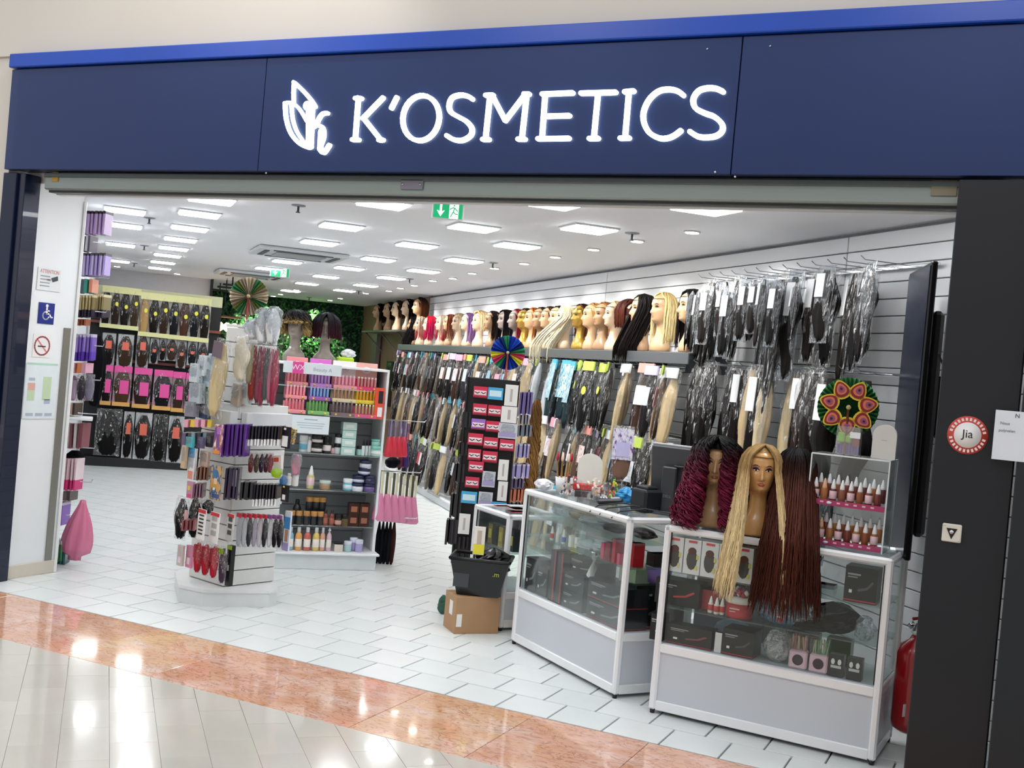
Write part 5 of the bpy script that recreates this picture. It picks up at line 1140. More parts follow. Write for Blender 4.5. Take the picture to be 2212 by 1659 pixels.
# on / in the low table
for i, (x, y, w_, h_, c) in enumerate(((.12, .15, .05, .004, 'c84a4a'), (.25, .2, .12, .006, 'd8b8b8'), (.38, .12, .07, .004, 'b85058'))): stand('box', P1+Matrix.Rotation(R1, 3, 'Z') @ Vector((x, y, .763)), w_, h_, c, c, '%s leaflet lying on the low display table' % ('small red', 'pale pink', 'dark pink')[i], 'leaflets on the low display table', 'leaflet', rz=R1, d=.1)
for i in range(5): stand('box', P1+Matrix.Rotation(R1, 3, 'Z') @ Vector((.1+.075*i, .12, .504)), .06, .14, ['8a7a4a', '2a2a2e', 'b8a04a', '5a4040', '202024'][i], '303034', '%s carton inside the low display table, %s' % (['khaki', 'black', 'mustard', 'brown', 'charcoal'][i], pos(i, 5)), 'cartons inside the low display table', rz=R1, d=.06, lab='d8cc5a' if i % 2 == 0 else None)
hg(1026, 1138, 1050, 1198, 6.75, [flat(M('e6e4dc', .4)), spot(M('e0d83a', .4), 0, -.8, .96, .36, 'yellow_base'), spot(M('b8aea0', .4), 0, -.38, .4, .5, 'tool')], 'tool_pack', 'white and yellow blister pack hanging on the front of the low table', 'pack', None, YAW)
# ================================================================== LEFT ENTRANCE DISPLAY: stacks hanging on the left wall
def stack(x0, y0, x1, y1, D, n, c, label, cat, grp, rz, head=None, low=None, name='hanging_pack', depth_=.12, side=1):
    """n thin packs one behind the other along a peg, seen from their edges"""
    a = dp(x0, y0, D); b = dp(x1, y0, D); w = (x1-x0)*D/FP; h = (y1-y0)*D/FP
    ax = Vector((math.cos(rz), math.sin(rz), 0)); st = w/n
    for i in range(n):
        P = a+rt*(st*(i+.5)); P = Vector((P.x, P.y, a.z+(b.z-a.z)*(i+.5)/n))
        pt = [('card', box_me(M(c[i % len(c)], .3, coat=.4), 0, -.5, 1, 1, 1, 0, 'card', 0.))]
        if head: pt.append(('header', box_me(M(head, .4), 0, -.06, 1.02, .12, 1.02, 0, 'header')))
        if low: pt.append(('lower_part', box_me(M(low, .4), 0, -.84, 1.03, .32, 1.03, 0, 'lower_part')))
        goods(name, '%s, %s' % (label, pos(i, n)), cat, P, YAW+.12*math.sin(i*2.1), (st*.72, depth_, h*(1-.03*(i % 2))), pt, grp, 0, .02*math.sin(i*1.7))
LW = 8.15
t = thing('left_peg_wall', 'narrow white display wall with chrome pegs behind the entrance column', 'display wall', sp(8.72, -.245, 0), A45+math.pi/2)
MB().box((0, .02, 1.3), (.56, .03, 2.6), bev=.003).obj('panel', WHITE, t)
for i in range(9): MB().tube([(.0, 0, .35+.25*i), (.0, -.22, .35+.25*i), (.0, -.225, .37+.25*i)], .004, 5).obj('peg', CHROME, t)
t = thing('left_display_shelf', 'short white shelf on the left display wall', 'shelf', dp(172, 903, LW), A45); MB().box((0, 0, 0), (.18, .2, .02), bev=.004).obj('board', WHITE, t)
stack(186, 458, 238, 508, LW, 9, ['c9a8e0', 'b894d6', 'd9c2ea'], 'lilac pack under a dark header, top stack on the left wall', 'pack', 'lilac packs in the top stack', 0, '3a2c40')
stack(182, 511, 205, 545, LW, 3, ['4a4450', 'cdd2da', '6a6270'], 'clear pack below the top lilac stack', 'pack', 'clear packs below the lilac stack', 0)
stack(176, 548, 236, 597, LW, 10, ['b8a6e4', 'a08cd4', 'd6caf0'], 'violet pack under a grey header, second stack on the left wall', 'pack', 'violet packs in the second stack', 0, '5a5260')
stack(170, 604, 208, 634, LW, 4, ['4fb8a4', '56626a', '3fa392', 'e0937a'], 'turquoise wrapped pack on the left wall', 'pack', 'turquoise packs on the left wall', 0)
stack(172, 638, 208, 686, LW, 8, ['b5a673', '8d8058', 'cbbd8a'], 'gold striped pack with dark foot, left bundle', 'pack', 'gold striped packs, left bundle', 0, 'd8cfa8', '2b2338')
stack(209, 637, 234, 687, LW+.1, 6, ['a99a6c', '857a55'], 'gold striped pack with dark foot, right bundle', 'pack', 'gold striped packs, right bundle', 0, 'd8cfa8', '2b2338')
stack(164, 690, 192, 703, LW, 5, ['a8562e', '7a3a22'], 'small rust brown pack under the gold stripes', 'pack', 'rust brown packs', 0)
stack(162, 722, 206, 780, LW, 8, ['8a6cd0', '7a58c4', 'b49ae4'], 'purple comb pack on the left wall', 'comb', 'purple comb packs', 0, 'c8c0d8', '5a34b0')
stack(158, 784, 196, 806, LW, 3, ['e8b0b8', 'e08a4a', 'e0a8c0'], 'small orange and pink pack under the purple combs', 'pack', 'small orange and pink packs', 0)
hg(196, 716, 234, 880, 8.4, [('cloth', tuft_me('0a0b0f', .0, 1))], 'durag', 'black satin durag hanging beside the purple combs', 'durag', None, A45, .06)
for i, (x0, x1, c) in enumerate(((150, 172, 'c9b0cc'), (168, 188, '3e3a42'), (186, 206, '8f8ba0'))): hg(x0, 808, x1, 866, LW, [('brush', tuft_me(c, .1, i)), ('bag', bag_me(F2, i))], 'brush_pack', '%s brush in a clear bag on the left wall' % ('pale lilac', 'dark grey', 'silver')[i], 'brush', 'bagged brushes on the left wall')
stack(148, 870, 172, 896, LW, 3, ['5a3a2c', 'c8a890', '3a2a26'], 'brown pack standing above the short white shelf', 'pack', 'brown packs above the white shelf', 0)
stack(143, 914, 190, 968, LW, 6, ['8a4a58', 'c8b8b8', '8f5a62', 'd8cccc', '7c4450'], 'wine red boxed set hanging below the white shelf', 'box', 'wine red boxed sets', 0)
hg(139, 970, 188, 1018, LW+.05, [('cloth', tuft_me('0b0c10', .0, 2))], 'hair_net', 'black hair net hanging under the wine red boxes', 'hair net', None, A45, .06)
stack(131, 990, 176, 1058, LW, 9, ['ecd6dc', 'e2b8c6'], 'white and hot pink comb pack low on the left wall', 'comb', 'white and hot pink comb packs', 0, None, 'd8357a')
stack(130, 1061, 162, 1080, LW, 3, ['4a3c3c', '6a5a58'], 'small dark pack below the pink combs', 'pack', 'small dark packs below the pink combs', 0)
stack(124, 1084, 146, 1133, LW, 3, ['8a5cc8', 'b8a0dc'], 'purple pack low on the left wall', 'pack', 'purple packs low on the left wall', 0, 'dcd4e4')
stack(120, 1166, 150, 1232, LW, 5, ['4f9a72', '2f6a6a', '76b07a'], 'green comb pack at the bottom of the left wall', 'comb', 'green comb packs', 0, 'dfe8d8', '2a5a66')
mb = MB(); vs = []; fs = []; n_, K_ = 28, 16
for k in range(K_):
    s = k/(K_-1); rw = .02+.10*math.sin(min(1, s*1.15)*math.pi*.62)**1.3 if s < .93 else .05
    for j in range(n_): a = 2*math.pi*j/n_; q = rw*(1+.16*math.sin(a*6+s*2)); vs.append((q*math.cos(a)*.85-.03*s, q*math.sin(a)*.5, -.44*s))
for k in range(K_-1):
    for j in range(n_): fs.append((k*n_+j, k*n_+(j+1) % n_, (k+1)*n_+(j+1) % n_, (k+1)*n_+j))
fs += [tuple(reversed(range(n_))), tuple(range((K_-1)*n_, K_*n_))]
mb.add(vs, fs, 0, True); PKS = M('d8789a', .25, 0, .08, 5, 0, .3, .6)
tag(mb.obj('satin_bonnet', PKS, None, dp(180, 1080, 8.1), YAW), 'large folded pink satin bonnet hanging low on the left wall', 'bonnet')
# ================================================================== LEFT BACK FIXTURE with hair packs
BF = sp(15.3, 0, 0); BNR = sp(1, 0, 0)
def lf(px, py, off=0.): return pln(px, py, sp(15.3-off, 0, 0), BNR)
t = thing('back_display_wall', 'wide black display wall with red-brown shelf rails full of hair packs', 'display wall', sp(15.42, .62, 0), A45)
MB().box((-.03, 0, 1.2), (1.62, .1, 2.2), bev=.004).obj('back_board', M('17171b', .5), t); MB().box((-.03, -.12, .06), (1.66, .3, .12), bev=.004).obj('base', M('1a1a1e', .5), t)
for z in (1.84, 1.36, .83): MB().box((-.03, -.10, z), (1.62, .1, .035), bev=.004).obj('rail', M('8a4a3c', .45), t)
MB().box((-.03, -.06, 2.24), (1.62, .02, .14)).obj('light_header', M('cfd0a8', .4), t)
YB = M('d9d79a', .4); CR = M('e9e2cf', .4); YD = M('e4de3c', .4); OR = M('dc6a54', .4); PKH = M('e0509a', .4); AMB = M('d8a45a', .4); WF = M('dfe3e6', .35)
def bagp(x0, x1, y0, y1, parts, label, grp, off=.16): 
    P = lf((x0+x1)/2, y0, off); A = lf(x0, y0, off); B = lf(x1, y0, off); h = P.z-lf((x0+x1)/2, y1, off).z
    return goods('hair_pack', label, 'hair extension', P, A45, ((B-A).length, .06, h), parts, grp, -.04)
h1 = ['15120f', '2a201a', '1a1513', '3a2c20', 'b08f5c', '18130f', '33241a', '14141a', '4a2e22', '16161c', '1a1512', '2c211a']
def framed(hc, hd, dot, fr_=None, lowb=None, wav=.1, v=0, dz=-.44):
    p = [('backing_card', box_me(fr_ or CR, 0, -.5, .96, .98, .05, .45, 'backing_card')), ('hair', tuft_me(hc, wav, v)), ('bag', bag_me(F2, v))]
    if hd: p.append(('header_card', box_me(hd, 0, -.07, .98, .16, .1, -.35, 'header_card')))
    if dot == 'disc': p.append(('sticker', disc_me(YD, .1, dz, .17, .3)))
    if dot == 'odisc': p.append(('sticker', disc_me(OR, 0, -.5, .2, .32)))
    if dot == 'osq': p.append(('label_card', box_me(OR, 0, -.36, .42, .24, .06, -.57, 'label_card')))
    if dot == 'psq': p.append(('label_card', box_me(PKH, .1, -.52, .5, .34, .06, -.57, 'label_card')))
    if lowb: p.append(('lower_band', box_me(lowb, 0, -.95, .98, .1, .1, -.3, 'lower_band')))
    return p
g1 = 'yellow-topped hair packs in the top row of the back display'
xs = [222, 243, 263, 284, 305, 326, 347, 369, 391, 413, 435, 457]
for i in range(11):
    y0 = 618+.105*(xs[i]-222)+(6 if i > 3 else 0)
    bagp(xs[i], xs[i+1]+1, y0, y0+90+(4 if i > 3 else 0), framed(h1[i], YB, 'disc', CR, YB, .1, i % 3, -.36-.05*(i % 3)), 'yellow-topped %s hair pack, %s in the back display top row' % ({'b08f5c': 'blonde', '4a2e22': 'brown', '3a2c20': 'brown'}.get(h1[i], 'dark'), pos(i, 11)), g1)
g2 = 'second row of the back display'
for i, (x0, x1, y0, y1, dt) in enumerate(((222, 252, 719, 790, 'osq'), (256, 291, 722, 795, 'osq'), (297, 325, 722, 795, 'osq'), (326, 345, 730, 786, 'odisc'), (346, 361, 731, 780, 'odisc'), (362, 384, 731, 780, 'odisc'), (384, 405, 735, 796, 'odisc'), (407, 428, 735, 790, 'odisc'), (430, 451, 738, 796, 'odisc'))):
    bagp(x0, x1, y0, y1, framed(h1[(i*3) % 12 if i != 4 else 0], None, dt, WF if i % 2 else M('c8ccd2', .3), None, .1, i % 3), 'dark hair pack with orange %s, %s in the second row' % ('square' if dt == 'osq' else 'dot', pos(i, 9)), g2)
for i, (x0, x1) in enumerate(((222, 246), (248, 287), (291, 330), (334, 375), (375, 402), (403, 424))):
    y0 = 789+.1*(x0-222); bagp(x0, x1, y0, y0+86, framed(['15120f', '4a3420', '2a1d18', '14141a', '3a2c20', '1a1512'][i], PKH, 'psq', M('e8a8c4', .35), AMB, .1, i % 3), 'hot pink and amber hair pack, %s in the third row' % pos(i, 6), 'pink hair packs in the third row of the back display')
for i, (x0, x1, k_) in enumerate(((210, 266, 'b'), (269, 292, 'w'), (294, 331, 'w'), (333, 364, 'b'), (366, 400, 'w'))):
    y0 = 884+.1*(x0-222); bagp(x0, x1, y0, y0+102, framed('12100f', None, 'osq' if k_ == 'w' else None, WF if k_ == 'w' else M('15161a', .3), None, .1, i % 3), '%s hair pack with %s, %s in the bottom row' % ('white-backed' if k_ == 'w' else 'black', 'orange label' if k_ == 'w' else 'no label', pos(i, 5)), 'bottom row hair packs of the back display')
# ================================================================== TOWER (rotating slatwall stand)
TR = -.2426; TC = Vector((-4.812, 6.11, 0)); TM = Matrix.Rotation(TR, 3, 'Z')
t = thing('slat_tower', 'white four-sided slatwall tower on a chamfered base, crowded with hair accessories', 'display stand', TC, 0)
ow = M('e2e4e4', .35)
oc = [(-.21, -.35), (.21, -.35), (.27, -.29), (.27, .29), (.21, .35), (-.21, .35), (-.35, .21), (-.35, -.21)]
co, si = math.cos(A45), math.sin(A45); occ = [(x*co-y*si, x*si+y*co) for x, y in oc]
MB().prism([(x*1.02, y*1.02) for x, y in occ], .092, .112, ax='z').obj('base_top', ow, t); MB().prism(occ, 0, .092, ax='z').obj('base', M('dadedf', .35), t)
MB().box((0, 0, .70), (.34, .36, 1.16)).obj('core', M('8d9090', .5), t, None, TR)
slm = {}
for f in range(4):
    wd = .38 if f % 2 == 0 else .40; dd = .20 if f % 2 == 0 else .19
    for i in range(17):
        k_ = (f % 2, i > 11); up_ = 1 if i <= 11 else .6
        if k_ not in slm: slm[k_] = MB().box((0, 0, 0), (wd*up_, .018, .094), bev=.003).mesh(M('dedfdd', .35), 'slat')
        q = TM @ (Matrix.Rotation(f*math.pi/2, 3, 'Z') @ Vector((0, -dd*up_, 0))); ob('slat', slm[k_], t, (q.x, q.y, .165+i*.1), TR+f*math.pi/2)
MB().box((0, 0, 1.54), (.2, .22, .5)).obj('upper_core', M('8d9090', .5), t, None, TR); MB().box((0, 0, 1.825), (.24, .26, .02), bev=.003).obj('top_cap', ow, t, None, TR)
for f in (0, 1):
    q = TM @ (Matrix.Rotation(f*math.pi/2, 3, 'Z') @ Vector((0, -.235, 1.215))); MB().box((0, 0, 0), (.38, .06, .10), bev=.004).obj('header_tray', M('d9dde0', .35), t, q, TR+f*math.pi/2)
FN = TM @ Vector((0, -1, 0)); RN = TM @ Vector((1, 0, 0))
def tf(px, py, off): return pln(px, py, TC+FN*(.21+off), FN)
def tr_(px, py, off): return pln(px, py, TC+RN*(.20+off), RN)
def dF(px, py, off=.1): return depth(tf(px, py, off))
def dR(px, py, off=.1): return depth(tr_(px, py, off))
TD_ = depth(tf(490, 1000, .12))
PP = PRINT('6a2c86', 'b06a4a', 'e8dce8', 3.0, seed=3); PT = PRINT('c9a25a', '3a6a98', 'caa070', 3.2, seed=8)
def ts(x0, y0, x1, y1, n, c, lb, cat, grp, **k): stack(x0, y0, x1, y1, TD_+k.pop('dz', 0), n, c, lb, cat, grp, TR, **k)
def th(x0, y0, x1, y1, parts, name, lb, cat, grp=None, dz=0., rz=None, d=.03, **k): return hg(x0, y0, x1, y1, TD_+dz, parts, name, lb, cat, grp, TR if rz is None else rz, d, **k)
# front and right faces of the tower, upper to lower
ts(486, 916, 541, 986, 9, ['4a1f78', '3c1766', '5a2a8c'], 'deep purple hair cap pack on the tower', 'pack', 'deep purple hair cap packs on the tower', dz=.0, depth_=.1)
th(462, 917, 487, 982, [flat(PP), spot(M('e08a2c', .4), 0, -.92, .9, .12, 'orange_strip'), spot(M('b06ac0', .4), .1, -.2, .45, .25, 'afro_print')], 'hair_cap_pack', 'front purple hair cap pack with a portrait print on the tower', 'pack', dz=-.12, d=.02)
ts(542, 920, 612, 962, 15, ['15121e', '1e1a2a'], 'black pack with white lower card, upper right bundle on the tower', 'pack', 'black and white packs, upper right bundle', low='e6e8ea', dz=.05)
th(609, 922, 632, 968, [flat(M('1a1822', .35)), spot(WHITE, 0, -.68, .8, .5, 'white_card'), spot(WHITE, -.1, -.1, .3, .1, 'white_dot')], 'accessory_pack', 'front black and white pack at the right end of the upper bundle', 'pack', dz=.0)
th(622, 925, 645, 958, [flat(PRINT('e8b85a', '3a2a20', 'c8d8e0', 4, seed=2))], 'accessory_pack', 'yellow printed pack with a portrait at the right of the tower', 'pack', dz=.1, roll=.2)
ts(398, 934, 462, 962, 6, ['6a5a78', '4a4a58', '8aa8b8', '3a3640', '7a9aa8', '584a50'], 'shiny clear clip pack on the left of the tower', 'pack', 'shiny clip packs on the left of the tower', dz=.15)
ts(402, 906, 462, 922, 5, ['e8a8c0', 'e8c84a', 'e0a0b8'], 'small pink and yellow pack at the top left of the tower', 'pack', 'small pink and yellow packs', dz=.12)
for i, (x0, y0, x1, y1, c) in enumerate(((393, 962, 408, 1012, 'c8b090'), (406, 968, 430, 1036, 'e6e8ec'), (430, 975, 458, 1008, 'c0a898'), (398, 944, 424, 966, '4ab8c0'), (424, 944, 446, 968, '6a5a80'), (446, 940, 462, 966, '3a3440'))):
    th(x0, y0, x1, y1, [flat(M(c, .4)), ('bag', bag_me(F3, i % 3))]+([spot(M('3f9fd0', .4), 0, -.15, .9, .3, 'blue_top'), spot(M('d8907a', .4), 0, -.85, .7, .25, 'coral_foot')] if i == 1 else []), 'blister_pack', '%s blister pack on the left side of the tower' % ('tan', 'blue and white long', 'beige patterned', 'teal', 'violet grey', 'dark')[i], 'pack', 'blister packs on the left side of the tower', dz=.08)
ts(430, 1008, 455, 1036, 5, ['6a4a3a', '8a5a48'], 'brown pencil pack on the left side of the tower', 'pack', 'brown pencil packs on the tower', dz=.1)
ts(492, 1010, 522, 1078, 5, ['2a1f38', '35264a'], 'dark plum turban pack behind the blue printed one', 'pack', 'dark plum turban packs', dz=0.05)
th(452, 1006, 488, 1080, [flat(PT), spot(M('3f76a8', .4), -.1, -.26, .45, .22, 'blue_turban'), spot(M('efc8a8', .4), 0, -.45, .3, .18, 'face_print'), spot(M('3a5a8a', .4), .1, -.88, .7, .12, 'blue_corner'), spot(WHITE, -.1, -.68, .2, .07, 'price_dot')], 'turban_pack', 'yellow and blue turban pack with printed portrait on the tower front', 'pack', dz=-.02, d=.02)
th(494, 1014, 516, 1050, [flat(WF)], 'price_card', 'plain white card on the tower between the turban packs', 'card', dz=.02, d=.01)
for i, (x0, c1_) in enumerate(((536, '8a3a40'), (548, '6a5a4a'), (559, '3a2a50'), (569, '5a2a38'), (578, 'b0485a'))):
    th(x0, 978, x0+16, 1022, [('blade', tuft_me(c1_, .0, i % 3)), ('bag', bag_me(F1, i % 3))], 'scissor_pack', 'clear pack of %s tweezers on the right side of the tower' % ('red', 'brass', 'violet', 'wine', 'rose')[i], 'pack', 'tweezer packs on the right side of the tower', dz=.12)
th(588, 984, 614, 1014, [flat(M('eeeae6', .4)), spot(M('d8583a', .4), -.1, -.3, .6, .3, 'orange_print')], 'clip_pack', 'white and orange clip pack on the right of the tower', 'pack', dz=.1, roll=-.15)
th(582, 1010, 614, 1032, [('clip', tuft_me('a8d820', .1, 0)), ('bag', bag_me(F2, 1))], 'clip_pack', 'lime green hair clip in a clear bag on the right of the tower', 'pack', dz=.05, d=.06)
th(630, 980, 654, 1028, [('clip', tuft_me('e09ab0', .2, 0)), ('bag', bag_me(F3, 1))], 'clip_pack', 'pink hair clip in a clear bag at the right edge of the tower', 'pack', dz=.1, d=.06)
th(604, 1026, 622, 1052, [('clip', tuft_me('3f86c8', .0, 1)), ('bag', bag_me(F2, 2))], 'clip_pack', 'blue clip pack near the right edge of the tower', 'pack', dz=.1, d=.05)
for i, (x0, y0, x1, y1) in enumerate(((616, 1022, 630, 1048), (630, 1016, 644, 1050))): stand('bottle', dp((x0+x1)/2, y1, TD_+.15), (x1-x0)*TD_/FP, (y1-y0)*TD_/FP, 'eceae8', 'f0f0f0', 'small white bottle hooked on the tower right edge, %s' % ('left', 'right')[i], 'small white bottles at the tower edge')
ts(524, 1040, 552, 1078, 4, ['11131a', '1a1d26'], 'black boxed comb set at the centre of the tower', 'pack', 'black boxed comb sets', dz=.05)
ts(553, 1045, 606, 1092, 12, ['17141e', '221e2c'], 'black pack with white lower card, lower right bundle on the tower', 'pack', 'black and white packs, lower right bundle', low='e6e8ea', dz=.08)
th(608, 1048, 627, 1084, [flat(M('17151c', .35)), spot(WHITE, 0, -.72, .5, .3, 'white_card'), spot(M('d8d23a', .4), -.1, -.1, .3, .1, 'yellow_dot')], 'accessory_pack', 'front black pack with white square, right of lower bundle', 'pack', dz=.02)
th(403, 1040, 424, 1076, [flat(M('b88aa0', .4)), spot(M('d8cc4a', .4), -.1, -.4, .4, .25, 'yellow_dot'), spot(M('d84a7a', .4), 0, -.85, .6, .2, 'pink_foot')], 'comb_pack', 'pink and mauve pack with yellow dot on the left of the tower', 'pack', dz=0)
ts(424, 1044, 444, 1074, 5, ['6a4a5c', '8a6a7c'], 'mauve pack edge beside the yellow-dotted pack', 'pack', 'mauve packs on the tower', dz=.03)
for i, (x0, x1, y0, y1) in enumerate(((378, 414, 1072, 1166), (408, 440, 1070, 1162), (438, 464, 1078, 1110))): th(x0, y0, x1, y1, [('hair', tuft_me('0b0c0f', .2, i)), ('bag', bag_me(F1, i))], 'hair_net', 'black hair net pack on the left face of the tower, %s' % nth(i), 'hair net', 'black hair net packs on the tower', dz=.1, d=.08)
ts(398, 1122, 426, 1144, 5, ['8a4a4e', '6a3438'], 'small red comb on the left face of the tower', 'comb', 'small red combs on the tower', dz=-.05)
th(398, 1102, 407, 1122, [flat(M('c8a0a0', .4))], 'price_card', 'small pink card above the small red combs', 'card', dz=-.05, d=.01)
def combp(x0, y0, x1, y1, fc, hc, lb, teeth, dz=-.12, hd='c83038'):
    p = [flat(M(fc, .4), 'card', .3), spot(M(hd, .4), 0, -.07, .96, .12, 'red_header', -.18, .1)]
    for i in range(teeth): p.append(('comb', box_me(M(hc, .4), 0, -.2-.72*i/teeth, .55, .05 if teeth > 4 else .16, .2, -.2, 'comb')))
    th(x0, y0, x1, y1, p, 'comb_pack', lb, 'comb', 'white carded combs on the tower front', dz=dz, d=.02, roll=.03)
combp(425, 1100, 452, 1166, 'e6e6e6', '17181b', 'white card holding a wide black tooth comb, red corner', 6, hd='b8202c')
combp(451, 1107, 482, 1173, 'e8e8e6', 'a8aaa8', 'white card holding a pale grey comb, middle of the tower front', 3)
combp(489, 1110, 512, 1170, 'cfcfcb', '4a4c4e', 'grey card holding a dark comb, right of the white ones', 3, dz=-.05)
for i in range(9):
    x0 = 512+11*i; c = ('b8bcc4', 'c8ccd2', '3a3c44', 'b0a8b8', 'c8c4cc', '2a2c34', 'd0d2d6', '17141c', '1c1820')[i]
    th(x0, 1108+.6*i, x0+16, 1182+.3*i, [('brush', tuft_me(c, .0, i % 3)), ('bag', bag_me(F2, i % 3)), ('header_card', box_me(M('c02838' if i < 6 else '8a4a8a', .4), 0, -.06, .9, .12, .2, -.4, 'header_card'))], 'brush_pack', 'long brush in clear pack with %s header, %s on the tower right face' % ('red' if i < 6 else 'violet', nth(i)), 'brush', 'long brushes on the tower right face', dz=.05, d=.03)
th(603, 1112, 613, 1184, [flat(M('e9eaec', .4)), spot(M('22242a', .4), 0, -.65, .5, .45, 'black_blade')], 'file_pack', 'white and black nail file pack right of the brushes', 'file', None, .1, d=.02)
th(615, 1104, 634, 1190, [flat(M('dfe8f0', .4)), spot(M('3a8ecc', .4), 0, -.3, .96, .3, 'blue_print'), spot(M('c88a6a', .4), 0, -.62, .5, .3, 'tan_print'), spot(M('a79ad0', .4), 0, -.9, .96, .2, 'lilac_foot')], 'brush_pack', 'tall blue and lilac carded brush at the right edge of the tower', 'brush', None, .15, d=.02)
for i, (x0, x1, c) in enumerate(((383, 402, 'c9bcb8'), (402, 422, 'd88aa8'))): th(x0, 1178, x1, 1222+4*i, [flat(M(c, .4)), ('bag', bag_me(F2, i)), spot(M('ecdce4', .4), 0, -.7, .5, .3, 'print')], 'sponge_pack', '%s sponge pack at the lower left of the tower' % ('pale beige', 'pink')[i], 'pack', 'sponge packs at the lower left of the tower', dz=.05)
for i, x0 in enumerate((421, 438, 456)): th(x0, 1168+4*i, x0+20, 1238+6*i, [('brush', tuft_me('b01c30', .0, i)), ('handle_loop', box_me(M('8a1424', .35), 0, -.3, .3, .4, .3, -.4, 'handle_loop')), ('bag', bag_me(F2, i))], 'detangling_brush', 'bright red detangling brush low on the tower front, %s' % ('left', 'middle', 'right')[i], 'brush', 'red brushes low on the tower', dz=-.12, d=.06)
th(474, 1180, 496, 1262, [('brush', tuft_me('4a3448', .0, 0)), ('bag', bag_me(F1, 0)), spot(M('7aa020', .4), 0, -.12, .9, .14, 'green_header', -.6)], 'detangling_brush', 'dark plum brush pack with green header low on the tower', 'brush', None, -.1, d=.05)
th(494, 1178, 508, 1266, [flat(M('0d0e10', .4), 'pouch', .8), spot(M('c8ccd0', .4), 0, -.55, .4, .14, 'grey_label', -.45), spot(M('8ab028', .4), 0, -.05, 1.1, .1, 'green_header', -.4)], 'black_pouch', 'narrow black pouch with grey label at the tower front corner', 'pouch', None, -.08, d=.04)
# above the header trays
th(462, 732, 508, 905, [('hair', tuft_me('d9c79a', .1, 0)), ('bag', bag_me(F2, 0, .4)), spot(M('6a5a66', .4), 0, -.14, .7, .2, 'dark_header', -.5)], 'hair_bag', 'long blonde ponytail in a flared clear bag at the top left of the tower', 'hair extension', None, -.05, d=.08, roll=.12)
th(505, 722, 546, 826, [('hair', tuft_me('ded8c4', .5, 1)), ('bag', bag_me(F2, 1))], 'hair_bag', 'cream white wavy hair bag at the top of the tower', 'hair extension', None, .0, d=.09)
th(536, 735, 552, 830, [('hair', tuft_me('a89f80', .3, 2)), ('bag', bag_me(F2, 2))], 'hair_bag', 'thin sandy hair bag beside the cream one', 'hair extension', None, .1, d=.06)
for i, (x0, x1, c) in enumerate(((543, 562, '9a3c34'), (556, 573, '8a4a5c'), (566, 580, 'a04058'), (575, 588, '5c6468'), (584, 597, 'b8788c'), (592, 605, 'a83a58'))):
    th(x0, 738+2*i, x1, 868+6*(i % 3), [('hair', tuft_me(c, .25, i % 3)), ('bag', bag_me(F2, i % 3))], 'hair_bag', '%s braiding hair hanging at the top right of the tower' % ('rust red', 'mauve', 'raspberry', 'blue grey', 'dusty pink', 'crimson')[i], 'hair extension', 'braiding hair at the top right of the tower', .12, d=.06)
for i, (x0, x1, y0, y1) in enumerate(((533, 562, 688, 734), (560, 584, 664, 744), (580, 606, 662, 746))): th(x0, y0, x1, y1, [('hair', tuft_me('e8eaec', .2, i)), ('bag', bag_me(F3, i))], 'white_bonnet_bag', 'white bagged bonnet above the braiding hair, %s' % nth(i), 'bonnet', 'white bonnets at the top of the tower', .12, d=.12)
for i, (x0, y0, x1, y1, c) in enumerate(((432, 768, 455, 812, 'dfeaf0'), (452, 766, 480, 800, 'c8dce8'), (436, 796, 476, 836, 'c2d6e6'), (412, 786, 440, 826, 'd0dce4'), (408, 828, 446, 872, 'b8c4cc'), (440, 838, 468, 876, '4a8a4c'), (400, 868, 432, 900, '8a8c98'), (430, 872, 458, 904, '3a4a68'), (505, 830, 530, 876, 'b8a898'), (526, 826, 546, 874, 'c8d0d0'))):
    th(x0, y0, x1, y1, [flat(M(c, .35), 'card', .5), ('bag', bag_me(F3, i % 3))], 'accessory_pack', '%s clear accessory pack high on the tower' % ('pale blue', 'sky blue', 'large icy blue', 'frosted', 'silver grey', 'green', 'grey', 'navy', 'beige striped', 'mint grey')[i], 'pack', 'clear accessory packs high on the tower', dz=.15, d=.09, roll=.1*math.sin(i))
f2 = pleated_fan(dp(538, 640, TD_+.2), YAW+.1, .125, 'round pleated fan in camouflage green on top of the tower', ['b4a890', '2f7a4c', '6a7a3c', '9a8a78', 'c8bca8'], n=30, handle='8a2c2c', hl=1.3)
# ================================================================== MAKE-UP SHELVES
MA = 8.72
def mk(px, py, off=0.): return pln(px, py, sp(MA+off, 0, 0), BNR)
ZS = [mk(812, y).z for y in (905, 988, 1066, 1142, 1200)]     # shelf heights at the right-hand end
bl, br = .85, 2.15
t = thing('makeup_shelf_unit', 'white shelf unit with glass shelves of cosmetics behind the tower', 'shelf unit', sp(MA+.2, (bl+br)/2, 0), A45); wU = br-bl
MB().box((0, .02, .06), (wU, .5, .12), bev=.004).obj('base', M('e2e8ea', .35), t); MB().box((0, .0, .128), (wU+.03, .54, .018), bev=.004).obj('base_top', WHITE, t)
for x in (-wU/2+.01, wU/2-.01): MB().box((x, .06, .86), (.02, .40, 1.46), bev=.003).obj('side_panel', WHITE, t)
MB().box((0, .26, .86), (wU, .02, 1.46)).obj('back_panel', M('8e9398', .5), t)
bsl = MB().box((0, 0, 0), (wU-.04, .012, .094), bev=.003).mesh(M('a9adb2', .4), 'slat')
for i in range(14): ob('slat', bsl, t, (0, .245, .19+.1*i))
for z in ZS[:4]: MB().box((0, .04, z-.004), (wU-.05, .36, .008)).obj('glass_shelf', FILM(.3, 'bfd4d0', .35, 0), t)
MB().box((0, .04, 1.42), (wU-.05, .36, .008)).obj('glass_shelf', FILM(.3, 'bfd4d0', .35, 0), t)
MB().box((0, .06, 1.595), (wU, .40, .02), bev=.003).obj('top_board', WHITE, t)
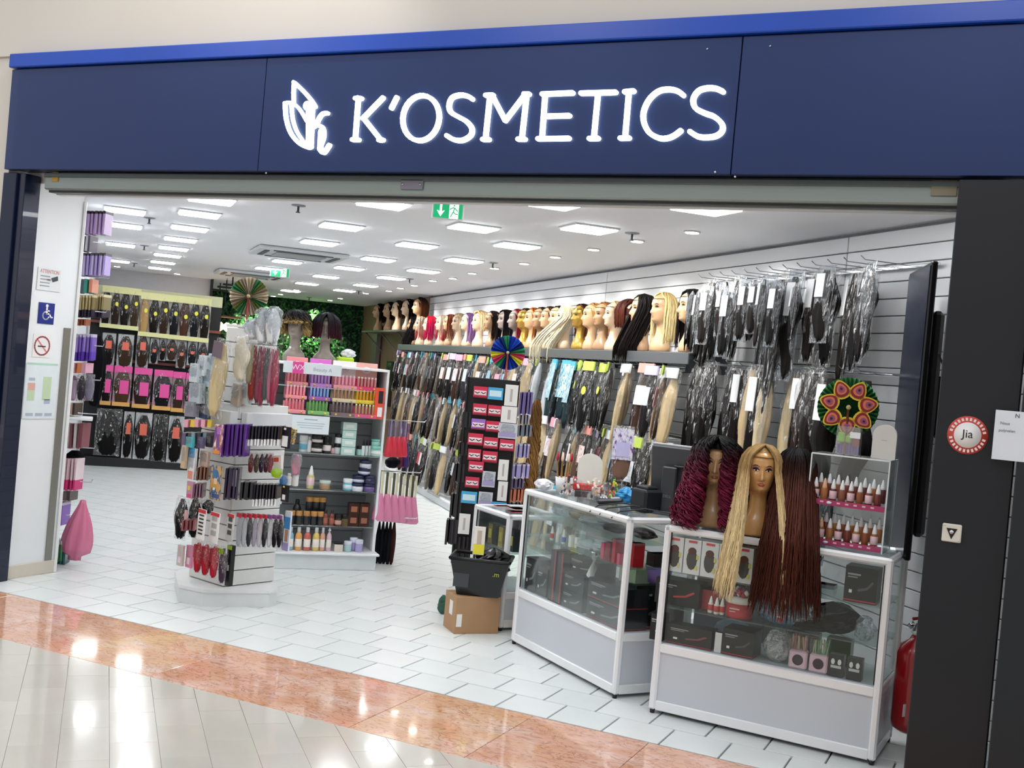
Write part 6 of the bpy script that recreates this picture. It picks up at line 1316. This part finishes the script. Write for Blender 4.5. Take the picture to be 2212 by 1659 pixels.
hp0, hp1 = mk(612, 793, -.0), mk(738, 800, -.0); hd_w = (hp1-hp0).length
t = thing('makeup_header_sign', 'pale header sign with hot pink logo square above the cosmetics', 'sign', (hp0+hp1)/2, A45)
MB().box((0, 0, 0), (hd_w, .012, .09), bev=.002).obj('board', M('dde6ea', .4), t); MB().box((-hd_w*.25, -.008, 0), (.085, .004, .09)).obj('pink_square', M('e0489c', .4), t); text('WX', .06, M('f4e4ee', .4), t, (-hd_w*.25, -.0105, 0)); text('Beauty A', .04, M('9aa8b0', .4), t, (hd_w*.17, -.0065, -.005))
def shz(k): return ZS[k]+.001 if k < 4 else .138
def ms(px, k, off, hpx, wpx, kind, c, cc, lb, grp, lab=None, dz=0., d=None):
    P = mk(px, 1000, off); D = depth(P); return stand(kind, Vector((P.x, P.y, shz(k)+dz)), wpx*D/FP, hpx*D/FP, c, cc, lb, grp, lab=lab, rz=A45, d=d)
gT = 'creams on the top glass shelf'; 
for i, (px, c, cc, lab, h, w_, dz) in enumerate(((681, '17171a', '0e0e10', 'e8e0e0', 20, 24, 0), (681, '17171a', '0e0e10', 'e8e0e0', 18, 24, .075), (703, '16161a', '0c0c0e', 'e8dcdc', 36, 18, 0), (717, 'd0a8a8', '1a1a1c', None, 16, 10, 0), (726, 'c8d8dc', '141416', None, 22, 14, 0), (727, 'dfe8ea', '141416', None, 20, 16, .085), (652, 'cfd8e0', 'e4e8ea', '6ab0c8', 36, 18, 0), (664, 'e8e8e8', 'dfe0e2', None, 34, 12, 0), (774, '9accc4', '1a1c1e', None, 20, 13, 0), (811, 'b9dcd2', '8ac8ba', 'e0ece8', 22, 25, 0), (808, '8fcabb', '7abcac', None, 15, 20, .08))):
    ms(px, 1, .1, h, w_, 'jar' if w_ > 12 else 'bottle', c, cc, '%s on the top glass shelf, %s item' % ('black jar with pale label' if c[0] == '1' else 'mint or pale pot', nth(i)), gT, lab, dz)
for i in range(4): ms(747, 1, .1, 17, 30, 'box', ('b8dcd4', 'c4e2da')[i % 2], 'a8d0c8', 'flat mint green soap box, %s from the bottom of its stack' % nth(i), 'stacked mint soap boxes', 'e4eeea', .066*i, .09)
for i, px in enumerate((782, 789, 796)): ms(px, 1, .08+.02*i, 36, 8, 'drop', 'd8e4e4', '141417', 'slim pale bottle with pointed black cap, %s of three' % nth(i), 'bottles with pointed black caps')
ms(674, 2, .1, 50, 17, 'drop', 'd6cf8e', 'f0f0ee', 'tall yellow dropper bottle with white nozzle alone on the second shelf', None, 'e8c8cc')
ms(706, 2, .1, 20, 24, 'jar', 'a88a6a', 'c8dcd4', 'small beige pot with mint lid on the second shelf', None)
ms(755, 2, .1, 26, 20, 'jar', '6ab8d0', 'e8eef0', 'sky blue jar with frosted lid on the second shelf', None, 'd8e8f0')
for i, (px, dz, c) in enumerate(((776, 0, 'dfe3ea'), (777, .065, '1f2a4c'), (801, 0, '6a5490'), (801, .065, '2c2a50'), (788, .13, '1c2448'), (790, .185, 'c8ccd8'))): ms(px, 2, .1, 17, 26, 'jar', c, '1a2448', 'navy-lidded %s tub, %s in the stack on the second shelf' % ({'dfe3ea': 'white', '6a5490': 'violet', 'c8ccd8': 'grey'}.get(c, 'dark blue'), nth(i)), 'navy-lidded tubs', 'c8cce0' if c[0] == '1' else None, dz)
for i, px in enumerate((640, 656, 672, 688, 702)): ms(px, 3, .06, 30, 14, 'jar', '1c2026', 'b8864a', 'dark gold-capped bottle, third shelf front row, %s' % pos(i, 5), 'dark bottles with gold caps, front row')
for i, px in enumerate((676, 690, 704)): ms(px, 3, .16, 30, 16, 'jar', '1c2026', 'bf8c4c', 'dark bottle with gold cap in the raised back row, %s' % pos(i, 3), 'dark bottles with gold caps, back row', None, .10)
ms(650, 3, .18, 50, 18, 'bottle', '14181a', '0e1012', 'tall black bottle at the back left of the third shelf', None)
for i, px in enumerate((713, 727)): ms(px, 3, .06, 34, 12, 'bottle', '7a4034', '3a2622', 'reddish brown bottle on the third shelf, %s' % ('left', 'right')[i], 'reddish brown bottles', 'a86450')
for i, (px, c) in enumerate(((741, '3a2a22'), (755, '5a4a28'))): ms(px, 3, .06, 26, 16, 'jar', c, '14120f', '%s jar on the third shelf' % ('dark brown', 'olive brown')[i], 'dark jars mid shelf', 'c8a08c' if i == 0 else None)
for i in range(4): ms(772+23*(i % 2), 3, .1, 26, 22, 'box', '3a1a14', '1c0f0c', 'dark brown carton with copper picture, %s of four on the third shelf' % nth(i), 'dark brown cartons on the third shelf', 'a0644c', .09*(i//2), .07)
for i, (px, c) in enumerate(((641, '8ab8cc'), (659, 'e0a45a'), (678, 'c8685c'), (697, 'dcc470'), (711, 'e0a894'), (725, 'd8bcc4'))): ms(px, 4, .03, 50, 15 if i < 4 else 11, 'pump' if i == 5 else 'bottle', c, 'c8ccd0', '%s shampoo bottle on the bottom deck of the cosmetics unit' % ('pale blue', 'orange', 'coral red', 'yellow', 'peach', 'pale pink pump')[i], 'shampoo bottles on the bottom deck', 'f0e8e0')
ms(746, 4, .03, 16, 18, 'box', 'd8d0c4', 'c8c0b0', 'small beige carton on the bottom deck', None, None, 0, .06)
for i, (px, c, h) in enumerate(((767, 'a8c8cc', 22), (779, 'a8a0d0', 28), (791, 'b0a8d8', 26))): ms(px, 4, .04+.04*(i == 1), h, 17, 'jar', c, 'd8dcec', '%s tub at the right of the bottom deck' % ('aqua', 'lavender back', 'lavender front')[i], 'pastel tubs on the bottom deck')
# counter displays with tubes: four columns, three tiers
colsD = [(612, 660), (663, 711), (713, 766), (763, 812)]
tiers = [dict(z=1.425, hdr=('e88a94', 'd86ac8', 'f2ecec', 'e6b0a4'), tray=('ef9aa6', 'c890dc', 'f2a2b4', 'e8407c'), tube=('f08a98', 'c8a0e0', 'f0a8b8', 'c8988c'), cap=('f4c0c8', 'e0d4f0', 'f8d8dc', 'f6f2f0')),
 dict(z=1.32, hdr=None, tray=('ec94a2', 'a460b4', 'd8ccb0', 'e0cc3c'), tube=('f49aa8', '7ab0e0', 'a87e62', 'd89638'), cap=('f8c8cc', 'c890e0', 'c89a80', 'e0a850')),
 dict(z=ZS[0]+.002, hdr=None, tray=('eb96a2', '84bc74', '7c686c', 'd85a88'), tube=('d87886', '6c9c60', '6a5c60', 'a8986a'), cap=('f0909c', '6aa858', '8a7e88', 'e0d8b0'))]
for ti, T_ in enumerate(tiers):
    z = T_['z'] if ti != 0 else 1.425
    hgt = (.17, .09, .09)[ti]
    for ci, (xa, xb) in enumerate(colsD):
        off = (.16, .10, .04)[ti]; A_p = mk(xa, 860, off); B_p = mk(xb, 860, off); P = (A_p+B_p)/2; wd = (B_p-A_p).length*.96
        nm_ = ('top', 'middle', 'bottom')[ti]
        t = thing('counter_display', '%s cardboard counter display, %s tier, %s' % (({'0': 'coral', '1': 'purple', '2': 'white and pink', '3': 'magenta and peach'} if ti == 0 else {'0': 'pink', '1': ('x', 'violet', 'green')[ti], '2': 'beige' if ti == 1 else 'brown', '3': ('x', 'yellow', 'magenta')[ti]})[str(ci)], nm_, pos(ci, 4)), 'display', Vector((P.x, P.y, z)), A45, 'cardboard counter displays of lip gloss')
        tm = M(T_['tray'][ci], .4); MB().box((0, -.03, .014), (wd, .10, .028), bev=.002).obj('tray', tm, t); MB().box((0, .018, .045), (wd, .006, .09)).obj('back_card', tm, t)
        if ti == 0: MB().box((0, .02, .155), (wd, .006, .13), bev=.004).obj('header_card', M(T_['hdr'][ci], .4), t); MB().lathe([(.034, -.002), (.034, .002)], 18, sx=1.1, sy=.8).obj('oval_logo', M('f2ecf0', .4), t, (0, .015, .16)).rotation_euler.x = math.pi/2; MB().box((0, .013, .16), (.035, .002, .02), bev=.0005).obj('print', M('b8a8b8', .4), t)
        for s_ in (-.3, .3): MB().lathe([(.009, -.001), (.009, .001)], 8).obj('price_dot', M('e8c84a', .4), t, (s_*wd, -.082, .014)).rotation_euler.x = math.pi/2
        for j in range(6):
            q = Vector((P.x, P.y, z+.029))+Vector((math.cos(A45), math.sin(A45), 0))*((j-2.5)*wd/6.4)+Vector((math.sin(A45), -math.cos(A45), 0))*.035
            stand('tube', q, .018, .078, T_['tube'][ci], T_['cap'][ci], 'lip gloss tube, %s in the %s display of the %s tier' % (pos(j, 6), ('first', 'second', 'third', 'fourth')[ci], nm_), 'lip gloss tubes in the counter displays', rz=A45)
hg(632, 898, 713, 937, depth(mk(670, 915, -.06)), [flat(M('dfe9ee', .4)), spot(M('9fb2bc', .5), 0, -.22, .35, .06, 'heading'), spot(M('b4c6ce', .5), 0, -.42, .75, .05, 'line'), spot(M('b4c6ce', .5), 0, -.55, .7, .05, 'line'), spot(M('b4c6ce', .5), .02, -.68, .6, .05, 'line')], 'shelf_notice', 'pale blue printed notice clipped under the cosmetics displays', 'notice', None, A45, .006)
hg(812, 838, 832, 905, depth(mk(820, 870, .0)), [flat(M('e8543a', .4)), spot(M('1c1e24', .4), .1, -.3, .5, .4, 'black_brush'), spot(WHITE, .1, -.78, .5, .3, 'white_card')], 'eyeliner_pack', 'orange carded black brush at the right end of the displays', 'pack', None, A45, .03)
# two wigs on the unit
for i, (px, r1, t1, kw, lb) in enumerate(((632, '141416', 'c8a868', dict(L=.09, n=230, curl=.013, curln=2.5, vol=1.25, spread=.5, phif=58, mix=.85, r=.010, K=16, bang=.02), 'short wavy wig with black crown and golden ends on the cosmetics unit'), (697, '0e0d12', '4a1428', dict(L=.10, n=300, vol=1.35, spread=.3, phif=16, mix=.9, r=.010, K=14), 'rounded black to wine red bob wig on the cosmetics unit'))):
    q = mk(px, 800, .35); Q = Vector((q.x, q.y, 1.606)); sc = .92
    mannequin('grey mannequin head on the cosmetics unit, %s' % ('left, with white price dot' if i == 0 else 'right, face half covered'), '8d8379', Q, YAW-.1+.2*i, sc, None, True, .4, 0, '7a6a60')
    wig(lb, Q, YAW-.1+.2*i, r1, t1, sc, None, seed=90+i, **kw)
    if i == 0: tag(MB().lathe([(.010, -.001), (.010, .001)], 10).obj('price_sticker', WHITE, None, Q+Vector((.01, -.07, .11))), 'white round price dot on the left grey mannequin neck', 'sticker').rotation_euler = (math.pi/2, 0, YAW)
P = mk(745, 783, .3); t = thing('lime_basket', 'lime green tub with white cloth on the far end of the cosmetics unit', 'basket', Vector((P.x, P.y, 1.606)), A45); MB().box((0, 0, .035), (.13, .1, .07), bev=.01).obj('tub', M('b4d820', .4), t)
crumple((.02, 0, .06), 0, .11, .08, .08, M('d8dce0', .6), None, None, 77, 'cloth').parent = t
# bonnets and gloves hanging on the right side of the unit
def skirt(px0, py0, px1, py1, D, c, lb, cat, grp, strip=('8a8ca0', 'c8c8d8'), sh_=.45, name='satin_bonnet'):
    w_ = (px1-px0)*D/FP; h_ = (py1-py0)*D/FP; P = dp((px0+px1)/2, py0, D); t = tag(ob(name, None, None, P), lb, cat, grp); t.rotation_euler.z = YAW; t.scale = (w_, w_, h_)
    ob('hanger_strip', unit(('strip', strip), lambda: MB().box((-.12, 0, -sh_/2), (.2, .16, sh_)).mesh(M(strip[0], .3, .3), 'hanger_strip')), t); ob('hanger_strip', unit(('strip2', strip), lambda: MB().box((.14, 0, -sh_/2), (.18, .14, sh_)).mesh(M(strip[1], .3, .3), 'hanger_strip')), t)
    ob('cloth', unit(('skirt', c, sh_), lambda: MB().lathe([(.5, -1.), (.6, -.96), (.5, -.8), (.36, -.62), (.24, -sh_)][::1], 30, fold=.0, nf=7).mesh(M(c, .28, 0, .08, 5, 0, .3, .6), 'cloth')), t)
    return t
SD = depth(sp(8.95, 2.28, 1))
for i, x in enumerate((836, 846, 857, 868)): skirt(x, 908, x+17, 987, SD+.05*i, 'd83048', 'scarlet satin bonnet on a striped strip, %s beside the cosmetics unit' % pos(i, 4), 'bonnet', 'scarlet bonnets', ('6a6488', '9a94b0'))
for i, x in enumerate((866, 876)): skirt(x, 915, x+14, 1010, SD+.3, '3a1a6a' if i else '7a1c34', '%s satin bonnet behind the scarlet ones' % ('wine red', 'deep violet')[i], 'bonnet', 'dark bonnets behind the scarlet ones', ('6a4a78', '8a5a70'))
hg(832, 985, 866, 1012, SD+.2, [('cloth', tuft_me('0e1020', .0, 1))], 'black_bonnet', 'black bonnet below the scarlet bonnets', 'bonnet', None, A45, .1)
for i, x in enumerate((812, 828, 843, 858, 872, 884)): skirt(x, 1018+2*i, x+26, 1124+1.5*i, SD-.15+.06*i, 'e08ab0', 'rose pink satin bonnet on a gold striped strip, %s' % pos(i, 6), 'bonnet', 'rose pink bonnets beside the cosmetics unit', ('5a5a4c', 'e6e4c4'))
for i in range(5): hg(815+8*i, 1120, 827+8*i, 1224+3*(i % 2), SD+.05, [('cords', tuft_me(('101218', '14161c', '0c0e14', '15171d', '3a1a18')[i], .05, i % 3))], 'hair_bundle', 'bundle of dark hair cords hanging below the pink bonnets, %s' % pos(i, 5), 'hair extension', 'dark hair cords', YAW, .05)
t = thing('bonnet_rail', 'chrome rail holding the bonnets beside the cosmetics unit', 'hook rail', sp(8.9, 2.17, 0), A45)
for z in (1.20, .78, .40): MB().tube([(-.0, .0, z), (.34, .0, z), (.35, .0, z+.02)], .005, 6).obj('arm', CHROME, t)
# ================================================================== LASH STAND
LD = 8.0; q0 = dp(1072, 822, LD); LB = Vector((q0.x, q0.y, 0)); LB = Vector((-3.495, 7.19, 0))
t = thing('lash_stand', 'tall black pegboard stand covered with false eyelash packs', 'display stand', LB, YAW)
MB().box((0, .03, .95), (.36, .03, 1.34), bev=.004).obj('board', M('0e0e11', .45), t); MB().box((0, .05, .14), (.06, .06, .28)).obj('post', BLACK, t); MB().lathe([(.12, 0), (.12, .02), (.04, .03)], 24).obj('foot', BLACK, t)
for x in (-.185, .185): MB().box((x, .02, .95), (.012, .06, 1.34)).obj('edge_rail', M('15161a', .4), t)
pkr = M('cc3350', .35); pkd = M('8a2438', .35); lsh = M('15100f', .5)
def lash(cx0, cx1, cy0, cy1, kind, lb):
    x0, x1 = 960+cx0/4.145, 960+cx1/4.145; y0, y1 = 800+cy0/4.145, 800+cy1/4.145; D = LD-.03
    if kind in ('pink', 'purple'):
        b_ = pkr if kind == 'pink' else M('a070c8', .35)
        p = [flat(b_), spot(M('f2dce2', .35), 0, -.55, .86, .4, 'white_window', -.34)]
        for s_ in (-.22, .22): p.append(('lash', unit(('lash', s_), lambda: MB().stroke([(s_-.15, -.5), (s_, -.62), (s_+.15, -.5)], .07, -.42, -.38).mesh(lsh, 'lash'))))
        p.append(spot(pkd, 0, -.93, 1, .12, 'dark_strip', -.34))
    elif kind == 'blue': p = [flat(M('4aa8d4', .35)), spot(M('cfe8f2', .35), 0, -.5, .8, .5, 'window', -.34)]
    elif kind == 'white': p = [flat(M('e9e7e4', .35)), spot(M('b8b0ac', .35), 0, -.5, .18, .6, 'nail_file', -.34)]
    else: p = [flat(M('c8ccd4', .3)), spot(M('a79cc8', .35), 0, -.75, .9, .3, 'lilac_base', -.36), ('bag', bag_me(F3, 0))]
    hg(x0, y0, x1, y1, D, p, 'lash_pack' if kind in ('pink', 'purple', 'blue') else 'accessory_pack', lb, 'pack', 'packs on the lash stand', YAW, .025, roll=.0)
LL = [(265, 390, 145, 245, 'pink'), (395, 530, 155, 262, 'blue'), (260, 385, 300, 400, 'pink'), (395, 515, 315, 410, 'pink'), (245, 370, 435, 530, 'purple'), (375, 500, 455, 550, 'pink'), (215, 350, 565, 670, 'pink'), (355, 485, 600, 700, 'pink'), (498, 628, 620, 720, 'pink'), (215, 330, 705, 805, 'pink'), (345, 478, 725, 825, 'pink'), (220, 355, 815, 910, 'pink'), (190, 315, 955, 1050, 'pink'),
      (155, 295, 1085, 1190, 'blue'), (420, 560, 1180, 1290, 'blue'), (550, 665, 130, 320, 'white'), (515, 655, 325, 470, 'white'), (490, 580, 800, 985, 'white'), (485, 570, 995, 1170, 'white'), (135, 235, 1285, 1465, 'white'), (490, 655, 475, 610, 'clear'), (345, 460, 905, 1045, 'clear'), (310, 435, 1090, 1220, 'clear')]
kd = {'pink': 'pink false eyelash pack', 'purple': 'purple false eyelash pack', 'blue': 'light blue boxed pack', 'white': 'tall white carded nail file', 'clear': 'clear and lilac pack'}; cnt = {}
for l_ in LL: cnt[l_[4]] = cnt.get(l_[4], -1)+1; lash(*l_, '%s, %s from the top of the lash stand' % (kd[l_[4]], nth(cnt[l_[4]])))
for i, (a, b_, c_, d_, c) in enumerate(((675, 790, 195, 395, '7a6aa8'), (665, 760, 400, 480, 'a8a4b0'), (655, 780, 490, 590, '7a8494'), (640, 760, 655, 780, 'b0a8dc'), (610, 760, 835, 960, 'b4aae0'), (600, 710, 970, 1055, '6a5c80'), (590, 700, 1060, 1170, 'd87a5c'), (580, 690, 1180, 1290, '5a5468'))):
    n_ = 5; x0, x1 = 960+a/4.145, 960+b_/4.145; y0, y1 = 800+c_/4.145, 800+d_/4.145
    stack(x0, y0, x1, y1, LD+.12, n_, [c, c], '%s comb pack, lash stand right edge, %s group from the top' % (('violet', 'grey', 'slate', 'lilac', 'mauve', 'plum', 'orange', 'dusky')[i], nth(i)), 'comb', 'comb packs on the right edge of the lash stand, %s group' % nth(i), 0, 'd8d4e8' if i in (3, 4) else None)
for i, (a, b_, c_, d_) in enumerate(((165, 245, 370, 510), (130, 215, 640, 760), (95, 190, 830, 1000), (60, 165, 1100, 1310), (20, 130, 1330, 1550), (130, 225, 1480, 1590))):
    x0, x1 = 960+a/4.145, 960+b_/4.145; y0, y1 = 800+c_/4.145, 800+d_/4.145
    stack(x0, y0, x1, y1, LD+.05, 4, ['16161c', '22222c'], 'black comb, lash stand left edge, %s group from the top' % nth(i), 'comb', 'black combs on the left edge of the lash stand, %s group' % nth(i), 0)
pleated_fan(dp(1097, 762, LD+.1), YAW, .125, 'round pleated fan in royal blue with multicoloured rim on the lash stand', ['16389a', '2454c0', '122a78', '2e8a5c', 'c83a6a', 'd8d23a'], n=24, handle='a0402c', hl=1.5, name='pinwheel_fan')
# long brown ponytail hanging from the right wall near the lash stand
P_, R_, C_ = wig_mesh(.8, '6a4a28', '9a7040', n=90, K=22, r=.008, phif=0, seed=33, vol=.36, curl=.018, curln=4.5, taper=.6)
q = dp(1160, 880, 8.3); t = thing('ponytail', 'long wavy golden brown ponytail hanging behind the counter mirror', 'hair extension', q-Vector((0, 0, .36)), YAW); ob('hair', strands(P_, R_, C_, HM), t)
# ================================================================== SALON BEHIND
warm = EM('ffd9a0', 9.)
t = thing('pendant_lamp', 'cluster of warm round bulbs in front of the dark green wall', 'lamp', dp(482, 706, 17.5), A45)
MB().box((0, 0, .16), (.5, .04, .03), bev=.005).obj('bar', M('6a4a30', .5), t); MB().tube([(0, 0, .17), (0, 0, CZ-dp(482, 706, 17.5).z)], .006, 6).obj('rod', BLACK, t)
for x in (-.16, -.05, .06, .17): MB().lathe([(.01, -.07), (.05, -.04), (.06, 0), (.05, .04), (.02, .07)], 14, (x, 0, 0)).obj('bulb', warm, t)
for i, (px, py) in enumerate(((502, 616), (489, 621), (475, 627))):
    q = dp(px, py, 17.+i); t = thing('ceiling_spot', 'small dark ceiling spot bar far back left, %s from the right' % nth(i), 'lamp', q, A45, 'dark spot bars far back'); MB().box((0, 0, 0), (.28, .05, .03), bev=.004).obj('bar', BLACK, t); MB().tube([(0, 0, 0), (0, 0, CZ-q.z)], .012, 6).obj('rod', BLACK, t)
for i, (px, z) in enumerate(((800, 1.0), (838, .9))):
    q = pln(px, 850, WA+WN*.0, WN); tt = (q-WA).dot(WU); t = thing('hair_mirror', 'dark framed narrow mirror on the brown slatted wall, %s' % ('far', 'near')[i], 'mirror', wp(tt, .0, 1.25), WT); MB().box((0, 0, 0), (.55, .03, .8), bev=.004).obj('frame', M('1c1613', .4), t); MB().box((0, -.017, 0), (.3, .004, .74)).obj('glass', M('8a8078', .08, .8), t)
tag(MB().box((0, 0, 0), (2.2, .5, 1.0), bev=.01).obj('salon_counter', M('1a1614', .4), None, sp(21.5, 2.6, .5), A45), 'long dark salon counter in front of the green plant wall', 'counter')
